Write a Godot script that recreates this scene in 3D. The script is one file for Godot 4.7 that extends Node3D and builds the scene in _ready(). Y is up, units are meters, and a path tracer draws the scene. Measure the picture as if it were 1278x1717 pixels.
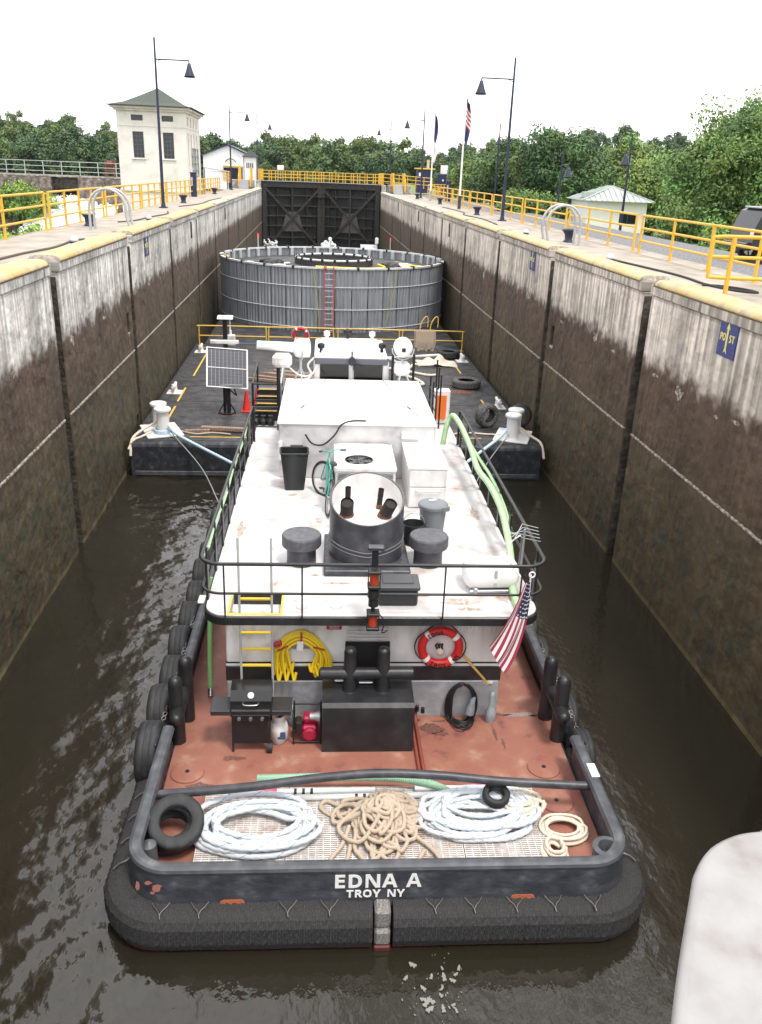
extends Node3D

var rng := RandomNumberGenerator.new()
var used := {}
# the tug lies one degree off the axis of the lock: its own frame has x to starboard, y up and z aft, with the stern at z = 0
var tug_frame := Transform3D(Basis(Vector3.UP, -0.0175), Vector3(-0.05, 0, -8.05))
var M := {}

class Shape:
	var v := PackedVector3Array()
	var n := PackedVector3Array()
	var uv := PackedVector2Array()
	var c := PackedColorArray()
	var idx := PackedInt32Array()
	var col := Color(1, 1, 1)
	var xf := Transform3D()

	func vert(p: Vector3, nn: Vector3, t := Vector2()) -> int:
		v.push_back(xf * p)
		n.push_back((xf.basis * nn).normalized())
		uv.push_back(t)
		c.push_back(col)
		return v.size() - 1

	func tri(a: int, b: int, d: int) -> void:
		var g := (v[b] - v[a]).cross(v[d] - v[a])
		if g.dot(n[a] + n[b] + n[d]) > 0.0:
			idx.append_array([a, d, b])
		else:
			idx.append_array([a, b, d])

	func quad(a: int, b: int, d: int, e: int) -> void:
		tri(a, b, d)
		tri(a, d, e)

	func face(pts: Array, nn: Vector3) -> void:
		var s := v.size()
		for p in pts:
			vert(p, nn)
		for k in range(1, pts.size() - 1):
			tri(s, s + k, s + k + 1)

	func face4(a: Vector3, b: Vector3, d: Vector3, e: Vector3, away: Vector3) -> void:
		var nn := (b - a).cross(d - a).normalized()
		if nn.dot((a + b + d + e) * 0.25 - away) < 0.0:
			nn = -nn
		face([a, b, d, e], nn)

	func box(p: Vector3, s: Vector3, bev := 0.0) -> void:
		var h := s * 0.5
		var b := minf(bev, minf(h.x, minf(h.y, h.z)) * 0.49)
		for a in 3:
			for sg in [-1.0, 1.0]:
				var nn := Vector3()
				nn[a] = sg
				var i := (a + 1) % 3
				var j := (a + 2) % 3
				var q := []
				for k in [[-1, -1], [1, -1], [1, 1], [-1, 1]]:
					var o := Vector3()
					o[a] = sg * h[a]
					o[i] = k[0] * (h[i] - b)
					o[j] = k[1] * (h[j] - b)
					q.append(p + o)
				face(q, nn)
		if b > 0.0:
			for a in 3:
				var i := (a + 1) % 3
				var j := (a + 2) % 3
				for k in [[-1, -1], [1, -1], [1, 1], [-1, 1]]:
					var q := []
					for e in [[-1, 0], [1, 0], [1, 1], [-1, 1]]:
						var o := Vector3()
						o[a] = e[0] * (h[a] - b)
						o[i] = k[0] * (h[i] - (b if e[1] == 1 else 0.0))
						o[j] = k[1] * (h[j] - (0.0 if e[1] == 1 else b))
						q.append(p + o)
					var nn := Vector3()
					nn[i] = k[0]
					nn[j] = k[1]
					face(q, nn.normalized())
			for sx in [-1, 1]:
				for sy in [-1, 1]:
					for sz in [-1, 1]:
						var g := Vector3(sx, sy, sz)
						face([p + g * (h - Vector3(0, b, b)), p + g * (h - Vector3(b, 0, b)), p + g * (h - Vector3(b, b, 0))], g.normalized())

	# a beam from a to b, w across and t thick
	func bar(a: Vector3, b: Vector3, w: float, t: float, up := Vector3.UP) -> void:
		var keep := xf
		var d := (b - a).normalized()
		var u := up
		if absf(d.dot(u)) > 0.99:
			u = Vector3.BACK
		var sx := d.cross(u).normalized()
		xf = keep * Transform3D(Basis(sx, sx.cross(d).normalized(), -d), (a + b) * 0.5)
		box(Vector3(), Vector3(w, t, a.distance_to(b)))
		xf = keep

	func cyl(a: Vector3, b: Vector3, r0: float, r1 := -1.0, k := 14, caps := true) -> void:
		if r1 < 0.0:
			r1 = r0
		var d := (b - a).normalized()
		var u := Vector3.UP if absf(d.y) < 0.9 else Vector3.RIGHT
		var sx := d.cross(u).normalized()
		var sy := sx.cross(d)
		var s := v.size()
		for i in k + 1:
			var t := TAU * i / k
			var o := sx * cos(t) + sy * sin(t)
			var nn := (o + d * (r0 - r1) / maxf(a.distance_to(b), 0.001)).normalized()
			vert(a + o * r0, nn, Vector2(float(i) / k, 0))
			vert(b + o * r1, nn, Vector2(float(i) / k, 1))
		for i in k:
			quad(s + 2 * i, s + 2 * i + 1, s + 2 * i + 3, s + 2 * i + 2)
		if caps:
			for e in [[a, r0, -d], [b, r1, d]]:
				if e[1] > 0.0:
					var q := []
					for i in k:
						var t := TAU * i / k
						q.append(e[0] + (sx * cos(t) + sy * sin(t)) * e[1])
					face(q, e[2])

	# a tube through points; lobes > 0 makes laid rope of that many strands
	func tube(pts: Array, r: float, k := 8, closed := false, lobes := 0) -> void:
		var m := pts.size()
		if m < 2:
			return
		var s := v.size()
		var last := Vector3()
		var walked := 0.0
		for i in m + (1 if closed else 0):
			var p: Vector3 = pts[i % m]
			var nx: Vector3 = pts[(i + 1) % m] if closed or i < m - 1 else pts[i % m]
			var pv: Vector3 = pts[(i - 1 + m) % m] if closed or i > 0 else pts[0]
			var d := (nx - pv).normalized()
			if i == 0:
				last = d.cross(Vector3.UP if absf(d.y) < 0.9 else Vector3.RIGHT).normalized()
			else:
				walked += p.distance_to(pts[(i - 1) % m])
				last = (last - d * last.dot(d)).normalized()
			var w := d.cross(last)
			for j in k + 1:
				var t := TAU * j / k
				var o := last * cos(t) + w * sin(t)
				var rr := r
				if lobes > 0:
					rr = r * (0.76 + 0.32 * absf(cos(0.5 * lobes * t - walked * 0.95 / r)))
				vert(p + o * rr, o, Vector2(float(j) / k, walked))
		for i in (m if closed else m - 1):
			for j in k:
				var a := s + i * (k + 1) + j
				quad(a, a + 1, a + k + 2, a + k + 1)
		if not closed:
			for e in [0, m - 1]:
				var q := []
				for j in k:
					q.append(xf.affine_inverse() * v[s + e * (k + 1) + j])
				var d: Vector3 = (pts[0] - pts[1]) if e == 0 else (pts[m - 1] - pts[m - 2])
				face(q, d.normalized())

	# profile of (radius, height) turned about the y axis at p
	func lathe(p: Vector3, prof: Array, k := 20, smooth := false, squash := 1.0) -> void:
		var m := prof.size()
		for i in m - 1:
			var a: Vector2 = prof[i]
			var b: Vector2 = prof[i + 1]
			if a.distance_to(b) < 1e-5:
				continue
			var fl := Vector2(b.y - a.y, a.x - b.x).normalized()
			var na := fl
			var nb := fl
			if smooth:
				if i > 0:
					var z: Vector2 = prof[i - 1]
					na = (fl + Vector2(a.y - z.y, z.x - a.x).normalized()).normalized()
				if i < m - 2:
					var z: Vector2 = prof[i + 2]
					nb = (fl + Vector2(z.y - b.y, b.x - z.x).normalized()).normalized()
			var s := v.size()
			for j in k + 1:
				var t := TAU * j / k
				var ct := cos(t)
				var st := sin(t)
				vert(p + Vector3(a.x * ct, a.y, a.x * st * squash), Vector3(na.x * ct, na.y, na.x * st), Vector2(float(j) / k, a.y))
				vert(p + Vector3(b.x * ct, b.y, b.x * st * squash), Vector3(nb.x * ct, nb.y, nb.x * st), Vector2(float(j) / k, b.y))
			for j in k:
				quad(s + 2 * j, s + 2 * j + 1, s + 2 * j + 3, s + 2 * j + 2)

	func ball(p: Vector3, r: Vector3, k := 12) -> void:
		var s := v.size()
		var m := k / 2
		for i in m + 1:
			for j in k + 1:
				var f := PI * i / m
				var t := TAU * j / k
				var o := Vector3(sin(f) * cos(t), cos(f), sin(f) * sin(t))
				vert(p + o * r, (o / r).normalized())
		for i in m:
			for j in k:
				var a := s + i * (k + 1) + j
				quad(a, a + 1, a + k + 2, a + k + 1)

	# flat outline in the xz plane, from y0 to y1
	func prism(poly: PackedVector2Array, y0: float, y1: float) -> void:
		var t := Geometry2D.triangulate_polygon(poly)
		for e in [[y0, Vector3.DOWN], [y1, Vector3.UP]]:
			var s := v.size()
			for q in poly:
				vert(Vector3(q.x, e[0], q.y), e[1])
			for i in range(0, t.size(), 3):
				tri(s + t[i], s + t[i + 1], s + t[i + 2])
		var cw := 0.0
		for i in poly.size():
			var a := poly[i]
			var b := poly[(i + 1) % poly.size()]
			cw += a.x * b.y - b.x * a.y
		var sg := signf(cw)
		for i in poly.size():
			var a := poly[i]
			var b := poly[(i + 1) % poly.size()]
			var nn := Vector3(b.y - a.y, 0, a.x - b.x).normalized() * sg
			face([Vector3(a.x, y0, a.y), Vector3(b.x, y0, b.y), Vector3(b.x, y1, b.y), Vector3(a.x, y1, a.y)], nn)

	# profile (outwards, up) swept along a level path; outwards is to the right of the way walked; fn(i, point) may shift a ring
	func sweep(prof: Array, path: Array, shut := true, wave: Variant = null) -> void:
		var m := path.size()
		var k := prof.size()
		var rings := []
		for i in m:
			var a: Vector3 = path[maxi(i - 1, 0)]
			var b: Vector3 = path[mini(i + 1, m - 1)]
			var d := (b - a).normalized()
			var o := d.cross(Vector3.UP).normalized()
			var ring := []
			for j in k:
				var q: Vector2 = prof[j]
				if wave != null:
					q = wave.call(i, j, q)
				ring.append(path[i] + o * q.x + Vector3.UP * q.y)
			rings.append(ring)
		for j in (k if shut else k - 1):
			var j2 := (j + 1) % k
			var s := v.size()
			var e: Vector2 = prof[j2] - prof[j]
			for i in m:
				var a: Vector3 = path[maxi(i - 1, 0)]
				var b: Vector3 = path[mini(i + 1, m - 1)]
				var o := (b - a).normalized().cross(Vector3.UP).normalized()
				var nn := (o * e.y - Vector3.UP * e.x).normalized()
				vert(rings[i][j], nn, Vector2(i, j))
				vert(rings[i][j2], nn, Vector2(i, j2))
			for i in m - 1:
				quad(s + 2 * i, s + 2 * i + 1, s + 2 * i + 3, s + 2 * i + 2)
		if shut:
			for i in [0, m - 1]:
				var a: Vector3 = path[1] if i == 0 else path[m - 2]
				face(rings[i], (path[i] - a).normalized())

	func planar(f: Callable) -> void:
		for i in v.size():
			uv[i] = f.call(v[i])

	# normals of a smooth skin, from its faces
	func smooth() -> void:
		var acc := {}
		for i in range(0, idx.size(), 3):
			var g := (v[idx[i + 2]] - v[idx[i]]).cross(v[idx[i + 1]] - v[idx[i]])
			for k in 3:
				var key := v[idx[i + k]].snapped(Vector3.ONE * 0.0005)
				acc[key] = acc.get(key, Vector3()) + g
		for i in v.size():
			var g: Vector3 = acc.get(v[i].snapped(Vector3.ONE * 0.0005), n[i])
			if g.length() > 1e-12:
				n[i] = g.normalized()

	func mesh() -> ArrayMesh:
		var a := []
		a.resize(Mesh.ARRAY_MAX)
		a[Mesh.ARRAY_VERTEX] = v
		a[Mesh.ARRAY_NORMAL] = n
		a[Mesh.ARRAY_TEX_UV] = uv
		a[Mesh.ARRAY_COLOR] = c
		a[Mesh.ARRAY_INDEX] = idx
		var m := ArrayMesh.new()
		m.add_surface_from_arrays(Mesh.PRIMITIVE_TRIANGLES, a)
		return m


func numbered(called: String) -> String:
	var k: int = used.get(called, 0)
	used[called] = k + 1
	return called if k == 0 else "%s_%03d" % [called, k]


# a top-level thing: a Node3D whose children are its parts
func thing(called: String, label: String, category: String, at := Transform3D(), group := "") -> Node3D:
	var o := Node3D.new()
	o.name = numbered(called)
	o.transform = at
	add_child(o)
	return tag(o, label, category, group)


func tag(o: Node3D, label: String, category: String, group := "") -> Node3D:
	o.set_meta("label", label)
	o.set_meta("category", category)
	if group:
		o.set_meta("group", group)
	return o


# one mesh: a part of parent, or a top-level object when there is none
func obj(called: String, s: Shape, m: Material, parent: Node3D = null) -> MeshInstance3D:
	return put(called, s.mesh(), m, parent)


func put(called: String, me: Mesh, m: Material, parent: Node3D = null, at := Transform3D()) -> MeshInstance3D:
	var o := MeshInstance3D.new()
	o.mesh = me
	o.material_override = m
	o.transform = at
	if parent == null:
		o.name = numbered(called)
		add_child(o)
	else:
		o.name = called
		parent.add_child(o, true)
	return o


func struct(called: String, s: Shape, m: Material) -> MeshInstance3D:
	var o := obj(called, s, m)
	o.set_meta("kind", "structure")
	return o


func stuff(o: Node3D) -> Node3D:
	o.set_meta("kind", "stuff")
	return o


func copy(o: Node3D, called: String, label: String, at: Transform3D) -> Node3D:
	var r: Node3D = o.duplicate()
	r.name = numbered(called)
	r.transform = at
	r.set_meta("label", label)
	add_child(r)
	return r


func on_tug(p: Vector3, turn := 0.0) -> Transform3D:
	return tug_frame * Transform3D(Basis(Vector3.UP, turn), p)


func at(p: Vector3, turn := 0.0, scale := 1.0) -> Transform3D:
	return Transform3D(Basis(Vector3.UP, turn).scaled(Vector3.ONE * scale), p)


# a paint or plain material; the colour is the real-world base colour, linear
func paint(r: float, g: float, b: float, rough := 0.6, metal := 0.0) -> StandardMaterial3D:
	var m := StandardMaterial3D.new()
	m.albedo_color = Color(r, g, b).linear_to_srgb()
	m.roughness = rough
	m.metallic = metal
	return m


func noise(freq: float, sd: int, oct := 4, kind := FastNoiseLite.TYPE_SIMPLEX_SMOOTH) -> FastNoiseLite:
	var f := FastNoiseLite.new()
	f.noise_type = kind
	f.frequency = freq
	f.seed = sd
	f.fractal_octaves = oct
	return f


# a surface whose colour wanders between the linear colours of a ramp, each given as [place, r, g, b]; tile is metres per repeat
func mottled(ramp: Array, freq: float, tile: float, rough := 0.7, bump := 0.0, sd := 1, size := 512, stretch := Vector3.ONE) -> StandardMaterial3D:
	var g := Gradient.new()
	var offs := PackedFloat32Array()
	var cols := PackedColorArray()
	for e in ramp:
		offs.append(e[0])
		cols.append(Color(e[1], e[2], e[3]).linear_to_srgb())
	g.offsets = offs
	g.colors = cols
	var t := NoiseTexture2D.new()
	t.width = size
	t.height = size
	t.seamless = true
	t.noise = noise(freq, sd, 5)
	t.color_ramp = g
	var m := StandardMaterial3D.new()
	m.albedo_texture = t
	m.roughness = rough
	m.uv1_triplanar = true
	m.uv1_world_triplanar = true
	m.uv1_scale = stretch / tile
	if bump > 0.0:
		var b := NoiseTexture2D.new()
		b.width = size
		b.height = size
		b.seamless = true
		b.as_normal_map = true
		b.bump_strength = bump
		b.noise = noise(freq * 3.0, sd + 7, 5)
		m.normal_enabled = true
		m.normal_texture = b
	return m


func letters(text: String, height: float, m: Material, parent: Node3D, called: String, where: Transform3D, bold := true, squeeze := 1.0, deep := 0.006) -> MeshInstance3D:
	var f := SystemFont.new()
	f.font_names = PackedStringArray(["Droid Sans"])
	f.font_weight = 700 if bold else 400
	var t := TextMesh.new()
	t.font = f
	t.text = text
	t.font_size = 64
	t.pixel_size = height / 46.0
	t.depth = deep
	var sq := Transform3D(Basis.from_scale(Vector3(squeeze, 1, 1)), Vector3())
	return put(called, t, m, parent, where * sq)


func arc(c: Vector3, r: float, a0: float, a1: float, k: int, ax := Vector3.RIGHT, ay := Vector3.UP) -> Array:
	var q := []
	for i in k + 1:
		var t := lerpf(a0, a1, float(i) / k)
		q.append(c + ax * r * cos(t) + ay * r * sin(t))
	return q


# points of a smooth curve through the given ones
func curve(pts: Array, step := 0.08, closed := false) -> Array:
	var q := []
	var m := pts.size()
	for i in (m if closed else m - 1):
		var a: Vector3 = pts[(i - 1 + m) % m] if closed or i > 0 else pts[0]
		var b: Vector3 = pts[i]
		var c: Vector3 = pts[(i + 1) % m]
		var d: Vector3 = pts[(i + 2) % m] if closed or i < m - 2 else pts[m - 1]
		var k := maxi(2, int(ceil(b.distance_to(c) / step)))
		for j in k:
			q.append(b.cubic_interpolate(c, a, d, float(j) / k))
	if not closed:
		q.append(pts[m - 1])
	return q


func rounded(w: float, d: float, r: float, k := 5) -> PackedVector2Array:
	var q := PackedVector2Array()
	for e in [[1, 1, 0], [-1, 1, 1], [-1, -1, 2], [1, -1, 3]]:
		for i in k + 1:
			var t: float = (e[2] + float(i) / k) * PI / 2
			q.append(Vector2(e[0] * (w / 2 - r) + r * cos(t), e[1] * (d / 2 - r) + r * sin(t)))
	return q


func sheet(x0: float, x1: float, z0: float, z1: float, nx: int, nz: int, h: Callable) -> Shape:
	var s := Shape.new()
	for j in nz + 1:
		for i in nx + 1:
			var x := lerpf(x0, x1, float(i) / nx)
			var z := lerpf(z0, z1, float(j) / nz)
			var y: float = h.call(x, z)
			var e := 0.02
			var gx: float = (h.call(x + e, z) - y) / e
			var gz: float = (h.call(x, z + e) - y) / e
			s.vert(Vector3(x, y, z), Vector3(-gx, 1, -gz), Vector2(x, z))
	for j in nz:
		for i in nx:
			var a := j * (nx + 1) + i
			s.quad(a, a + 1, a + nx + 2, a + nx + 1)
	return s


func _ready() -> void:
	rng.seed = 20240611
	var cam := Camera3D.new()
	cam.name = "camera"
	cam.fov = 62.43
	cam.near = 0.1
	cam.far = 3000.0
	var bx := Vector3(0.99658866, 0.03582136, 0.07434969)
	var by := Vector3(-0.00544718, 0.92747715, -0.37384016)
	var bz := Vector3(-0.08234911, 0.37215986, 0.92450833)
	cam.transform = Transform3D(Basis(bx, by, bz), Vector3(-0.984, 9.187, 0))
	add_child(cam)
	cam.current = true
	var env := Environment.new()
	env.background_mode = Environment.BG_SKY
	env.sky = overcast()
	env.tonemap_mode = Environment.TONE_MAPPER_LINEAR
	env.tonemap_exposure = 2.0
	env.fog_enabled = true
	env.fog_density = 0.00009
	env.fog_light_color = Color(0.86, 0.9, 0.94)
	env.sdfgi_enabled = true
	env.ssao_enabled = true
	env.ssil_enabled = true
	var we := WorldEnvironment.new()
	we.name = "world_environment"
	we.environment = env
	add_child(we)
	var sun := DirectionalLight3D.new()
	sun.name = "veiled_sun"
	sun.light_energy = 0.48
	sun.light_angular_distance = 11.0
	sun.light_color = Color(1.0, 0.97, 0.93)
	sun.shadow_enabled = true
	sun.transform = Transform3D(Basis.looking_at(Vector3(-0.25, -1.0, -0.35)), Vector3(0, 60, 0))
	add_child(sun)
	materials()
	lock_chamber()
	water()
	land()
	gates()
	gatehouse()
	upper_buildings()
	dam()
	railings()
	quay_furniture()
	pavilion_and_car()
	trees()
	barge()
	caisson()
	tug_hull()
	tug_house()
	tug_fittings()
	deck_gear()
	boat_deck_gear()
	near_canopy()


func overcast() -> Sky:
	var w := 512
	var h := 256
	var a := noise(0.011, 6, 5)
	var b := noise(0.03, 9, 4)
	var im := Image.create(w, h, false, Image.FORMAT_RGBF)
	for j in h:
		var up := 0.5 - (j + 0.5) / h
		for i in w:
			var t := TAU * ((i + 0.5) / w - 0.5)
			var e := PI * up
			var d := Vector3(cos(e) * sin(t), sin(e), -cos(e) * cos(t))
			var q := Vector3(d.x, d.y * 2.6, d.z) * 100.0
			var f := a.get_noise_3dv(q) * 0.7 + b.get_noise_3dv(q) * 0.3
			var l := 1.04 + 0.22 * maxf(0.0, d.y)
			l *= 1.0 - 0.78 * smoothstep(0.0, 0.4, f)
			if up < 0.0:
				l = 0.28
			im.set_pixel(i, j, Color(l * 0.995, l, l * 1.015))
	var p := PanoramaSkyMaterial.new()
	p.panorama = ImageTexture.create_from_image(im)
	p.energy_multiplier = 1.0
	var s := Sky.new()
	s.sky_material = p
	return s


func materials() -> void:
	M.navy = paint(0.012, 0.018, 0.045, 0.45)
	M.yellow = paint(0.68, 0.39, 0.035, 0.5)
	M.galv = paint(0.42, 0.44, 0.46, 0.4, 0.5)
	M.black = paint(0.012, 0.012, 0.014, 0.5)
	M.rubber = mottled([[0.2, 0.014, 0.014, 0.016], [0.65, 0.024, 0.025, 0.028], [0.95, 0.048, 0.049, 0.053]], 0.012, 1.6, 0.65, 1.5, 11)
	M.white = paint(0.8, 0.8, 0.79, 0.45)
	M.dirty_white = mottled([[0.3, 0.78, 0.77, 0.76], [0.62, 0.72, 0.69, 0.67], [0.9, 0.5, 0.43, 0.4]], 0.008, 2.3, 0.5, 0.0, 3)
	M.wall_white = mottled([[0.2, 0.76, 0.725, 0.675], [0.65, 0.72, 0.685, 0.635], [0.95, 0.62, 0.58, 0.53]], 0.008, 7.0, 0.85, 1.0, 4)
	M.glass = paint(0.02, 0.025, 0.03, 0.08)
	M.concrete = mottled([[0.15, 0.2, 0.18, 0.16], [0.45, 0.34, 0.31, 0.28], [0.6, 0.38, 0.345, 0.31], [0.85, 0.52, 0.48, 0.44]], 0.012, 3.5, 0.9, 4.0, 21)
	M.walk = mottled([[0.05, 0.25, 0.215, 0.178], [0.4, 0.325, 0.285, 0.242], [0.65, 0.355, 0.312, 0.268], [0.95, 0.42, 0.375, 0.33]], 0.006, 7.0, 0.9, 1.5, 22, 1024, Vector3(1, 1, 0.8))
	M.coping = mottled([[0.1, 0.47, 0.33, 0.12], [0.42, 0.5, 0.38, 0.18], [0.65, 0.5, 0.4, 0.235], [0.88, 0.34, 0.28, 0.2]], 0.008, 4.0, 0.7, 3.0, 23)
	M.coping_worn = mottled([[0.2, 0.5, 0.42, 0.27], [0.5, 0.5, 0.445, 0.34], [0.9, 0.42, 0.38, 0.33]], 0.012, 2.6, 0.8, 3.0, 24)
	M.dark_concrete = mottled([[0.2, 0.025, 0.02, 0.016], [0.6, 0.06, 0.05, 0.04], [0.9, 0.11, 0.09, 0.07]], 0.012, 2.5, 0.7, 4.0, 25)
	M.ledge = mottled([[0.3, 0.12, 0.1, 0.08], [0.55, 0.32, 0.28, 0.23], [0.8, 0.5, 0.45, 0.38]], 0.02, 1.7, 0.8, 0.0, 26)
	M.rust = mottled([[0.2, 0.05, 0.02, 0.012], [0.55, 0.17, 0.06, 0.03], [0.85, 0.3, 0.12, 0.06]], 0.015, 0.9, 0.85, 4.0, 27)
	M.red_deck = mottled([[0.08, 0.18, 0.075, 0.056], [0.28, 0.29, 0.108, 0.083], [0.5, 0.285, 0.115, 0.078], [0.74, 0.315, 0.142, 0.098], [0.94, 0.38, 0.225, 0.165]], 0.007, 4.6, 0.6, 1.5, 28, 1024)
	M.hull = mottled([[0.2, 0.016, 0.017, 0.021], [0.5, 0.026, 0.028, 0.035], [0.75, 0.045, 0.048, 0.058], [0.95, 0.11, 0.11, 0.115]], 0.012, 1.9, 0.45, 2.0, 29)
	M.bulwark_cap = mottled([[0.2, 0.055, 0.058, 0.068], [0.6, 0.085, 0.09, 0.1], [0.93, 0.15, 0.155, 0.165]], 0.009, 1.6, 0.5, 1.0, 30)
	M.barge_deck = mottled([[0.12, 0.018, 0.016, 0.017], [0.4, 0.034, 0.033, 0.035], [0.65, 0.046, 0.044, 0.047], [0.88, 0.075, 0.07, 0.07], [0.99, 0.14, 0.12, 0.11]], 0.007, 5.5, 0.6, 3.0, 31, 1024)
	M.boat_deck = mottled([[0.3, 0.66, 0.645, 0.64], [0.55, 0.6, 0.57, 0.565], [0.74, 0.53, 0.485, 0.475], [0.9, 0.45, 0.375, 0.345], [0.99, 0.3, 0.2, 0.155]], 0.006, 5.0, 0.55, 1.0, 32, 1024)
	M.house = mottled([[0.25, 0.76, 0.745, 0.745], [0.6, 0.68, 0.665, 0.66], [0.92, 0.5, 0.475, 0.46]], 0.008, 2.8, 0.55, 1.5, 33, 512, Vector3(1.6, 0.5, 1.6))
	M.house_grey = mottled([[0.25, 0.29, 0.3, 0.325], [0.6, 0.34, 0.35, 0.375], [0.9, 0.42, 0.43, 0.45]], 0.01, 2.2, 0.55, 1.5, 34)
	M.steel_black = mottled([[0.2, 0.013, 0.013, 0.015], [0.6, 0.021, 0.022, 0.025], [0.95, 0.038, 0.038, 0.041]], 0.008, 2.0, 0.4, 0.8, 35)
	M.life_red = paint(0.62, 0.02, 0.02, 0.5)
	M.chrome = paint(0.6, 0.6, 0.6, 0.25, 0.9)
	M.orange = paint(0.8, 0.17, 0.02, 0.4)
	M.roof_slate = mottled([[0.2, 0.04, 0.052, 0.042], [0.5, 0.065, 0.08, 0.064], [0.85, 0.1, 0.112, 0.09]], 0.03, 2.0, 0.9, 3.0, 36)
	M.timber = mottled([[0.2, 0.14, 0.085, 0.06], [0.5, 0.3, 0.21, 0.16], [0.85, 0.48, 0.38, 0.31]], 0.02, 1.4, 0.85, 3.0, 37, 512, Vector3(4, 4, 1))
	M.rope_white = paint(0.6, 0.64, 0.68, 0.8)
	M.rope_blue = paint(0.5, 0.66, 0.82, 0.8)
	M.rope_tan = paint(0.46, 0.375, 0.29, 0.9)
	M.rope_cream = paint(0.66, 0.58, 0.48, 0.9)
	M.hose_green = paint(0.26, 0.52, 0.2, 0.4)
	M.grass = mottled([[0.2, 0.1, 0.15, 0.035], [0.55, 0.17, 0.22, 0.055], [0.85, 0.27, 0.3, 0.1]], 0.015, 7.0, 0.95, 3.0, 38)
	M.gravel = mottled([[0.15, 0.11, 0.11, 0.115], [0.5, 0.2, 0.2, 0.21], [0.85, 0.33, 0.33, 0.34]], 0.06, 3.5, 0.95, 6.0, 39)
	M.gate = paint(0.012, 0.011, 0.0105, 0.7)
	M.gate_edge = mottled([[0.2, 0.011, 0.01, 0.009], [0.55, 0.02, 0.018, 0.017], [0.9, 0.06, 0.054, 0.048]], 0.02, 2.5, 0.65, 0.0, 41)
	M.gate_plate = paint(0.06, 0.054, 0.05, 0.7)
	M.window_frame = paint(0.1, 0.11, 0.115, 0.5)
	M.roof_dark = paint(0.045, 0.045, 0.05, 0.8)
	M.navy_hut = paint(0.012, 0.02, 0.07, 0.5)
	M.galv_pale = paint(0.45, 0.47, 0.48, 0.5)
	M.flag_blue = paint(0.03, 0.045, 0.13, 0.8)
	M.flag_red = paint(0.35, 0.02, 0.035, 0.8)
	M.bark = mottled([[0.2, 0.05, 0.04, 0.03], [0.8, 0.12, 0.1, 0.08]], 0.03, 1.5, 0.95, 4.0, 42)
	M.barge_seam = paint(0.03, 0.028, 0.028, 0.6)
	M.line_yellow = paint(0.7, 0.45, 0.07, 0.5)
	M.cone = paint(0.75, 0.03, 0.02, 0.5)
	M.tyre_worn = mottled([[0.2, 0.02, 0.02, 0.02], [0.5, 0.07, 0.068, 0.066], [0.85, 0.3, 0.28, 0.27]], 0.03, 0.9, 0.85, 4.0, 43)
	M.ladder_red = paint(0.5, 0.05, 0.05, 0.5)
	M.hose_yellow = paint(0.78, 0.55, 0.02, 0.45)
	M.bulwark = mottled([[0.15, 0.03, 0.032, 0.04], [0.45, 0.045, 0.049, 0.062], [0.7, 0.062, 0.067, 0.08], [0.92, 0.13, 0.135, 0.145]], 0.01, 2.2, 0.45, 2.0, 44, 512, Vector3(1, 1.6, 1))
	M.fender_rubber = mottled([[0.2, 0.014, 0.014, 0.015], [0.55, 0.03, 0.03, 0.032], [0.88, 0.075, 0.073, 0.072]], 0.03, 1.0, 0.85, 4.0, 45, 512, Vector3(3.0, 0.7, 3.0))
	M.scrape = paint(0.36, 0.14, 0.12, 0.7)
	M.port_orange = mottled([[0.2, 0.3, 0.08, 0.03], [0.6, 0.5, 0.13, 0.05], [0.9, 0.36, 0.16, 0.1]], 0.03, 0.5, 0.7, 0.0, 46)
	M.boot_red = paint(0.1, 0.018, 0.02, 0.5)
	M.pad_grey = mottled([[0.2, 0.12, 0.115, 0.11], [0.5, 0.22, 0.21, 0.2], [0.85, 0.34, 0.32, 0.31]], 0.03, 0.6, 0.6, 2.0, 47)
	M.chain = paint(0.2, 0.195, 0.19, 0.4, 0.9)
	M.grating = mottled([[0.2, 0.46, 0.42, 0.4], [0.55, 0.64, 0.6, 0.58], [0.9, 0.74, 0.72, 0.7]], 0.02, 1.6, 0.5, 0.0, 48)
	M.grating_rusty = mottled([[0.15, 0.36, 0.25, 0.19], [0.4, 0.54, 0.48, 0.45], [0.85, 0.68, 0.65, 0.63]], 0.014, 1.6, 0.55, 0.0, 49)
	M.rust_red = paint(0.24, 0.06, 0.04, 0.6)
	M.notice_red = paint(0.4, 0.03, 0.05, 0.5)
	M.cabin_wall = mottled([[0.25, 0.64, 0.63, 0.635], [0.6, 0.56, 0.55, 0.56], [0.9, 0.42, 0.41, 0.42]], 0.008, 2.5, 0.55, 0.0, 52)
	M.roof_white = paint(0.82, 0.82, 0.81, 0.5)
	M.wire_grey = paint(0.13, 0.13, 0.135, 0.5)
	M.wheel_glass = StandardMaterial3D.new()
	M.wheel_glass.transparency = BaseMaterial3D.TRANSPARENCY_ALPHA
	M.wheel_glass.albedo_color = Color(0.03, 0.03, 0.035, 0.82)
	M.wheel_glass.roughness = 0.05
	M.console = paint(0.06, 0.02, 0.022, 0.6)
	M.header_grey = paint(0.09, 0.09, 0.12, 0.5)
	M.funnel = mottled([[0.2, 0.028, 0.029, 0.038], [0.55, 0.048, 0.05, 0.06], [0.88, 0.085, 0.085, 0.095]], 0.01, 1.8, 0.4, 1.0, 53)
	M.funnel_top = mottled([[0.3, 0.76, 0.74, 0.73], [0.6, 0.72, 0.67, 0.65], [0.82, 0.6, 0.5, 0.45], [0.98, 0.38, 0.24, 0.18]], 0.008, 2.2, 0.6, 0.5, 54)
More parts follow.
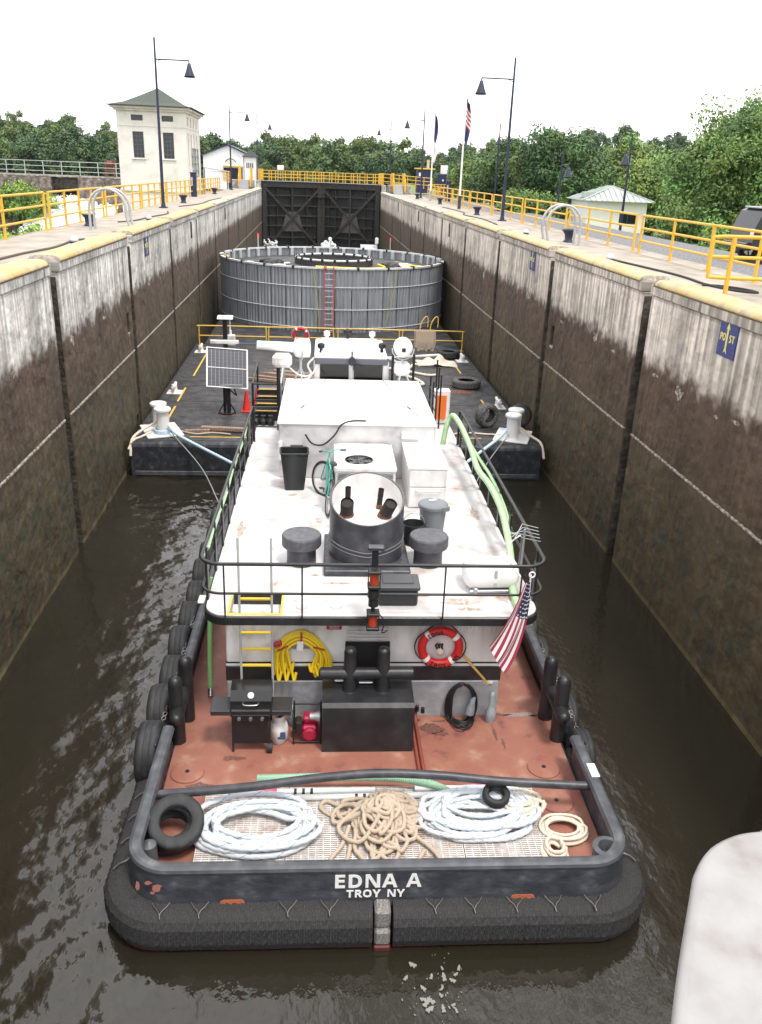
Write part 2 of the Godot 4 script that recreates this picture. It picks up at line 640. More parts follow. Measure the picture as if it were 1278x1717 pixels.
	M.vent_cap = mottled([[0.2, 0.06, 0.06, 0.07], [0.6, 0.085, 0.086, 0.1], [0.9, 0.12, 0.12, 0.135]], 0.014, 1.0, 0.45, 0.0, 55)
	M.soot = paint(0.02, 0.016, 0.016, 0.8)
	M.lens_red = paint(0.4, 0.05, 0.02, 0.15)
	M.stripe_red = paint(0.32, 0.03, 0.07, 0.8)
	M.flag_white = paint(0.72, 0.7, 0.7, 0.8)
	M.flag_navy = paint(0.02, 0.025, 0.07, 0.8)
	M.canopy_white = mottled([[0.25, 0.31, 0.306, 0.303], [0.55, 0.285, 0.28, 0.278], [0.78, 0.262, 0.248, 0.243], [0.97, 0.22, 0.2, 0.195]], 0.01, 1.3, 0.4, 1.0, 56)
	M.gloss_black = paint(0.012, 0.012, 0.013, 0.15)
	M.shelf_black = paint(0.035, 0.036, 0.04, 0.4)
	M.engine_red = paint(0.36, 0.012, 0.05, 0.4)
	M.wrap_grey = mottled([[0.2, 0.16, 0.2, 0.23], [0.55, 0.32, 0.37, 0.41], [0.85, 0.55, 0.58, 0.6]], 0.05, 0.4, 0.35, 4.0, 57)
	M.bin_black = paint(0.022, 0.023, 0.025, 0.5)
	M.can_grey = paint(0.17, 0.185, 0.2, 0.5)
	M.box_grey = paint(0.06, 0.062, 0.066, 0.5)
	M.hose_pale = mottled([[0.2, 0.3, 0.52, 0.24], [0.6, 0.42, 0.62, 0.36], [0.9, 0.55, 0.7, 0.48]], 0.02, 1.0, 0.4, 0.0, 58)
	M.coping_end = mottled([[0.2, 0.16, 0.13, 0.1], [0.6, 0.28, 0.24, 0.2], [0.9, 0.42, 0.38, 0.33]], 0.02, 1.6, 0.85, 3.0, 62)
	M.stain_dark = mottled([[0.3, 0.1, 0.05, 0.04], [0.7, 0.2, 0.085, 0.066], [0.95, 0.27, 0.11, 0.085]], 0.03, 0.8, 0.6, 0.0, 63)
	M.stain_grey = mottled([[0.3, 0.2, 0.17, 0.16], [0.7, 0.3, 0.26, 0.25], [0.95, 0.16, 0.08, 0.065]], 0.03, 0.8, 0.6, 0.0, 64)
	M.yarn_blue = paint(0.2, 0.32, 0.46, 0.8)
	M.stain_pale = mottled([[0.25, 0.48, 0.43, 0.41], [0.55, 0.42, 0.34, 0.29], [0.85, 0.34, 0.23, 0.16]], 0.02, 1.2, 0.6, 0.0, 65)
	M.wall_left = wall_skin(Color(1, 1, 1))
	M.wall_right = M.wall_left.duplicate()
	M.wall_right.albedo_color = Color(0.97, 0.935, 0.9)


# formed concrete: bleached and streaked above the water mark, brown and slimy below it
func wall_skin(tint: Color) -> StandardMaterial3D:
	var w := 1536
	var h := 384
	var s1 := noise(0.09, 3, 3).get_seamless_image(w, 16).get_data()
	var s2 := noise(0.02, 13, 3).get_seamless_image(w, 12).get_data()
	var fine := noise(0.05, 23, 4).get_seamless_image(w, h).get_data()
	var big := noise(0.008, 33, 4).get_seamless_image(w, h).get_data()
	var alg := noise(0.022, 43, 5).get_seamless_image(w, h).get_data()
	var d := PackedByteArray()
	d.resize(w * h * 3)
	var lut := PackedByteArray()
	for k in 1025:
		lut.append(int(255.0 * Color(k / 1024.0, 0, 0).linear_to_srgb().r))
	for i in w:
		var tide := 5.3 + (s2[i] - 128) * 0.001 + (s1[i] - 128) * 0.0003
		for j in h:
			var y := 7.2 * (1.0 - float(j) / h) - 0.2
			var o := j * w + i
			var k1 := s1[(j * 15 / h) * w + i] * 0.6 + s1[mini(15, j * 15 / h + 1) * w + i] * 0.4
			var k2: float = s2[(j * 11 / h) * w + i]
			var f := (fine[o] - 128) / 128.0
			var b := (big[o] - 128) / 128.0
			# above the mark
			var pale := clampf((k1 - 122.0) / 75.0 + b * 0.5, -1.0, 1.0)
			var u := 0.49 + 0.06 * f + 0.1 * b
			if pale > 0.0:
				u += pale * 0.34 * clampf((y - tide) * 0.9 + 0.25, 0.0, 1.0)
			else:
				u += pale * 0.14
			u -= 0.11 * clampf((k2 - 140.0) / 60.0, 0.0, 1.0) * smoothstep(7.2, 5.4, y)
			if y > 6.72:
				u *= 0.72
			u = maxf(u, 0.07)
			# below it
			var a := clampf((alg[o] - 120) / 90.0, 0.0, 1.0)
			var lo := 1.0 + 0.3 * f + 0.35 * b
			var deep := smoothstep(tide, 2.0, y)
			lo *= 1.0 + (k1 - 128.0) * 0.0022
			var r := lerpf(0.082, 0.074, deep) * lo
			var g := lerpf(0.054, 0.056, deep) * lo
			var bb := lerpf(0.038, 0.028, deep) * lo
			var green := a * smoothstep(3.4, 2.2, y) * smoothstep(-0.2, 0.9, y)
			r = lerpf(r, 0.036, green * 0.8)
			g = lerpf(g, 0.045, green * 0.8)
			bb = lerpf(bb, 0.028, green * 0.8)
			if y < 0.12:
				r += 0.06
				g += 0.055
				bb += 0.02
			var mixv := smoothstep(tide - 0.16, tide + 0.3, y + 0.16 * f + 0.1 * b)
			var q := o * 3
			d[q] = lut[int(clampf(lerpf(r, u * 1.02, mixv), 0.0, 1.0) * 1024)]
			d[q + 1] = lut[int(clampf(lerpf(g, u * 0.98, mixv), 0.0, 1.0) * 1024)]
			d[q + 2] = lut[int(clampf(lerpf(bb, u * 0.93, mixv), 0.0, 1.0) * 1024)]
	var m := StandardMaterial3D.new()
	m.albedo_texture = ImageTexture.create_from_image(Image.create_from_data(w, h, false, Image.FORMAT_RGB8, d))
	m.albedo_color = tint
	m.roughness = 0.75
	var nt := NoiseTexture2D.new()
	nt.width = 1536
	nt.height = 384
	nt.seamless = true
	nt.as_normal_map = true
	nt.bump_strength = 3.0
	nt.noise = noise(0.03, 51, 5)
	m.normal_enabled = true
	m.normal_texture = nt
	return m


func lock_chamber() -> void:
	for side in [-1.0, 1.0]:
		var name_is := "left" if side < 0.0 else "right"
		var skin: Material = M.wall_left if side < 0.0 else M.wall_right
		var wall := Node3D.new()
		wall.name = "lock_wall_" + name_is
		wall.set_meta("kind", "structure")
		wall.set_meta("label", "streaked concrete lock wall with yellow coping on the %s of the boats" % name_is)
		add_child(wall)
		var x: float = side * 6.85
		var core := Shape.new()
		core.box(Vector3(side * 8.88, 2.4, -47.0), Vector3(3.34, 8.9, 114.0))
		obj("concrete_core", core, M.dark_concrete, wall)
		var base := -20.3 if side < 0.0 else -19.75
		for k in range(-3, 10):
			var z1: float = base - 8.5 * (k - 1) - 0.26
			var z0: float = base - 8.5 * k + 0.26
			if k == 9:
				z0 = -104.0
			var off := rng.randf()
			var uvs := func(p: Vector3) -> Vector2: return Vector2(off + (-side * p.z) / 30.0, 1.0 - (minf(p.y, 6.95) + 0.2) / 7.2)
			var hole := k == 1
			for part in [[3.47, 6.8], [-1.0, 3.41]]:
				var s := Shape.new()
				var y0: float = part[0]
				var y1: float = part[1]
				var spans := [[z0, z1, y0, y1]]
				if hole:
					var hy0 := 4.05 if y0 > 3.0 else 0.35
					var hy1 := 4.75 if y0 > 3.0 else 1.3
					var c := z1 - 7.35 if y0 > 3.0 else z1 - 7.75
					spans = [[z0, c - 0.2, y0, y1], [c + 0.2, z1, y0, y1], [c - 0.2, c + 0.2, y0, hy0], [c - 0.2, c + 0.2, hy1, y1]]
				for e in spans:
					s.box(Vector3(x + side * 0.18, (e[2] + e[3]) / 2, (e[0] + e[1]) / 2), Vector3(0.36, e[3] - e[2], e[1] - e[0]), 0.025)
				s.planar(uvs)
				obj("concrete_panel", s, skin, wall)
			if hole:
				var hk := Shape.new()
				hk.cyl(Vector3(x + side * 0.1, 4.12, z1 - 7.35), Vector3(x + side * 0.1, 4.62, z1 - 7.35), 0.035)
				hk.box(Vector3(x + side * 0.05, 4.08, z1 - 7.35), Vector3(0.1, 0.06, 0.3))
				obj("mooring_hook", hk, M.ledge, wall)
			var le := Shape.new()
			le.box(Vector3(x + side * 0.1, 3.44, (z0 + z1) / 2), Vector3(0.24, 0.055, z1 - z0 - 0.02), 0.01)
			obj("ledge", le, M.ledge, wall)
			var cb := Shape.new()
			cb.box(Vector3(x + side * 0.28, 6.92, (z0 + z1) / 2), Vector3(0.66, 0.24, z1 - z0), 0.02)
			cb.planar(uvs)
			obj("coping_base", cb, skin, wall)
			var prof := [Vector2(-0.062, 0.03), Vector2(-0.058, 0.085), Vector2(-0.03, 0.14), Vector2(0.03, 0.175), Vector2(0.12, 0.19), Vector2(0.5, 0.185), Vector2(0.62, 0.15), Vector2(0.68, 0.075), Vector2(0.68, 0.03)]
			var path := [Vector3(x, 6.973, z0 + 0.2), Vector3(x, 6.973, z0 + 0.23), Vector3(x, 6.973, z0 + 0.3), Vector3(x, 6.973, z1 - 0.3), Vector3(x, 6.973, z1 - 0.23), Vector3(x, 6.973, z1 - 0.2)]
			var ends := func(i: int, _j: int, q: Vector2) -> Vector2:
				return Vector2(q.x * 0.97 + 0.01, q.y * 0.94) if i == 0 or i == 5 else q
			for ez in [[z0 + 0.02, z0 + 0.2], [z1 - 0.2, z1 - 0.02]]:
				var ep := [Vector3(x, 6.973, ez[0]), Vector3(x, 6.973, (ez[0] + ez[1]) / 2), Vector3(x, 6.973, ez[1])]
				var outer := 0 if ez[0] < (z0 + z1) / 2 else 2
				if side > 0.0:
					outer = 2 - outer
					ep.reverse()
				var drop := func(i: int, _j: int, q: Vector2) -> Vector2:
					var f := 0.4 if i == outer else (0.86 if i == 1 else 1.0)
					return Vector2(q.x * (0.8 + 0.2 * f) + 0.08 * (1.0 - f), q.y * f)
				var ce := Shape.new()
				ce.sweep(prof, ep, true, drop)
				obj("coping_end", ce, M.coping_end, wall)
				var jp := Shape.new()
				jp.box(Vector3(x + side * 0.2, 2.9, z0 - 0.004 if ez[0] < (z0 + z1) / 2 else z1 + 0.004), Vector3(0.34, 7.6, 0.008))
				obj("joint_face", jp, M.dark_concrete, wall)
			if side > 0.0:
				path.reverse()
			var cp := Shape.new()
			cp.sweep(prof, path, true, ends)
			cp.smooth()
			obj("coping", cp, M.coping if k < 5 else M.coping_worn, wall)
		for q in 14:
			var zc: float = [-9.0, -14.6, -15.4, -17.2, -18.6, -21.5, -23.0, -25.2, -26.4, -31.0, -33.5, -36.0, -39.5, -42.0][q] + (0.0 if side > 0 else 1.7)
			if fposmod(base - zc, 8.5) < 0.5 or fposmod(base - zc, 8.5) > 8.0:
				continue
			var poly := PackedVector2Array()
			var rw := rng.randf_range(0.1, 0.4)
			var rh := rng.randf_range(0.02, 0.09) if q % 3 else 0.3
			for i in 16:
				var t := TAU * i / 16
				poly.append(Vector2(cos(t) * rw * rng.randf_range(0.2, 1.0), sin(t) * rh * rng.randf_range(0.2, 1.0)))
			var ef := Shape.new()
			ef.xf = Transform3D(Basis(Vector3(0, 0, 1), Vector3(side, 0, 0), Vector3(0, 1, 0)), Vector3(x - side * 0.004, 5.15 + rng.randf_range(-0.15, 0.15), zc))
			ef.prism(poly, -0.004, 0.004)
			obj("lime_crust", ef, M.ledge, wall)
	# the quays on both sides
	var w := Shape.new()
	w.box(Vector3(-8.8, 6.88, -47.0), Vector3(2.7, 0.2, 114.0))
	struct("walkway_left", w, M.walk)
	w = Shape.new()
	w.box(Vector3(9.1, 6.88, -47.0), Vector3(3.3, 0.2, 114.0))
	struct("walkway_right", w, M.walk)
	# signs on the walls
	lock_sign(Vector3(6.83, 6.53, -15.48), 1.0, "blue wall plate with a gold arrow nearest on the right wall")
	lock_sign(Vector3(6.83, 6.52, -30.8), 1.0, "smaller looking faded blue plate farther along the right wall")
	lock_sign(Vector3(-6.83, 6.52, -31.7), -1.0, "faded blue plate with lettering high on the left wall")
	for e in [[1.0, -50.6, "nearest of the three"], [1.0, -66.0, "middle of the three"], [-1.0, -43.5, "nearer of the two"], [-1.0, -60.5, "farther of the two"], [1.0, -82.0, "farthest of the three"]]:
		var s := Shape.new()
		s.box(Vector3(e[0] * 6.83, 6.3, e[1]), Vector3(0.05, 0.75, 0.22), 0.01)
		tag(obj("guide_plate", s, M.black), "dark upright iron plate on the %s wall, %s" % ["right" if e[0] > 0 else "left", e[2]], "plate", "iron plates along the lock walls")


func lock_sign(p: Vector3, side: float, label: String) -> void:
	var t := thing("wall_sign", label, "sign", Transform3D(Basis(Vector3(0, 0, side), Vector3.UP, Vector3(-side, 0, 0)), p))
	var s := Shape.new()
	s.box(Vector3(0, 0, -0.01), Vector3(0.72, 0.72, 0.03), 0.006)
	var blue := mottled([[0.2, 0.02, 0.03, 0.12], [0.6, 0.04, 0.055, 0.2], [0.9, 0.1, 0.12, 0.28]], 0.03, 0.6, 0.6, 0.0, 61)
	obj("plate", s, blue, t)
	var gold := paint(0.66, 0.58, 0.2, 0.6)
	s = Shape.new()
	s.prism(PackedVector2Array([Vector2(-0.03, 0.2), Vector2(-0.03, -0.18), Vector2(-0.07, -0.16), Vector2(0, -0.29), Vector2(0.07, -0.16), Vector2(0.03, -0.18), Vector2(0.03, 0.2), Vector2(0.065, 0.29), Vector2(0.0, 0.24), Vector2(-0.065, 0.29)]), -0.004, 0.004)
	put("arrow", s.mesh(), gold, t, Transform3D(Basis(Vector3.RIGHT, PI / 2), Vector3(0, 0, 0.012)))
	for e in [["P", -0.25], ["O", -0.13], ["S", 0.13], ["T", 0.24]]:
		letters(e[0], 0.14, gold, t, "letter", Transform3D(Basis(), Vector3(e[1], 0.0, 0.008)))


func water() -> void:
	var a := noise(0.22, 71, 4)
	var b := noise(0.9, 72, 3)
	var e := noise(0.05, 73, 2)
	var m := paint(0.0195, 0.0165, 0.0108, 0.05)
	m.metallic_specular = 0.52
	var nt := NoiseTexture2D.new()
	nt.width = 512
	nt.height = 512
	nt.seamless = true
	nt.as_normal_map = true
	nt.bump_strength = 0.9
	nt.noise = noise(0.02, 74, 4)
	m.normal_enabled = true
	m.normal_texture = nt
	m.uv1_triplanar = true
	m.uv1_world_triplanar = true
	m.uv1_scale = Vector3(1, 1, 0.6) / 1.6
	var h := func(x: float, z: float) -> float:
		var wash := 0.22 + 0.85 * smoothstep(-1.5, -3.4, x) * smoothstep(2.0, -3.0, z)
		wash += 0.4 * smoothstep(2.0, 3.6, x) * smoothstep(-14.0, -9.0, z) * smoothstep(4.0, -4.0, z)
		var q := x * 0.8 + z * 0.9
		return wash * (0.05 * a.get_noise_2d(x * 2.2 + 9.0, z * 1.3) + 0.024 * b.get_noise_2d(q * 1.6, (x - z) * 0.8) * (0.5 + e.get_noise_2d(x, z)))
	var s := sheet(-7.1, 7.1, -30.0, 12.0, 180, 480, h)
	struct("lock_water", s, m)
	s = Shape.new()
	s.face([Vector3(-7.1, -0.02, -106), Vector3(7.1, -0.02, -106), Vector3(7.1, -0.02, -29.9), Vector3(-7.1, -0.02, -29.9)], Vector3.UP)
	struct("lock_water_upstream", s, m)
	s = Shape.new()
	s.box(Vector3(0, -1.6, -47), Vector3(14.2, 0.3, 118.0))
	struct("lock_floor", s, M.dark_concrete)
	# flecks of foam behind the stern
	var f := Shape.new()
	for k in 70:
		var c := Vector3(-0.05 + rng.randfn(0.8, 0.1), 0.006, rng.randf_range(0.25, 1.3))
		if k > 40:
			c = Vector3(rng.randfn(0.5, 0.16), 0.006, rng.randfn(0.9, 0.14))
		var r := 0.004 + 0.034 * pow(rng.randf(), 3.0)
		var pts := PackedVector2Array()
		var ph := rng.randf() * TAU
		for i in 22:
			var t := TAU * i / 22
			pts.append(Vector2(c.x, c.z) + Vector2(cos(t), sin(t) * 1.25) * r * (1.0 + 0.45 * sin(t * 2.0 + ph) + 0.25 * sin(t * 5.0 + ph * 2.0) + rng.randf_range(-0.08, 0.08)))
		f.prism(pts, 0.006, 0.014 + 0.0001 * k)
	f.xf = Transform3D()
	var o := obj("foam", f, paint(0.24, 0.24, 0.21, 0.8))
	tag(o, "patches of pale foam drifting on the dark water behind the stern", "foam")
	stuff(o)
	o.transform = tug_frame
	# boil of white water under the upper gates
	var u := Shape.new()
	for k in 260:
		var x := rng.randf_range(-0.2, 4.8)
		var top := 1.9 * exp(-pow((x - 0.8) / 0.9, 2.0)) + 0.7 * exp(-pow((x - 3.0) / 1.2, 2.0)) + 0.15
		u.ball(Vector3(x, rng.randf_range(0.0, top), -101.6 + rng.randf_range(-0.7, 0.7)), Vector3.ONE * rng.randf_range(0.1, 0.3), 8)
	for k in 90:
		u.ball(Vector3(-6.0 + rng.randf_range(-0.6, 0.9), rng.randf_range(0.0, 1.7), -102.0 + rng.randf_range(-0.5, 0.5)), Vector3.ONE * rng.randf_range(0.06, 0.2), 6)
	o = obj("boiling_water", u, paint(0.75, 0.78, 0.78, 0.7))
	tag(o, "white water boiling up at the foot of the black upper gates", "water")
	stuff(o)


func h_right(x: float, _z: float) -> float:
	return 6.86 - 2.0 * smoothstep(14.5, 23.0, x)


func land() -> void:
	var s := sheet(10.74, 17.0, -150.0, 14.0, 20, 40, func(x, z): return h_right(x, z))
	struct("gravel_road", s, M.gravel)
	s = sheet(16.98, 600.0, -150.0, 14.0, 60, 30, func(x, z): return h_right(x, z) - 0.004)
	struct("lawn", s, M.grass)
	s = sheet(10.9, 60.0, -200.0, -118.0, 30, 20, func(x, z): return h_right(x, z) + 0.8 * smoothstep(-118.0, -130.0, z) - 0.01)
	struct("lawn_bank", s, M.grass)
	# hills behind, with the woods standing on them
	var hn := noise(0.006, 81, 3)
	var hills := func(x: float, z: float) -> float: return hill_height(x, z, hn)
	s = sheet(-900.0, 900.0, -900.0, -150.0, 90, 50, hills)
	struct("hills", s, mottled([[0.2, 0.04, 0.07, 0.02], [0.6, 0.07, 0.11, 0.035]], 0.02, 20.0, 0.95, 0.0, 82))
	# river above the dam and below it
	s = Shape.new()
	s.face([Vector3(-400, 6.2, -152), Vector3(12, 6.2, -152), Vector3(12, 6.2, -106.6), Vector3(-400, 6.2, -106.6)], Vector3.UP)
	var rw := paint(0.05, 0.055, 0.045, 0.12)
	struct("river_above", s, rw)
	s = Shape.new()
	s.face([Vector3(-400, 1.5, -104), Vector3(-10.6, 1.5, -104), Vector3(-10.6, 1.5, 14), Vector3(-400, 1.5, 14)], Vector3.UP)
	struct("river_below", s, rw)
	s = sheet(-17.0, -10.5, -99.0, 12.0, 10, 50, func(x, z): return 5.6 - 2.4 * smoothstep(-11.5, -16.5, x) + 0.3 * sin(z * 0.4))
	struct("river_bank", s, M.grass)
	s = Shape.new()
	s.box(Vector3(0, -2.2, -400), Vector3(2400, 0.4, 1200))
	struct("ground", s, M.grass)


func hill_height(x: float, z: float, hn: FastNoiseLite) -> float:
	var d := maxf(0.0, -z - 152.0)
	var left := smoothstep(-30.0, -110.0, x) * 8.5
	var right := smoothstep(40.0, 110.0, x) * 9.5
	return 4.9 + minf(d, 60.0) * 0.008 + (2.2 + left + right) * smoothstep(20.0, 230.0, d) * (1.0 + 0.4 * hn.get_noise_2d(x, z))


func gates() -> void:
	for side in [-1.0, 1.0]:
		var hinge := Vector3(side * 6.85, 0, -104.6)
		var tip := Vector3(0, 0, -107.2)
		var d: Vector3 = (tip - hinge)
		var w := d.length()
		# local x runs from the hinge to the mitre, z towards the camera
		var bx: Vector3 = d.normalized() * side * -1.0
		var fr := Transform3D(Basis(bx, Vector3.UP, bx.cross(Vector3.UP)), (hinge + tip) * 0.5)
		var t := thing("gate_leaf", "black riveted steel gate leaf with crossed braces, on the %s" % ("left" if side < 0 else "right"), "lock gate", fr, "upper lock gates")
		var hw := w / 2 - 0.02
		var s := Shape.new()
		s.box(Vector3(0, 3.4, -0.3), Vector3(hw * 2, 8.8, 0.08))
		obj("skin_plate", s, M.gate, t)
		for y in [0.5, 1.7, 3.0, 4.1, 5.2, 6.35]:
			s = Shape.new()
			s.box(Vector3(0, y, -0.1), Vector3(hw * 2, 0.12, 0.36), 0.01)
			obj("girder", s, M.gate_edge, t)
		s = Shape.new()
		s.box(Vector3(0, 7.55, -0.05), Vector3(hw * 2, 0.62, 0.5), 0.02)
		obj("top_beam", s, M.gate_edge, t)
		for e in [[-hw + 0.25, 0.5, 0.5], [hw - 0.25, 0.5, 0.5], [0.0, 0.2, 0.42], [-hw * 0.5, 0.08, 0.3], [hw * 0.5, 0.08, 0.3], [-hw * 0.75, 0.06, 0.26], [hw * 0.75, 0.06, 0.26]]:
			s = Shape.new()
			s.box(Vector3(e[0], 3.3, -0.06), Vector3(e[1], 8.0, e[2]), 0.01)
			obj("post", s, M.gate_edge, t)
		for e in [-1.0, 1.0]:
			s = Shape.new()
			s.bar(Vector3(e * (hw - 0.4), 7.1, 0.2), Vector3(-e * (hw - 0.4), 0.6, 0.2 + 0.05 * e), 0.26, 0.08, Vector3.BACK)
			obj("brace", s, M.gate_edge, t)
		s = Shape.new()
		s.xf = Transform3D(Basis(Vector3.RIGHT, PI / 2), Vector3(0, 0, 0.13))
		s.prism(PackedVector2Array([Vector2(-0.75, -4.6), Vector2(0.75, -4.6), Vector2(1.35, -2.4), Vector2(-1.35, -2.4)]), -0.02, 0.02)
		obj("gusset_plate", s, M.gate_plate, t)
		s = Shape.new()
		s.box(Vector3(0, 7.9, -0.15), Vector3(hw * 2, 0.05, 0.95))
		obj("footway", s, M.galv, t)
		# yellow guard rail along the top of the leaf
		for z in [0.28, -0.6]:
			for y in [8.3, 8.65, 9.0]:
				s = Shape.new()
				s.cyl(Vector3(-hw, y, z), Vector3(hw, y, z), 0.035, -1.0, 8)
				obj("guard_rail", s, M.yellow, t)
			for k in 9:
				s = Shape.new()
				var px := lerpf(-hw + 0.06, hw - 0.06, k / 8.0) + (0.12 if k % 3 == 1 else 0.0)
				s.cyl(Vector3(px, 7.9, z), Vector3(px, 9.0, z), 0.05, -1.0, 8)
				obj("guard_post", s, M.yellow, t)
	for side in [-1.0, 1.0]:
		var sd := "left" if side < 0 else "right"
		var t := thing("gate_abutment", "pale concrete block with grey steps beside the upper gate, %s side" % sd, "abutment", at(Vector3(side * 8.7, 6.98, -104.2)))
		var s := Shape.new()
		s.box(Vector3(-side * 1.55, 0.45, 0.0), Vector3(0.5, 0.95, 1.4), 0.05)
		obj("end_block", s, M.concrete, t)
		s = Shape.new()
		s.box(Vector3(side * 0.4, 0.45, -1.6), Vector3(2.6, 0.95, 2.4), 0.03)
		obj("platform", s, M.concrete, t)
		for k in 5:
			s = Shape.new()
			s.box(Vector3(side * 0.1, 0.09 + 0.09 * k, 1.0 - 0.26 * k), Vector3(1.1, 0.18 + 0.18 * k, 0.27), 0.01)
			obj("step", s, M.galv, t)
		for x in [-0.55, 0.75]:
			s = Shape.new()
			for y in [0.5, 0.9, 1.25]:
				s.cyl(Vector3(side * 0.1 + x, y, 1.2), Vector3(side * 0.1 + x, y + 0.95, -0.3), 0.035, -1.0, 8)
				s.cyl(Vector3(side * 0.1 + x, y + 0.95, -0.3), Vector3(side * 0.1 + x, y + 0.95, -2.7), 0.035, -1.0, 8)
			for z in [1.2, 0.4, -0.3, -1.1, -1.9, -2.7]:
				s.cyl(Vector3(side * 0.1 + x, 0.2, z), Vector3(side * 0.1 + x, (1.25 if z > 1.0 else 2.2), z), 0.05, -1.0, 8)
			obj("stair_rail", s, M.yellow, t)
	var sg := thing("notice_board", "small white notice board on the gate's yellow guard rail", "sign", at(Vector3(-4.7, 9.05, -105.0)))
	var b := Shape.new()
	b.box(Vector3(0, 0.3, 0), Vector3(0.75, 0.5, 0.04), 0.01)
	obj("board", b, M.white, sg)
	b = Shape.new()
	b.box(Vector3(0, -0.3, -0.05), Vector3(0.06, 1.3, 0.05))
	obj("post", b, M.galv, sg)


# a window in a wall that faces +z of its own frame, its reveal sunk into the wall by boxes around the opening
func window(parent: Node3D, fr: Transform3D, w: float, h: float, nx: int, ny: int) -> void:
	var s := Shape.new()
	for e in [-1, 1]:
		s.box(Vector3(e * (w / 2 - 0.03), 0, 0.0), Vector3(0.06, h, 0.1))
		s.box(Vector3(0, e * (h / 2 - 0.03), 0.0), Vector3(w - 0.12, 0.06, 0.1))
	for i in range(1, nx):
		s.box(Vector3(-w / 2 + w * i / nx, 0, -0.005), Vector3(0.035, h - 0.12, 0.06))
	for i in range(1, ny):
		s.box(Vector3(0, -h / 2 + h * i / ny, -0.008), Vector3(w - 0.12, 0.035, 0.05))
	var f := put("window", s.mesh(), M.window_frame, parent, fr)
	s = Shape.new()
	s.box(Vector3(0, 0, -0.04), Vector3(w - 0.12, h - 0.12, 0.02))
	put("pane", s.mesh(), M.glass, f)


# a wall in the plane z = 0 of fr, from x0 to x1 and y0 to y1, with rectangular openings [x, y, w, h] in rows sorted by x
func pierced(s: Shape, x0: float, x1: float, y0: float, y1: float, rows: Array, thick := 0.3) -> void:
	# rows: [ybottom, ytop, [[xl, xr], ...]]
	var y := y0
	for r in rows:
		s.box(Vector3((x0 + x1) / 2, (y + r[0]) / 2, -thick / 2), Vector3(x1 - x0, r[0] - y, thick))
		var x := x0
		for o in r[2]:
			s.box(Vector3((x + o[0]) / 2, (r[0] + r[1]) / 2, -thick / 2), Vector3(o[0] - x, r[1] - r[0], thick))
			x = o[1]
		s.box(Vector3((x + x1) / 2, (r[0] + r[1]) / 2, -thick / 2), Vector3(x1 - x, r[1] - r[0], thick))
		y = r[1]
	s.box(Vector3((x0 + x1) / 2, (y + y1) / 2, -thick / 2), Vector3(x1 - x0, y1 - y, thick))


func hip_roof(s: Shape, w: float, d: float, y: float, rise: float, ridge: float, flare := 0.0) -> void:
	# eaves at y, w across x, d along z; ridge along z
	var rings := [[1.0, 0.0], [0.66, 0.3 - flare], [0.33, 0.64 - flare * 0.5], [0.0, 1.0]]
	for k in 3:
		var a: Array = rings[k]
		var b: Array = rings[k + 1]
		var pts := []
		for e in [a, b]:
			var hw: float = w / 2 * e[0]
			var hd: float = ridge / 2 + (d / 2 - ridge / 2) * e[0]
			pts.append([Vector3(-hw, y + rise * e[1], -hd), Vector3(hw, y + rise * e[1], -hd), Vector3(hw, y + rise * e[1], hd), Vector3(-hw, y + rise * e[1], hd)])
		for i in 4:
			var j := (i + 1) % 4
			s.face4(pts[0][i], pts[0][j], pts[1][j], pts[1][i], Vector3(0, y - 5.0, 0))


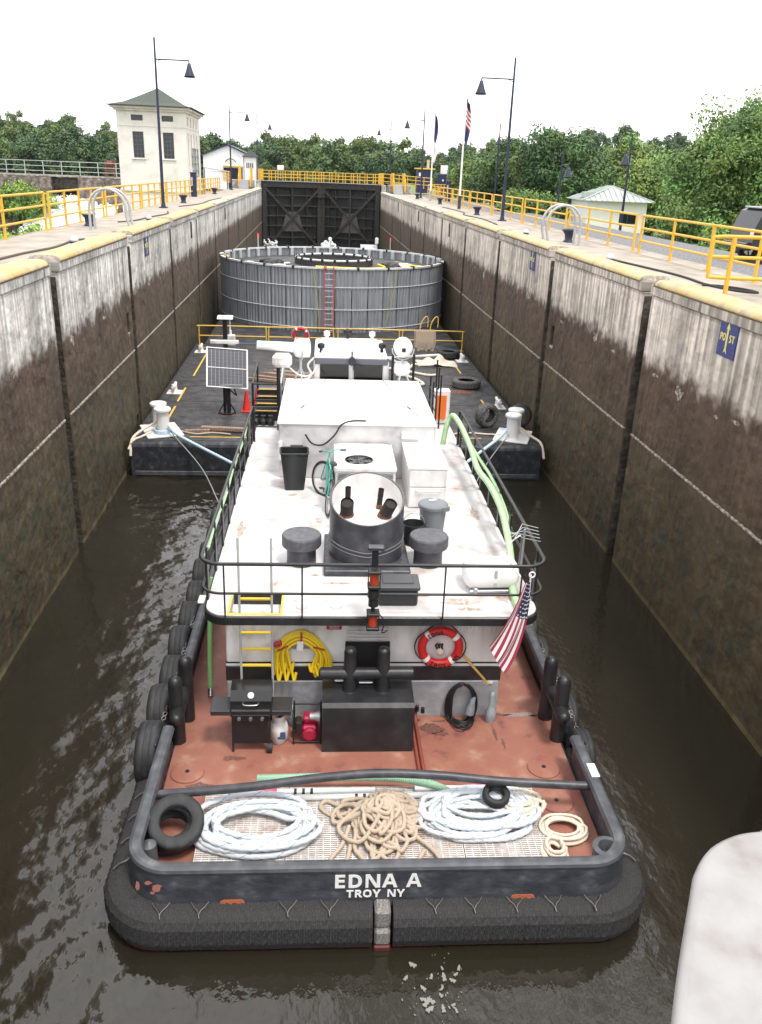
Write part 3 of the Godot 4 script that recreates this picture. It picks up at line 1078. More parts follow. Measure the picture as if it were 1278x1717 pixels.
func gatehouse() -> void:
	var t := thing("gatehouse", "tall cream gatehouse with a green hipped roof behind the left railing", "building", at(Vector3(-15.55, 0, -85.0)))
	# front faces the camera: local z = 0 plane
	var s := Shape.new()
	pierced(s, -3.05, 3.05, 1.0, 13.9, [[9.68, 11.88, [[-1.72, -0.74], [0.98, 1.94]]], [12.78, 13.26, [[-1.76, -0.72], [0.95, 1.97]]]])
	s.xf = Transform3D(Basis(Vector3.UP, PI / 2), Vector3(3.05, 0, 0))
	var narrow := []
	for k in 4:
		narrow.append([1.2 + k * 2.05, 1.75 + k * 2.05])
	pierced(s, 0.3, 9.7, 1.0, 13.9, [[9.0, 11.9, narrow], [12.5, 13.3, narrow]])
	s.xf = Transform3D()
	s.box(Vector3(-2.9, 7.45, -5.0), Vector3(0.3, 12.9, 9.4))
	s.box(Vector3(0, 7.45, -9.85), Vector3(6.1, 12.9, 0.3))
	obj("wall", s, M.wall_white, t)
	s = Shape.new()
	s.box(Vector3(0, 6.9, -4.95), Vector3(6.3, 0.16, 10.1))
	s.box(Vector3(0, 12.35, -4.95), Vector3(6.16, 0.08, 9.98))
	obj("string_course", s, M.wall_white, t)
	s = Shape.new()
	s.box(Vector3(0, 13.86, -4.95), Vector3(7.0, 0.2, 10.9), 0.03)
	s.box(Vector3(0, 13.68, -4.95), Vector3(6.5, 0.2, 10.4), 0.03)
	obj("cornice", s, M.wall_white, t)
	s = Shape.new()
	s.xf = Transform3D(Basis(), Vector3(0, 0, -4.95))
	hip_roof(s, 7.5, 11.4, 13.97, 1.85, 0.6, 0.08)
	s.box(Vector3(0, 13.99, 0), Vector3(7.48, 0.06, 11.38))
	obj("roof", s, M.roof_slate, t)
	for x in [-1.23, 1.46]:
		window(t, Transform3D(Basis(), Vector3(x, 10.78, -0.16)), 0.97, 2.2, 3, 6)
		window(t, Transform3D(Basis(), Vector3(x, 13.02, -0.16)), 1.03, 0.48, 3, 1)
		s = Shape.new()
		s.box(Vector3(x, 9.62, 0.04), Vector3(1.25, 0.12, 0.16), 0.01)
		obj("sill", s, M.wall_white, t)
	for k in 4:
		var z := -(1.475 + k * 2.05)
		var b := Basis(Vector3.UP, PI / 2)
		window(t, Transform3D(b, Vector3(2.9, 10.45, z)), 0.54, 2.9, 1, 5)
		window(t, Transform3D(b, Vector3(2.9, 12.9, z)), 0.54, 0.8, 1, 1)
	s = Shape.new()
	for k in 5:
		s.box(Vector3(3.2, 8.2 + k * 0.62, -5.2), Vector3(0.2, 0.05, 3.4))
	for z in [-3.6, -4.9, -6.8]:
		s.box(Vector3(3.2, 9.45, z), Vector3(0.16, 2.6, 0.06))
	obj("shutter", s, M.galv, t)


func upper_buildings() -> void:
	var t := thing("maintenance_shed", "white gabled shed with dark trim and an open vehicle door beyond the gatehouse", "building", at(Vector3(-12.6, 6.4, -126.0)))
	var s := Shape.new()
	s.xf = Transform3D(Basis(Vector3.RIGHT, PI / 2), Vector3())
	s.prism(PackedVector2Array([Vector2(-3.3, 0), Vector2(-3.3, -4.2), Vector2(0, -5.5), Vector2(3.3, -4.2), Vector2(3.3, 0), Vector2(2.0, 0), Vector2(2.0, -2.7), Vector2(-0.6, -2.7), Vector2(-0.6, 0)]), -9.0, 0.0)
	obj("wall", s, M.white, t)
	s = Shape.new()
	s.bar(Vector3(-3.6, 4.14, -4.5), Vector3(0.02, 5.62, -4.5), 9.6, 0.14, Vector3.UP)
	s.bar(Vector3(3.6, 4.14, -4.5), Vector3(-0.02, 5.62, -4.5), 9.6, 0.16, Vector3.UP)
	obj("roof", s, M.navy, t)
	s = Shape.new()
	s.box(Vector3(0.7, 1.35, -0.6), Vector3(2.6, 2.7, 0.06))
	obj("door", s, M.navy, t)
	s = Shape.new()
	s.box(Vector3(0.7, 2.9, 0.12), Vector3(2.7, 0.16, 0.3), 0.03)
	obj("canopy", s, M.yellow, t)
	s = Shape.new()
	s.tube(arc(Vector3(0.4, 3.05, 0.2), 0.8, PI * 0.15, PI * 0.85, 10), 0.06, 6)
	obj("arched_bracket", s, M.navy, t)
	t = thing("side_annex", "low white annex with a dark corner post left of the shed door", "building", at(Vector3(-14.4, 6.4, -123.6)))
	s = Shape.new()
	s.box(Vector3(0.5, 1.1, 0), Vector3(3.0, 2.3, 1.8), 0.02)
	obj("wall", s, M.white, t)
	s = Shape.new()
	s.bar(Vector3(-1.1, 2.62, 0), Vector3(2.2, 2.22, 0), 2.0, 0.1)
	obj("roof", s, M.galv, t)
	s = Shape.new()
	s.box(Vector3(-1.0, 1.3, 0.9), Vector3(0.1, 2.6, 0.1))
	s.box(Vector3(2.0, 1.2, 0.9), Vector3(0.1, 2.3, 0.1))
	obj("corner_post", s, M.navy, t)
	t = thing("operator_cabin", "little white square cabin with a dark pyramid roof at the gate's left end", "cabin", at(Vector3(-8.62, 7.2, -113.0)))
	s = Shape.new()
	s.box(Vector3(0, 1.6, 0), Vector3(1.5, 3.3, 1.5), 0.02)
	obj("wall", s, M.white, t)
	s = Shape.new()
	hip_roof(s, 1.95, 1.95, 3.25, 0.85, 0.0)
	s.box(Vector3(0, 3.24, 0), Vector3(1.94, 0.04, 1.94))
	obj("roof", s, M.roof_dark, t)
	for k in 4:
		s = Shape.new()
		s.box(Vector3(-0.4 + 0.23 * k, 2.25, 0.755), Vector3(0.13, 0.6, 0.03))
		obj("window", s, M.glass, t)
	s = Shape.new()
	s.box(Vector3(0.78, 1.6, 0.78), Vector3(0.06, 3.3, 0.06))
	s.box(Vector3(-0.78, 1.6, 0.78), Vector3(0.06, 3.3, 0.06))
	obj("corner_trim", s, M.navy, t)
	# blue equipment huts on the right
	t = thing("equipment_hut", "dark blue hut with a yellow roof edge beyond the right railing", "hut", at(Vector3(12.9, 6.9, -113.0)))
	s = Shape.new()
	s.box(Vector3(0, 1.5, 0), Vector3(1.9, 2.7, 1.8), 0.03)
	obj("wall", s, M.navy_hut, t)
	s = Shape.new()
	s.box(Vector3(0, 2.95, 0), Vector3(2.4, 0.16, 2.2), 0.03)
	obj("roof", s, M.yellow, t)
	s = Shape.new()
	s.box(Vector3(0.4, 3.5, 0), Vector3(0.3, 1.0, 0.3), 0.03)
	obj("vent_pipe", s, paint(0.5, 0.42, 0.3), t)
	s = Shape.new()
	s.box(Vector3(-0.7, 2.3, 0.92), Vector3(0.22, 0.4, 0.04))
	obj("notice", s, M.white, t)
	t = thing("equipment_cabinet", "narrow dark blue cabinet with a white board right of the blue hut", "cabinet", at(Vector3(15.2, 6.9, -113.0)))
	s = Shape.new()
	s.box(Vector3(-0.1, 1.2, 0), Vector3(1.0, 2.4, 0.9), 0.03)
	obj("wall", s, M.navy_hut, t)
	s = Shape.new()
	s.box(Vector3(0.15, 2.95, 0), Vector3(0.9, 1.0, 0.05), 0.01)
	obj("board", s, M.white, t)
	s = Shape.new()
	s.cyl(Vector3(0.55, 0, 0), Vector3(0.55, 2.9, 0), 0.05)
	obj("board_post", s, M.galv, t)
	s = Shape.new()
	s.box(Vector3(0.0, 1.7, 0.47), Vector3(0.2, 0.2, 0.04))
	obj("notice", s, M.white, t)


func dam() -> void:
	var t := thing("dam", "weathered concrete dam with a dark sluice opening left of the gatehouse", "dam", at(Vector3(0, 0, -103.0)))
	var stone := mottled([[0.15, 0.08, 0.065, 0.055], [0.5, 0.17, 0.14, 0.12], [0.75, 0.26, 0.22, 0.2], [0.95, 0.5, 0.46, 0.43]], 0.012, 5.0, 0.9, 6.0, 91)
	for e in [[-60.0, -35.6], [-35.5, -29.6], [-26.7, -18.0]]:
		var s := Shape.new()
		var x0: float = e[0]
		var x1: float = e[1]
		s.xf = Transform3D(Basis(Vector3.UP, PI / 2) * Basis(Vector3.RIGHT, PI / 2), Vector3(x0, 0, 0))
		s.prism(PackedVector2Array([Vector2(-2.2, 1.0), Vector2(-1.2, -7.5), Vector2(3.4, -7.5), Vector2(3.4, 1.0)]), 0.0, x1 - x0)
		obj("pier", s, stone, t)
	for e in [[-33.6, 0.9], [-31.2, 0.7], [-24.2, 0.8]]:
		var s := Shape.new()
		s.bar(Vector3(e[0], 1.0, 2.4), Vector3(e[0], 7.3, 1.3), e[1], 0.5)
		obj("buttress", s, stone, t)
	var s := Shape.new()
	s.box(Vector3(-28.1, 6.9, 0.0), Vector3(3.4, 1.1, 1.0))
	obj("lintel", s, M.dark_concrete, t)
	s = Shape.new()
	s.box(Vector3(-28.1, 4.3, -1.5), Vector3(3.0, 4.5, 0.2))
	obj("sluice_gate", s, M.rust, t)
	s = Shape.new()
	s.box(Vector3(-39.0, 7.62, -0.2), Vector3(42.5, 0.16, 2.6))
	obj("footway", s, M.concrete, t)
	for y in [8.1, 8.6, 9.1]:
		s = Shape.new()
		s.cyl(Vector3(-60, y, 0.9), Vector3(-18.6, y, 0.9), 0.035, -1.0, 6)
		obj("guard_rail", s, M.galv_pale, t)
	for k in 22:
		s = Shape.new()
		s.cyl(Vector3(-59.6 + k * 1.95, 7.7, 0.9), Vector3(-59.6 + k * 1.95, 9.1, 0.9), 0.045, -1.0, 6)
		obj("guard_post", s, M.galv_pale, t)
	t = thing("gate_winch", "rusty gate winch standing on the dam's footway", "winch", at(Vector3(-23.4, 7.7, -103.2)))
	s = Shape.new()
	s.box(Vector3(-0.45, 0.9, 0), Vector3(0.25, 1.8, 0.5), 0.03)
	s.box(Vector3(0.45, 0.9, 0), Vector3(0.25, 1.8, 0.5), 0.03)
	obj("stand", s, M.rust, t)
	s = Shape.new()
	s.cyl(Vector3(-0.3, 1.3, 0), Vector3(0.3, 1.3, 0), 0.4)
	s.cyl(Vector3(-0.5, 0.6, 0), Vector3(0.5, 0.6, 0), 0.22)
	obj("drum", s, M.rust, t)
	# the spill below the sluice
	s = Shape.new()
	s = sheet(-31.5, -22.5, -102.0, -92.5, 40, 40, func(x, z): return 5.7 - 3.9 * clampf((z + 102.2) / 9.5, 0, 1) - 0.12 * absf(x + 27.6 - (z + 102.0) * 0.2) + 0.25 * sin(x * 4.1 + z) * sin(z * 3.3 + x * 1.7))
	for k in 800:
		var f := rng.randf()
		var w := 1.1 + f * 2.2
		s.ball(Vector3(-28.1 + rng.randf_range(-w, w) + f * 2.5, 5.6 - f * 3.6 + rng.randf_range(-0.25, 0.25), -102.2 + f * 9.0), Vector3(0.8, 0.5, 1.6) * rng.randf_range(0.05, 0.15), 6)
	var o := obj("spilling_water", s, paint(0.78, 0.8, 0.8, 0.7))
	tag(o, "white water spilling out of the dam's sluice", "water")
	stuff(o)


func rail_section(posts: Array, label: String, group: String) -> void:
	var t := thing("railing", label, "railing", at(posts[0]), group)
	var p0: Vector3 = posts[0]
	var p1: Vector3 = posts[posts.size() - 1] - p0
	for y in [1.2, 0.8, 0.4]:
		var s := Shape.new()
		s.cyl(Vector3(0, y, 0), Vector3(p1.x, p1.y + y, p1.z), 0.036, -1.0, 8)
		obj("rail", s, M.yellow, t)
	for p in posts:
		var q: Vector3 = p - p0
		var s := Shape.new()
		s.cyl(q, q + Vector3.UP * 1.215, 0.045, -1.0, 8)
		s.cyl(q, q + Vector3.UP * 0.03, 0.1, -1.0, 8)
		obj("post", s, M.yellow, t)


func railings() -> void:
	for k in 8:
		var z := -22.6 - 8.7 * k
		if k == 0:
			z = -14.0
		var z2 := -22.6 - 8.7 * (k + 1) + 0.55
		var posts := []
		for i in 5:
			var f := i / 4.0
			posts.append(Vector3(lerpf(-9.75, -10.3, clampf(-lerpf(z, z2, f) / 95.0, 0, 1)), 6.98, lerpf(z, z2, f)))
		rail_section(posts, "yellow three-bar railing section along the left quay, %s" % ["nearest the camera", "in front of the grey grab hoops", "just past the grab hoops", "behind the first left lamp post", "before the gatehouse wall", "along the gatehouse foot", "past the gatehouse corner", "nearest the upper gate's left end"][k], "yellow railing sections along the quays")
	for k in 9:
		var z := -20.9 - 8.9 * (k - 1)
		var z2 := -20.9 - 8.9 * k + 0.6
		var posts := []
		for i in 4:
			var f := i / 3.0
			posts.append(Vector3(lerpf(9.75, 10.75, clampf(-lerpf(z, z2, f) / 95.0, 0, 1)), 6.98, lerpf(z, z2, f)))
		rail_section(posts, "yellow three-bar railing section along the right quay, %s" % ["nearest the camera by the dark car", "before the gravel and the dark car", "behind the grey grab hoops", "in front of the white pavilion", "beside the first right lamp post", "before the round bushes", "beside the first flagpole", "beside the second flagpole", "nearest the upper gate's right end"][k], "yellow railing sections along the quays")
	for e in [[Vector3(7.1, 7.9, -106.0), Vector3(13.0, 7.6, -106.0), "right of the black gates"], [Vector3(7.4, 7.9, -108.0), Vector3(7.4, 7.9, -116.0), "running upstream from the gates' right end"], [Vector3(-7.4, 7.9, -108.0), Vector3(-7.4, 7.9, -118.0), "running upstream from the gates' left end"], [Vector3(-10.6, 7.5, -107.0), Vector3(-12.6, 7.5, -119.0), "before the white shed"], [Vector3(11.4, 7.0, -97.0), Vector3(14.5, 7.0, -104.0), "before the blue hut"]]:
		var posts := []
		for i in 7:
			posts.append(e[0].lerp(e[1], i / 6.0))
		rail_section(posts, "yellow three-bar railing " + e[2], "yellow railing sections at the upper gates")
	# the stepped-out guard at the near right
	var t := thing("ladder_guard", "yellow guard frame standing out from the right railing near the quay edge", "railing", at(Vector3(7.95, 6.98, -18.2)))
	var s := Shape.new()
	s.cyl(Vector3(0, 0, 0), Vector3(0, 1.2, 0), 0.05, -1.0, 10)
	obj("post", s, M.yellow, t)
	s = Shape.new()
	s.tube(curve([Vector3(2.2, 1.22, 0.3), Vector3(0.2, 1.22, 0.02), Vector3(-0.35, 1.2, -0.06), Vector3(-0.42, 1.12, -0.07), Vector3(-0.42, 0.45, -0.07), Vector3(-0.36, 0.38, -0.06), Vector3(0.2, 0.37, 0.02), Vector3(2.2, 0.37, 0.3)], 0.1), 0.04, 8)
	obj("rail", s, M.yellow, t)
	s = Shape.new()
	s.cyl(Vector3(-0.42, 0.8, -0.07), Vector3(2.2, 0.8, 0.3), 0.036, -1.0, 8)
	obj("rail", s, M.yellow, t)
	for e in [0.9, 1.7]:
		s = Shape.new()
		s.cyl(Vector3(e, 0, 0.12 * e), Vector3(e, 1.2, 0.12 * e), 0.045, -1.0, 8)
		obj("post", s, M.yellow, t)
	for side in [-1.0, 1.0]:
		t = thing("grab_hoops", "pair of galvanized grab hoops at the ladder on the %s quay" % ("left" if side < 0 else "right"), "handrail", at(Vector3(side * 8.05, 6.98, -31.9)), "galvanized grab hoops at the wall ladders")
		for z in [-0.32, 0.32]:
			s = Shape.new()
			var q := [Vector3(-0.62, 0, z), Vector3(-0.62, 0.72, z)]
			q.append_array(arc(Vector3(0, 0.75, z), 0.62, PI, 0.0, 14))
			q.append_array([Vector3(0.62, 0.5, z), Vector3(0.62 - 0.1 * side * -1.0 * -1.0, 0.1, z)])
			if side > 0:
				for i in q.size():
					q[i].x = -q[i].x
			s.tube(q, 0.045, 10)
			obj("hoop", s, M.galv, t)


func lamp_post(p: Vector3, high: float, arm: Vector3, label: String) -> void:
	var t := thing("lamp_post", label, "street lamp", at(p), "navy lamp posts with bell shades")
	var s := Shape.new()
	s.cyl(Vector3(), Vector3(0, high, 0), 0.095, 0.05, 12)
	obj("pole", s, M.navy, t)
	s = Shape.new()
	s.box(Vector3(0, 0.03, 0), Vector3(0.42, 0.06, 0.42), 0.01)
	s.cyl(Vector3(0, 0.06, 0), Vector3(0, 0.25, 0), 0.14, 0.1)
	obj("base_plate", s, M.navy, t)
	var y := high - 1.0
	s = Shape.new()
	s.cyl(Vector3(0, y, 0), Vector3(0, y, 0) + arm, 0.035, -1.0, 8)
	s.cyl(Vector3(0, y, 0) + arm, Vector3(0, y - 0.16, 0) + arm, 0.035, -1.0, 8)
	s.bar(Vector3(0, y - 0.12, 0), Vector3(0, y, 0) + arm * 0.2, 0.03, 0.03)
	obj("arm", s, M.navy, t)
	s = Shape.new()
	s.lathe(Vector3(0, y - 0.78, 0) + arm, [Vector2(0.0, 0.66), Vector2(0.09, 0.65), Vector2(0.12, 0.5), Vector2(0.15, 0.42), Vector2(0.2, 0.26), Vector2(0.285, 0.06), Vector2(0.295, 0.0), Vector2(0.27, 0.02), Vector2(0.12, 0.36), Vector2(0.0, 0.4)], 18, true)
	obj("lamp_shade", s, M.navy, t)


func quay_furniture() -> void:
	lamp_post(Vector3(-9.15, 6.98, -50.0), 8.25, Vector3(1.72, 0, 0), "tall navy lamp post nearest on the left quay, bell shade over the walk")
	lamp_post(Vector3(-9.5, 6.98, -95.7), 8.4, Vector3(1.78, 0, 0), "navy lamp post on the left quay past the gatehouse")
	lamp_post(Vector3(-8.2, 7.4, -120.0), 8.2, Vector3(1.65, 0, 0), "far navy lamp post behind the operator cabin")
	lamp_post(Vector3(9.35, 6.98, -48.3), 7.95, Vector3(-1.68, 0, 0), "tall navy lamp post nearest on the right quay")
	lamp_post(Vector3(9.8, 6.98, -90.0), 8.1, Vector3(-1.65, 0, 0), "navy lamp post on the right quay near the blue hut")
	lamp_post(Vector3(9.1, 7.2, -120.0), 8.3, Vector3(-1.55, 0, 0), "far navy lamp post right of the black gates")
	lamp_post(Vector3(18.4, 5.7, -55.0), 6.2, Vector3(-0.7, 0, 1.3), "navy lamp post in front of the white pavilion's right end")
	lamp_post(Vector3(15.5, 6.6, -81.0), 7.0, Vector3(-0.35, 0, 1.6), "slender navy lamp post on the grass behind the right railing")
	lamp_post(Vector3(15.6, 5.8, -60.0), 5.3, Vector3(0.05, 0, 1.5), "navy lamp post standing before the dark maple")
	# flags
	flagpole(Vector3(9.5, 6.98, -64.0), 7.5, 0, "tall white flagpole with a limp striped national flag")
	flagpole(Vector3(9.55, 6.98, -80.7), 7.5, 1, "white flagpole with limp blue and white flags")
	var bolls := [Vector3(-9.2, 6.98, -33.6), Vector3(-9.1, 6.98, -57.4), Vector3(-9.45, 6.98, -78.8), Vector3(8.75, 6.98, -33.2), Vector3(9.15, 6.98, -54.9), Vector3(9.4, 6.98, -73.2), Vector3(9.0, 6.98, -86.0)]
	var bl := ["under the left grab hoops", "right of the first left lamp post", "near the gatehouse's far corner", "seen through the right grab hoops", "beyond the first right lamp post", "between the two flagpoles", "near the second flagpole's far side"]
	for k in bolls.size():
		var t := thing("bollard", "squat navy mooring bollard " + bl[k], "bollard", at(bolls[k]), "mooring bollards on the quays")
		var s := Shape.new()
		s.lathe(Vector3(), [Vector2(0.2, 0.0), Vector2(0.19, 0.05), Vector2(0.14, 0.1), Vector2(0.16, 0.3), Vector2(0.27, 0.42)], 16, true)
		obj("post", s, M.navy, t)
		s = Shape.new()
		s.lathe(Vector3(), [Vector2(0.27, 0.42), Vector2(0.28, 0.46), Vector2(0.2, 0.5), Vector2(0.0, 0.52)], 16)
		obj("cap", s, M.coping if k == 0 else M.navy, t)
	for e in [[Vector3(-7.85, 6.98, -26.2), "left quay edge near the camera"], [Vector3(-7.9, 6.98, -38.5), "left quay edge beyond the grab hoops"], [Vector3(7.97, 6.98, -25.9), "right quay edge near the black rope"], [Vector3(8.1, 6.98, -37.4), "right quay edge beyond the grab hoops"]]:
		var t := thing("marker_dome", "small pale blue domed marker on the " + e[1], "marker", at(e[0]), "domed markers on the quay edges")
		var s := Shape.new()
		s.lathe(Vector3(), [Vector2(0.13, 0), Vector2(0.13, 0.05), Vector2(0.1, 0.06)], 14)
		obj("base", s, M.navy_hut, t)
		s = Shape.new()
		s.ball(Vector3(0, 0.1, 0), Vector3(0.11, 0.11, 0.11), 12)
		obj("dome", s, paint(0.62, 0.68, 0.75, 0.3), t)
	for e in [[Vector3(-10.05, 6.98, -70.0), "left railing before the gatehouse corner"], [Vector3(11.35, 6.98, -82.0), "right railing left of the first flagpole"]]:
		var t := thing("control_pedestal", "slim dark navy control pedestal at the " + e[1], "control box", at(e[0]), "control pedestals by the railings")
		var s := Shape.new()
		s.box(Vector3(0, 0.85, 0), Vector3(0.42, 1.7, 0.4), 0.03)
		obj("cabinet", s, M.navy, t)
		s = Shape.new()
		s.box(Vector3(0, 1.72, 0), Vector3(0.5, 0.06, 0.48), 0.02)
		obj("hood", s, M.navy, t)
		s = Shape.new()
		s.box(Vector3(-0.1, 1.1, 0.205), Vector3(0.12, 0.6, 0.02))
		obj("label_plate", s, paint(0.4, 0.4, 0.45), t)
	# lines and hoses lying on the walks
	var dark := paint(0.09, 0.075, 0.06, 0.9)
	var lines := [[[Vector3(-8.3, 7.0, -20.0), Vector3(-8.2, 7.0, -22.5), Vector3(-7.95, 7.0, -24.5), Vector3(-8.05, 7.0, -26.6), Vector3(-7.9, 7.0, -27.5)], dark, "brown line lying along the left quay edge near the camera"],
		[[Vector3(-8.7, 7.0, -36.2), Vector3(-8.3, 7.0, -37.6), Vector3(-8.2, 7.0, -40.5), Vector3(-7.95, 7.0, -43.5), Vector3(-8.3, 7.0, -46.0)], dark, "brown line trailing past the left grab hoops"],
		[[Vector3(-8.6, 7.0, -52.0), Vector3(-8.0, 7.0, -56.5), Vector3(-8.1, 7.0, -63.0), Vector3(-7.9, 7.0, -69.0)], dark, "brown line on the left quay near the second bollard"],
		[[Vector3(8.0, 7.0, -26.3), Vector3(8.2, 7.0, -24.6), Vector3(8.45, 7.0, -21.9), Vector3(8.35, 7.0, -20.0), Vector3(8.6, 7.0, -18.9), Vector3(8.95, 7.0, -18.7), Vector3(8.9, 7.0, -19.3), Vector3(8.55, 7.0, -19.8), Vector3(8.2, 7.0, -19.9)], paint(0.02, 0.02, 0.02, 0.8), "black rope with a loose loop on the near right quay"],
		[[Vector3(8.2, 7.0, -44.0), Vector3(8.5, 7.0, -49.5), Vector3(8.2, 7.0, -54.0), Vector3(8.8, 7.0, -58.0), Vector3(8.6, 7.0, -66.0)], dark, "thin line wandering past the first right lamp post"]]
	for e in lines:
		var s := Shape.new()
		s.tube(curve(e[0], 0.2), 0.035, 7)
		tag(obj("quay_rope", s, e[1]), e[2], "rope")


func flagpole(p: Vector3, high: float, kind: int, label: String) -> void:
	var t := thing("flagpole", label, "flagpole", at(p))
	var s := Shape.new()
	s.cyl(Vector3(), Vector3(0, high, 0), 0.075, 0.04, 10)
	s.ball(Vector3(0, high + 0.05, 0), Vector3.ONE * 0.07, 8)
	obj("pole", s, M.white, t)
	s = Shape.new()
	s.cyl(Vector3(), Vector3(0, 0.9, 0), 0.12, 0.12, 10)
	obj("base_sleeve", s, M.dark_concrete if kind == 0 else M.galv, t)
	if kind == 0:
		limp_flag(t, high - 0.25, 2.7, 0.42, [[0, M.flag_blue]], true)
	else:
		limp_flag(t, high - 0.2, 2.2, 0.36, [[0, M.flag_blue]], false)
		var w := Shape.new()
		cloth(w, high - 2.5, 1.5, 0.3, 0.0, 1.0)
		obj("white_flag", w, M.white, t)


# cloth hanging in folds from its hoist at the top of a pole, between the fractions a and b of its drop
func cloth(s: Shape, top: float, drop: float, wide: float, a: float, b: float) -> void:
	var nx := 10
	var ny := 8
	for j in ny + 1:
		for i in nx + 1:
			var f := lerpf(a, b, float(j) / ny)
			var u := float(i) / nx
			var sp := wide * (0.25 + 0.75 * sin(PI * clampf(f * 0.8 + 0.15, 0, 1)))
			var q := Vector3(0.06 + u * sp, top - f * drop - u * 0.5, 0.13 * sin(u * 9.0 + f * 2.5) * (0.3 + u))
			s.vert(q, Vector3(0, 0, 1))
	for j in ny:
		for i in nx:
			var k := j * (nx + 1) + i + s.v.size() - (nx + 1) * (ny + 1)
			s.quad(k, k + 1, k + nx + 2, k + nx + 1)
	s.smooth()


func limp_flag(t: Node3D, top: float, drop: float, wide: float, _parts: Array, stripes: bool) -> void:
	var s := Shape.new()
	if not stripes:
		cloth(s, top, drop, wide, 0.0, 1.0)
		obj("blue_flag", s, M.flag_blue, t)
		return
	for k in 9:
		s = Shape.new()
		cloth(s, top, drop, wide, 0.18 + k * 0.053, 0.18 + (k + 1) * 0.053)
		obj("stripe", s, M.flag_red if k % 2 == 0 else M.white, t)
	s = Shape.new()
	cloth(s, top, drop, wide, 0.0, 0.18)
	obj("flag_hoist", s, M.flag_blue, t)
	s = Shape.new()
	cloth(s, top, drop, wide, 0.657, 1.0)
	obj("flag_fly", s, M.flag_blue, t)


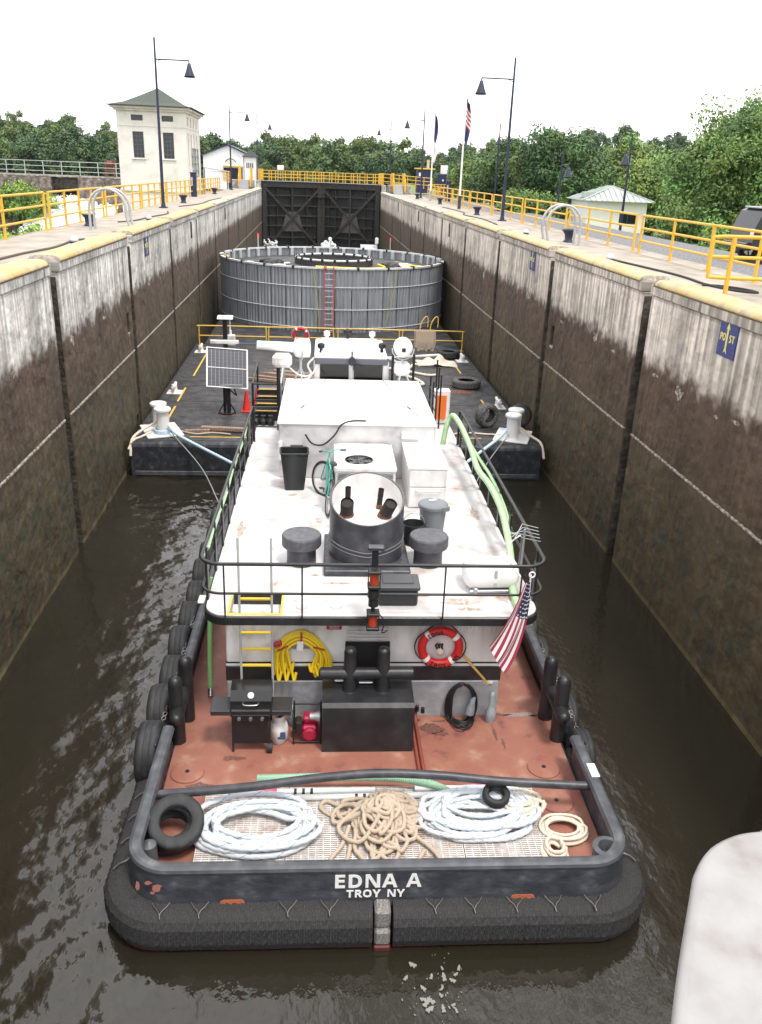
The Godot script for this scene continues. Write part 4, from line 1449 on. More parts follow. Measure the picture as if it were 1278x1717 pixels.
func pavilion_and_car() -> void:
	var t := thing("pavilion", "small white pavilion with a pale green standing-seam hipped roof", "building", at(Vector3(19.75, 5.95, -60.0), -0.1, 0.75))
	var s := Shape.new()
	pierced(s, -2.7, 2.7, 0.0, 2.75, [[0.75, 1.75, [[0.3, 1.9]]]])
	s.box(Vector3(-2.6, 1.37, -4.2), Vector3(0.2, 2.75, 7.8))
	s.box(Vector3(2.6, 1.37, -4.2), Vector3(0.2, 2.75, 7.8))
	s.box(Vector3(0, 1.37, -8.0), Vector3(5.0, 2.75, 0.2))
	obj("wall", s, M.white, t)
	window(t, Transform3D(Basis(), Vector3(1.1, 1.25, -0.15)), 1.6, 1.0, 2, 1)
	s = Shape.new()
	s.box(Vector3(1.1, 1.25, -0.22), Vector3(1.45, 0.85, 0.02))
	obj("blind", s, M.navy_hut, t)
	s = Shape.new()
	s.xf = Transform3D(Basis(), Vector3(0, 0, -4.0))
	hip_roof(s, 6.4, 9.0, 2.7, 1.25, 2.6)
	s.box(Vector3(0, 2.68, 0), Vector3(6.4, 0.05, 9.0))
	var roof_m := mottled([[0.3, 0.36, 0.41, 0.385], [0.6, 0.42, 0.465, 0.44], [0.9, 0.48, 0.51, 0.49]], 0.012, 3.0, 0.5, 0.0, 95)
	var roof := obj("roof", s, roof_m, t)
	for k in 13:
		var x := -3.0 + 0.5 * k
		s = Shape.new()
		var rise := 1.25 * (1.0 - absf(x) / 3.2)
		s.bar(Vector3(x, 2.74, 0.48), Vector3(x, 2.74 + rise, 0.5 - 3.2 * (1.0 - absf(x) / 3.2)), 0.05, 0.06)
		obj("seam", s, roof_m, roof)
	for k in 14:
		var z := 0.3 - 0.6 * k
		for sx in [-1.0, 1.0]:
			var reach := clampf(minf((0.5 - z) / 3.2, (z + 8.5) / 3.2), 0.05, 1.0)
			s = Shape.new()
			s.bar(Vector3(sx * 3.18, 2.74, z), Vector3(sx * (3.2 - 3.2 * reach), 2.74 + 1.25 * reach, z), 0.05, 0.06)
			obj("seam", s, roof_m, roof)
	s = Shape.new()
	s.bar(Vector3(-3.25, 2.72, 0.52), Vector3(0, 3.97, -2.7), 0.12, 0.08)
	s.bar(Vector3(3.25, 2.72, 0.52), Vector3(0, 3.97, -2.7), 0.12, 0.08)
	s.bar(Vector3(0, 3.97, -2.7), Vector3(0, 3.97, -5.3), 0.12, 0.08)
	obj("hip_cap", s, roof_m, roof)
	s = Shape.new()
	s.xf = Transform3D(Basis(Vector3.UP, PI / 2), Vector3(-2.4, 2.9, -1.6))
	s.prism(PackedVector2Array([Vector2(-0.6, 0.5), Vector2(0.6, 0.5), Vector2(0.6, -0.5), Vector2(-0.6, -0.5)]), 0.0, 0.5)
	obj("roof_vent", s, roof_m, roof)
	# the car at the right edge, its side to the lock
	t = thing("parked_car", "dark grey off-road car parked on the gravel at the right edge", "car", at(Vector3(13.15, 6.87, -27.6), 0.0, 0.95))
	var body := paint(0.045, 0.046, 0.05, 0.25, 0.4)
	var dark := paint(0.012, 0.012, 0.013, 0.15)
	s = Shape.new()
	s.xf = Transform3D(Basis(Vector3.RIGHT, PI / 2), Vector3())
	s.prism(PackedVector2Array([Vector2(0.0, -0.55), Vector2(0.08, -1.0), Vector2(0.05, -1.1), Vector2(4.3, -1.05), Vector2(4.45, -0.9), Vector2(4.45, -0.5), Vector2(3.95, -0.45), Vector2(3.75, -0.8), Vector2(3.2, -0.8), Vector2(3.0, -0.42), Vector2(1.35, -0.42), Vector2(1.15, -0.82), Vector2(0.5, -0.82), Vector2(0.3, -0.5)]), -1.8, 0.0)
	obj("body", s, body, t)
	s = Shape.new()
	s.xf = Transform3D(Basis(Vector3.RIGHT, PI / 2), Vector3())
	s.prism(PackedVector2Array([Vector2(0.05, -1.1), Vector2(0.28, -1.68), Vector2(0.5, -1.78), Vector2(2.9, -1.76), Vector2(3.5, -1.06)]), -1.72, -0.08)
	obj("cabin", s, body, t)
	s = Shape.new()
	for e in [[0.33, 1.22], [1.28, 2.15], [2.2, 3.05]]:
		s.box(Vector3((e[0] + e[1]) / 2, 1.4, -0.075), Vector3(e[1] - e[0], 0.5, 0.03), 0.01)
	obj("window", s, dark, t)
	s = Shape.new()
	s.box(Vector3(1.55, 1.8, -0.9), Vector3(2.4, 0.06, 1.5), 0.02)
	obj("roof_rack", s, M.galv, t)
	s = Shape.new()
	s.box(Vector3(0.5, 0.92, 0.05), Vector3(1.0, 0.1, 0.12), 0.03)
	s.box(Vector3(3.45, 0.92, 0.05), Vector3(1.0, 0.1, 0.12), 0.03)
	obj("wheel_arch", s, dark, t)
	s = Shape.new()
	s.box(Vector3(-0.05, 0.55, -0.9), Vector3(0.25, 0.25, 1.75), 0.04)
	obj("bumper", s, dark, t)
	s = Shape.new()
	s.box(Vector3(0.02, 1.0, -0.12), Vector3(0.08, 0.25, 0.18), 0.02)
	obj("tail_light", s, paint(0.7, 0.66, 0.64, 0.2), t)
	for x in [0.83, 3.47]:
		for z in [0.0, -1.8]:
			var wh := Shape.new()
			wh.xf = Transform3D(Basis(Vector3.RIGHT, PI / 2), Vector3(x, 0.38, z))
			wh.lathe(Vector3(0, -0.12, 0), [Vector2(0.22, 0.0), Vector2(0.36, 0.0), Vector2(0.38, 0.04), Vector2(0.38, 0.2), Vector2(0.36, 0.24), Vector2(0.22, 0.24)], 20)
			var wn := obj("wheel", wh, M.rubber, t)
			wh = Shape.new()
			wh.xf = Transform3D(Basis(), Vector3(x, 0.38, z))
			for k in 5:
				var a := TAU * k / 5
				wh.bar(Vector3(0, 0, 0.1), Vector3(cos(a) * 0.24, sin(a) * 0.24, 0.1), 0.07, 0.04, Vector3.BACK)
			wh.cyl(Vector3(0, 0, 0.0), Vector3(0, 0, 0.05), 0.23)
			obj("rim", wh, M.chrome, wn)


# leaves scattered through clumps; every leaf a folded pair of triangles
func crown(count: int, clumps: int, rad: Vector3, leaf: float, base: Color, sd: int, spread := 0.42, vary := 1.0) -> ArrayMesh:
	var r := RandomNumberGenerator.new()
	r.seed = sd
	var s := Shape.new()
	var cs := []
	for k in clumps:
		var d := Vector3(r.randfn(), r.randfn(), r.randfn()).normalized()
		var q := d * pow(r.randf(), 0.42) * rad
		q *= r.randf_range(0.8, 1.12)
		if d.y < -0.3:
			q.y *= 0.75
		var tone := 1.0 + vary * r.randf_range(-0.38, 0.4)
		var warm := r.randf_range(-0.15, 0.2)
		cs.append([q, rad.length() / 1.73 * spread * r.randf_range(0.55, 1.25), Color(base.r * tone * (1.0 + warm), base.g * tone, base.b * tone * (1.0 - warm))])
	for k in count:
		var cl: Array = cs[k % clumps]
		var d := Vector3(r.randfn(), r.randfn() * 0.75, r.randfn())
		d = d.normalized() * pow(r.randf(), 0.5)
		var p: Vector3 = cl[0] + d * cl[1]
		var nn: Vector3 = (d + Vector3(r.randfn(), r.randfn() + 0.7, r.randfn()) * 0.55).normalized()
		var u := nn.cross(Vector3(r.randfn(), r.randfn(), r.randfn())).normalized()
		var w := nn.cross(u)
		var e := leaf * r.randf_range(0.6, 1.4)
		var t := r.randf_range(0.85, 1.15)
		var cc: Color = cl[2]
		s.col = Color(cc.r * t, cc.g * t, cc.b * t)
		var a := s.vert(p - u * e, nn)
		var b := s.vert(p + w * e * 0.5 - nn * e * 0.12, (nn + w * 0.4).normalized())
		var c := s.vert(p + u * e, nn)
		var f := s.vert(p - w * e * 0.5 - nn * e * 0.12, (nn - w * 0.4).normalized())
		s.idx.append_array([a, b, c, a, c, f])
	return s.mesh()


func wood(high: float, r0: float, rad: Vector3, limbs: int, sd: int) -> ArrayMesh:
	var r := RandomNumberGenerator.new()
	r.seed = sd
	var s := Shape.new()
	s.cyl(Vector3(0, -0.5, 0), Vector3(0, high * 0.5, 0), r0, r0 * 0.75, 9)
	s.cyl(Vector3(0, high * 0.5, 0), Vector3(r0 * 0.5, high + rad.y * 0.5, 0), r0 * 0.75, r0 * 0.15, 8)
	for k in limbs:
		var t := TAU * k / limbs + r.randf_range(-0.3, 0.3)
		var y := high * r.randf_range(0.45, 1.0)
		var e := Vector3(cos(t) * rad.x * 0.75, high + rad.y * r.randf_range(-0.5, 0.6), sin(t) * rad.z * 0.75)
		var m := Vector3(0, y, 0).lerp(e, 0.5) + Vector3.UP * 0.1 * high
		s.cyl(Vector3(0, y, 0), m, r0 * 0.45, r0 * 0.28, 7, false)
		s.cyl(m, e, r0 * 0.28, r0 * 0.06, 6)
	return s.mesh()


func leaf_paint() -> StandardMaterial3D:
	var m := StandardMaterial3D.new()
	m.vertex_color_use_as_albedo = true
	m.roughness = 0.6
	m.backlight_enabled = true
	m.backlight = Color(0.2, 0.27, 0.07)
	return m


func tree(called: String, label: String, group: String, cat: String, p: Transform3D, tr: ArrayMesh, cr: ArrayMesh, lift: float, lm: Material) -> void:
	var t := thing(called, label, cat, p, group)
	if tr:
		put("trunk", tr, M.bark, t)
	put("crown", cr, lm, t, Transform3D(Basis(), Vector3(0, lift, 0)))


func trees() -> void:
	var lm := leaf_paint()
	var light := Color(0.14, 0.22, 0.052)
	var dark := Color(0.06, 0.115, 0.03)
	# the near trees on the right
	var big := crown(90000, 230, Vector3(4.6, 4.6, 4.4), 0.105, Color(0.125, 0.22, 0.05), 1, 0.27)
	var bigw := wood(3.4, 0.32, Vector3(4.6, 4.6, 4.4), 9, 1)
	tree("walnut_tree", "big fresh green tree filling the right edge behind the dark car", "", "tree", at(Vector3(21.3, 4.6, -45.0), 0.4, 0.9), bigw, big, 4.2, lm)
	tree("walnut_tree", "tall leafy tree at the far right edge, behind the big one", "", "tree", at(Vector3(25.0, 4.8, -50.0), 2.2, 1.04), bigw, big, 4.4, lm)
	tree("walnut_tree", "broad green tree left of the big one, above the pavilion's right end", "", "tree", at(Vector3(31.0, 4.9, -72.0), 4.0, 0.8), bigw, big, 4.0, lm)
	var mid := crown(36000, 110, Vector3(4.2, 3.6, 4.2), 0.15, dark, 2, 0.34)
	var midw := wood(2.6, 0.3, Vector3(4.2, 3.6, 4.2), 8, 2)
	tree("maple_tree", "dense dark green maple left of the white pavilion", "", "tree", at(Vector3(20.0, 5.6, -77.0)), midw, mid, 4.1, lm)
	tree("maple_tree", "dark tree behind the left shoulder of the dense maple", "", "tree", at(Vector3(19.4, 5.6, -90.0), 1.4, 1.0), midw, mid, 3.7, lm)
	var loose := crown(30000, 90, Vector3(3.6, 3.6, 3.6), 0.15, light, 3, 0.32)
	tree("ash_tree", "light green tree between the maple and the big tree", "", "tree", at(Vector3(28.5, 4.9, -84.0), 0.6, 1.1), midw, loose, 4.0, lm)
	tree("ash_tree", "pale green tree rising over the pavilion roof", "", "tree", at(Vector3(27.6, 4.9, -74.0), 2.0, 0.95), midw, loose, 3.4, lm)
	tree("ash_tree", "yellowish green tree left of the maple's foot", "", "tree", at(Vector3(17.6, 6.4, -104.0), 3.1, 0.75), midw, loose, 2.6, lm)
	tree("locust_tree", "thin-topped tree standing on the grass beyond the first flagpole", "", "tree", at(Vector3(19.6, 6.6, -112.0), 5.0, 0.82), midw, mid, 3.0, lm)
	var bush := crown(14000, 60, Vector3(1.5, 1.0, 1.4), 0.085, Color(0.12, 0.22, 0.045), 4, 0.38)
	for e in [[Vector3(14.2, 7.2, -66.0), 1.0, "round bright bush left of the pavilion, behind the railing"], [Vector3(16.4, 6.9, -67.0), 1.15, "second round bush, close against the pavilion's left corner"], [Vector3(22.5, 5.2, -41.0), 1.4, "low shrub under the big tree behind the gravel"], [Vector3(17.6, 6.1, -38.6), 1.1, "low shrub at the gravel's edge left of the dark car"]]:
		tree("shrub", e[2], "shrubs along the right quay", "shrub", at(e[0], e[1] * 3.0, e[1]), null, bush, 0.0, lm)
	var weed := crown(14000, 80, Vector3(2.0, 1.2, 3.0), 0.09, Color(0.2, 0.32, 0.06), 5, 0.3)
	for e in [[Vector3(-11.9, 5.6, -30.5), 0.85, "bright green bush growing up behind the near left railing"], [Vector3(-13.6, 5.2, -37.5), 0.9, "feathery green bush behind the left railing near the spill"], [Vector3(-15.2, 4.6, -50.0), 1.0, "low green growth on the bank before the gatehouse"], [Vector3(-33.0, 4.9, -98.0), 1.6, "dark leafy growth on the dam's left face"]]:
		tree("bank_shrub", e[2], "shrubs on the left bank", "shrub", at(e[0], e[1] * 5.0, e[1]), null, weed, 0.0, lm)
	# the woods on the far banks and hills
	var kinds := [crown(7000, 46, Vector3(4.6, 5.0, 4.6), 0.36, Color(0.068, 0.125, 0.033), 6, 0.36, 0.5), crown(7000, 42, Vector3(4.2, 5.6, 4.2), 0.35, Color(0.092, 0.155, 0.04), 7, 0.36, 0.5), crown(7000, 50, Vector3(5.2, 4.6, 5.0), 0.36, Color(0.05, 0.1, 0.028), 8, 0.34, 0.5), crown(6000, 34, Vector3(3.4, 3.4, 3.4), 0.3, Color(0.15, 0.235, 0.06), 9, 0.38, 0.6)]
	var far_wood := wood(3.5, 0.3, Vector3(4.4, 5.0, 4.4), 5, 9)
	var words := ["mid green", "fresh green", "dark green", "pale green"]
	var hn := noise(0.006, 81, 3)
	var rows := [[-156.0, -95.0, 62.0, 5.6, 0.66], [-168.0, -110.0, 75.0, 5.4, 0.76], [-196.0, -130.0, 100.0, 6.0, 0.86], [-250.0, -160.0, 140.0, 9.4, 0.94], [-330.0, -190.0, 190.0, 12.0, 1.02]]
	var nth := "first second third fourth fifth sixth seventh eighth ninth tenth eleventh twelfth thirteenth fourteenth fifteenth sixteenth seventeenth eighteenth nineteenth twentieth twenty-first twenty-second twenty-third twenty-fourth twenty-fifth twenty-sixth twenty-seventh twenty-eighth twenty-ninth thirtieth".split(" ")
	var count := {}
	for ri in rows.size():
		var row: Array = rows[ri]
		var x: float = row[1]
		while x < row[2]:
			var z: float = row[0] + rng.randf_range(-7.0, 7.0)
			var k := rng.randi() % 3
			var sc: float = row[4] * rng.randf_range(0.82, 1.18)
			if ri == 0 and x > -32.0 and x < 8.0:
				sc *= 0.72
			if ri == 0 and x < -34.0 and rng.randf() < 0.5:
				k = 3
				sc *= 0.85
			var where := "on the left bank" if x < -30.0 else ("behind the upper gates" if x < 14.0 else "beyond the flagpoles")
			var depth := ["front row", "second row", "third row", "fourth row", "skyline row"][ri] as String
			var key := where + depth
			count[key] = count.get(key, 0) + 1
			var y := hill_height(x, z, hn) - 0.2
			var lift := 5.6 if k < 3 else 3.2
			tree("woodland_tree", "%s woodland tree, %s from the left in the %s %s" % [words[k], nth[count[key] - 1], depth, where], "woodland trees %s, %s" % [where, depth], "tree", at(Vector3(x, y, z), rng.randf() * TAU, sc), far_wood, kinds[k], lift, lm)
			x += row[3] * rng.randf_range(0.55, 1.05)


func barge() -> void:
	var y := 1.12
	var t := thing("deck_barge", "low black steel deck barge made fast ahead of the tug", "barge", at(Vector3(-0.08, 0, -25.75)))
	var s := Shape.new()
	s.xf = Transform3D(Basis(Vector3.UP, PI / 2) * Basis(Vector3.RIGHT, PI / 2), Vector3(-6.55, 0, 0))
	s.prism(PackedVector2Array([Vector2(0.3, 1.0), Vector2(0, 0.3), Vector2(0, -y + 0.14), Vector2(0.03, -y + 0.06), Vector2(0.1, -y + 0.015), Vector2(0.16, -y), Vector2(16.2, -y), Vector2(16.3, -y + 0.1), Vector2(16.3, 1.0)]), 0.0, 13.1)
	obj("hull", s, M.hull, t)
	s = Shape.new()
	s.box(Vector3(0, y + 0.002, -8.2), Vector3(12.9, 0.012, 15.9))
	obj("deck_plating", s, M.barge_deck, t)
	s = Shape.new()
	s.box(Vector3(0, 0.12, 0.02), Vector3(12.9, 0.14, 0.05), 0.02)
	obj("rubbing_strake", s, M.bulwark_cap, t)
	s = Shape.new()
	for k in 6:
		s.box(Vector3(-6.2 + 2.5 * k, y + 0.011, -8.2), Vector3(0.012, 0.008, 15.8))
	for k in 5:
		s.box(Vector3(0, y + 0.0115, -1.9 - 3.2 * k), Vector3(12.8, 0.007, 0.014))
	obj("weld_seam", s, M.barge_seam, t)
	for e in [[-5.78, -11.45, 0.07, 4.5], [-5.82, -6.1, 0.07, 2.1], [-5.8, -3.4, 0.07, 1.9], [5.62, -11.8, 0.07, 2.4], [5.62, -8.6, 0.07, 1.1], [5.66, -5.2, 0.07, 1.6], [-3.3, -0.62, 3.0, 0.06], [4.05, -0.85, 1.3, 0.06], [-5.5, -15.2, 1.2, 0.07]]:
		s = Shape.new()
		s.box(Vector3(e[0], y + 0.014, e[1]), Vector3(e[2], 0.006, e[3]))
		obj("painted_line", s, M.line_yellow, t)
	for e in [[5.1, -7.3, 1.1, 0.5], [4.9, -12.8, 0.9, 0.5], [-4.4, -1.25, 1.5, 0.35], [-3.8, -3.4, 0.7, 0.4]]:
		s = Shape.new()
		var q := PackedVector2Array()
		for i in 14:
			var a := TAU * i / 14
			q.append(Vector2(e[0] + cos(a) * e[2] * rng.randf_range(0.35, 0.6), e[1] + sin(a) * e[3] * rng.randf_range(0.4, 0.7)))
		s.prism(q, y + 0.009, y + 0.0105)
		obj("rust_patch", s, M.rust, t)
	var dw := y + 0.01
	for e in [[Vector3(-5.85, dw, -26.95), 0.0, "white pair of mooring bitts on the barge's near left corner"], [Vector3(5.75, dw, -26.85), 0.0, "white pair of mooring bitts on the barge's near right corner"]]:
		var b := thing("mooring_bitts", e[2], "bitts", at(e[0], 0.35 if e[0].x < 0 else -0.35), "white bitts on the barge")
		s = Shape.new()
		s.box(Vector3(0, 0.03, 0), Vector3(1.15, 0.06, 1.5), 0.02)
		obj("base_plate", s, M.white, b)
		for z in [-0.35, 0.35]:
			s = Shape.new()
			s.lathe(Vector3(0, 0.06, z), [Vector2(0.22, 0), Vector2(0.2, 0.04), Vector2(0.2, 0.7), Vector2(0.27, 0.73), Vector2(0.27, 0.79), Vector2(0.24, 0.82), Vector2(0.0, 0.83)], 20)
			obj("post", s, M.white, b)
	for e in [[Vector3(-6.2, dw, -32.1), "left edge of the barge, nearer"], [Vector3(-6.15, dw, -39.9), "left edge of the barge, by the yellow rail"], [Vector3(6.0, dw, -30.6), "right edge of the barge, nearer"], [Vector3(6.0, dw, -38.9), "right edge of the barge, by the black tyre"]]:
		var b := thing("mooring_cleat", "white mooring cleat on the " + e[1], "cleat", at(e[0]), "white cleats along the barge edges")
		s = Shape.new()
		s.box(Vector3(0, 0.02, 0), Vector3(0.55, 0.04, 0.6), 0.01)
		obj("base_plate", s, M.dirty_white, b)
		s = Shape.new()
		s.lathe(Vector3(0, 0.04, 0), [Vector2(0.16, 0), Vector2(0.11, 0.1), Vector2(0.1, 0.28), Vector2(0.0, 0.3)], 12)
		s.tube([Vector3(0, 0.3, -0.36), Vector3(0, 0.26, -0.1), Vector3(0, 0.26, 0.1), Vector3(0, 0.3, 0.36)], 0.06, 8)
		obj("horn", s, M.dirty_white, b)
	solar_mast()
	# guard rails across the far end of the barge
	var spans := [[-6.4, -3.2, "behind the solar mast, leftmost,"], [-3.08, 0.05, "carrying the red life ring"], [0.27, 3.27, "behind the wheelhouse"], [3.42, 6.4, "draped with a tan rope bundle"]]
	for e in spans:
		var r := thing("barge_guard_rail", "yellow guard rail %s at the barge's far end" % e[2], "railing", at(Vector3(e[0], dw, -41.4)), "yellow guard rails across the barge")
		var w: float = e[1] - e[0]
		s = Shape.new()
		s.tube(curve([Vector3(0, 0, 0), Vector3(0, 0.8, 0), Vector3(0.04, 0.93, 0), Vector3(0.16, 0.97, 0), Vector3(w - 0.16, 0.97, 0), Vector3(w - 0.04, 0.93, 0), Vector3(w, 0.8, 0), Vector3(w, 0, 0)], 0.06), 0.032, 8)
		obj("hoop", s, M.line_yellow, r)
		s = Shape.new()
		s.cyl(Vector3(0, 0.5, 0), Vector3(w, 0.5, 0), 0.028, -1.0, 8)
		obj("mid_rail", s, M.line_yellow, r)
		for x in [0.0, w]:
			s = Shape.new()
			s.cyl(Vector3(x, 0, 0), Vector3(x, 0.02, 0), 0.09, -1.0, 10)
			obj("foot", s, M.line_yellow, r)
	life_ring(at(Vector3(-1.55, 1.78, -41.3)), 0.31, "small red life ring hung on the barge's yellow rail", false)
	# instrument mast
	var t2 := thing("instrument_mast", "black post with a small white panel and box, near the barge's left rail", "mast", at(Vector3(-5.05, dw, -40.3)))
	s = Shape.new()
	s.box(Vector3(0, 0.75, 0), Vector3(0.2, 1.5, 0.2), 0.02)
	obj("post", s, M.black, t2)
	s = Shape.new()
	s.xf = Transform3D(Basis(Vector3.RIGHT, 0.2), Vector3(0.02, 1.56, 0))
	s.box(Vector3(), Vector3(0.72, 0.03, 0.5), 0.008)
	obj("panel", s, M.white, t2)
	s = Shape.new()
	s.box(Vector3(0.3, 0.55, 0.15), Vector3(0.36, 0.5, 0.22), 0.03)
	obj("box", s, M.dirty_white, t2)
	s = Shape.new()
	s.cyl(Vector3(0.24, 0.8, 0.1), Vector3(0.24, 1.5, 0.05), 0.03, -1.0, 8)
	s.cyl(Vector3(0.26, 0.8, 0.14), Vector3(0.26, 1.0, 0.14), 0.06, -1.0, 10)
	obj("conduit", s, M.white, t2)
	for k in 2:
		var c := thing("traffic_cone", ["red traffic cone beside the solar mast's foot", "second red traffic cone, partly behind the first"][k], "cone", at(Vector3(-3.3 + 0.35 * k, dw, -29.6 - 0.35 * k)), "red traffic cones on the barge")
		s = Shape.new()
		s.box(Vector3(0, 0.02, 0), Vector3(0.36, 0.04, 0.36), 0.01)
		obj("base", s, M.cone, c)
		s = Shape.new()
		s.cyl(Vector3(0, 0.04, 0), Vector3(0, 0.75, 0), 0.15, 0.035, 16)
		obj("cone_body", s, M.cone, c)
	# timbers and pipes
	var tl := [["weathered timber beam beside the left bitts", Vector3(-4.6, dw + 0.08, -27.15), Vector3(-3.2, dw + 0.08, -27.0), 0.2], ["short broken board lying before the left timber", Vector3(-5.1, dw + 0.04, -26.85), Vector3(-4.3, dw + 0.04, -26.95), 0.12]]
	for k in 7:
		tl.append([["pinkish timber pole, longest of the bundle left of the wheelhouse", "pale board on top of the bundle left of the wheelhouse", "rusty red pole in the bundle left of the wheelhouse", "thin grey pole at the front of the bundle left of the wheelhouse", "split plank leaning out of the bundle left of the wheelhouse", "short tan board near the bundle's right end", "pale pole at the back of the bundle left of the wheelhouse"][k], Vector3(-3.6 + 0.2 * k, dw + 0.07 + 0.05 * (k % 2), -34.4 - 0.25 * k), Vector3(-0.2 + 0.1 * k, dw + 0.07, -33.2 - 0.3 * k), 0.11 + 0.02 * (k % 3)])
	for k in tl.size():
		s = Shape.new()
		s.bar(tl[k][1], tl[k][2], tl[k][3], 0.1)
		tag(obj("timber", s, M.rust if k == 4 else M.timber), tl[k][0], "timber", "timbers lying on the barge")
	# tyres and other gear along the right side
	tyre(at(Vector3(5.5, dw + 0.17, -39.8)) * Transform3D(Basis(Vector3.RIGHT, PI / 2), Vector3()), 0.55, 0.34, "thick black tyre lying flat by the barge's right rail", M.rubber)
	tyre(at(Vector3(5.35, dw + 0.16, -33.9)) * Transform3D(Basis(Vector3.RIGHT, PI / 2), Vector3()), 0.6, 0.32, "worn pale-sided tyre lying flat on a rusty patch", M.tyre_worn)
	tyre(at(Vector3(5.05, dw + 0.42, -28.0)) * Transform3D(Basis(Vector3.UP, 0.5), Vector3()), 0.42, 0.4, "dusty grey tyre standing left of the right bitts", M.tyre_worn)
	tyre(at(Vector3(6.25, dw + 0.4, -28.1)) * Transform3D(Basis(Vector3.UP, -0.4), Vector3()), 0.4, 0.36, "dark tyre standing behind the right bitts", M.rubber)
	var cl := sheet(-0.9, 0.9, -0.6, 0.6, 24, 18, func(x, z): return 0.02 + 0.3 * exp(-(x * x * 2.5 + z * z * 5.0)) * (1.0 + 0.5 * sin(x * 9.0 + z * 4.0)) + 0.03 * sin(z * 14.0 + x * 3.0))
	var tarp := obj("tarpaulin", cl, M.rope_cream)
	tarp.position = Vector3(4.7, dw + 0.01, -38.2)
	tag(tarp, "crumpled tan tarpaulin heap near the black tyre on the barge", "tarpaulin")
	for k in 3:
		var q := []
		for i in 7:
			var f := i / 6.0
			q.append(Vector3(lerpf(2.4 + 0.2 * k, 4.6 - 0.5 * k, f) + 0.25 * sin(f * 6.0 + k * 2.0), dw + 0.05, lerpf(-36.9 + 0.5 * k, -38.0 + 2.1 * k, f) + 0.3 * sin(f * 8.0 + k)))
		s = Shape.new()
		s.tube(curve(q, 0.06), 0.06, 9, false, 3)
		tag(obj("barge_rope", s, M.rope_cream), ["thick pale rope running to the tarpaulin", "thick pale rope looping in the middle of the barge's right side", "thick pale rope ending at the worn tyre"][k], "rope", "thick pale ropes on the barge")
	s = Shape.new()
	s.cyl(Vector3(1.9, dw + 0.55, -36.6), Vector3(4.9, dw + 0.3, -38.9), 0.05, -1.0, 8)
	tag(obj("boat_pole", s, M.white), "long white pole laid from the searchlight to the black tyre", "pole")
	# rope bundle and hooked ladder on the right rail
	s = Shape.new()
	for k in 16:
		var x := 4.0 + k * 0.062
		var dpt := rng.randf_range(0.6, 0.95)
		s.tube(curve([Vector3(x, 2.08, -41.46), Vector3(x + 0.01, 2.14, -41.4), Vector3(x + 0.02, 2.06, -41.34), Vector3(x + 0.05, 2.1 - dpt, -41.3), Vector3(x + 0.1, 2.05 - dpt, -41.28), Vector3(x + 0.12, 1.7, -41.32), Vector3(x + 0.1, 2.1, -41.36)], 0.08), 0.022, 6)
	tag(obj("rope_bundle", s, M.rope_tan), "tan rope bundle hung in loops over the barge's right rail", "rope")
	var hl := thing("hook_ladder", "yellow hooked ladder standing behind the rope bundle", "ladder", at(Vector3(4.3, dw, -41.55)))
	for x in [0.0, 0.5]:
		s = Shape.new()
		s.tube(curve([Vector3(x, 0, 0), Vector3(x, 1.1, 0), Vector3(x + 0.15, 1.5, -0.05), Vector3(x + 0.3, 1.62, -0.1), Vector3(x + 0.38, 1.5, -0.12), Vector3(x + 0.38, 1.1, -0.12)], 0.08), 0.025, 7)
		obj("stile", s, M.line_yellow, hl)
	for k in 3:
		s = Shape.new()
		s.cyl(Vector3(0, 0.25 + k * 0.3, 0), Vector3(0.5, 0.25 + k * 0.3, 0), 0.018, -1.0, 6)
		obj("rung", s, M.line_yellow, hl)
	# mooring lines between the tug and the barge
	var ml := [[[Vector3(-5.6, 1.5, -26.7), Vector3(-5.3, 1.35, -26.1), Vector3(-4.6, 1.2, -25.4), Vector3(-3.2, 1.3, -23.2)], 0.05, M.rope_blue, "thick blue and white line from the left bitts to the tug"],
		[[Vector3(-5.7, 1.45, -26.6), Vector3(-5.2, 1.2, -25.9), Vector3(-4.2, 0.85, -24.0), Vector3(-3.3, 1.0, -20.5)], 0.018, M.galv, "thin grey wire below the left blue line"],
		[[Vector3(-5.9, 1.5, -26.9), Vector3(-6.4, 1.3, -26.4), Vector3(-6.6, 1.14, -25.9), Vector3(-6.62, 0.7, -25.66)], 0.045, M.rope_cream, "pale line hanging over the barge's left corner"],
		[[Vector3(-6.1, 1.25, -26.5), Vector3(-6.35, 1.17, -26.2), Vector3(-6.55, 1.13, -25.95), Vector3(-6.68, 0.9, -25.7)], 0.04, M.rope_cream, "second pale line over the barge's left corner"],
		[[Vector3(5.5, 1.5, -26.6), Vector3(5.1, 1.35, -26.0), Vector3(4.4, 1.25, -25.0), Vector3(3.1, 1.35, -22.6)], 0.05, M.rope_blue, "thick blue and white line from the right bitts to the tug"],
		[[Vector3(5.6, 1.4, -26.5), Vector3(5.1, 1.15, -25.8), Vector3(4.2, 0.9, -24.0), Vector3(3.2, 1.0, -21.0)], 0.018, M.galv, "thin grey wire below the right blue line"],
		[[Vector3(5.9, 1.5, -26.8), Vector3(6.3, 1.25, -26.5), Vector3(6.5, 1.15, -26.0), Vector3(6.55, 0.75, -25.66)], 0.045, M.rope_cream, "pale line hanging over the barge's right corner"],
		[[Vector3(3.3, 1.16, -26.5), Vector3(4.0, 1.16, -27.1), Vector3(4.9, 1.16, -27.0), Vector3(5.4, 1.2, -26.8)], 0.03, M.rope_cream, "thin pale line lying left of the right bitts"],
		[[Vector3(-5.2, 1.16, -26.9), Vector3(-4.7, 1.16, -26.6), Vector3(-4.2, 1.16, -26.75), Vector3(-3.6, 1.16, -26.6)], 0.03, M.rope_tan, "tan line lying right of the left bitts"]]
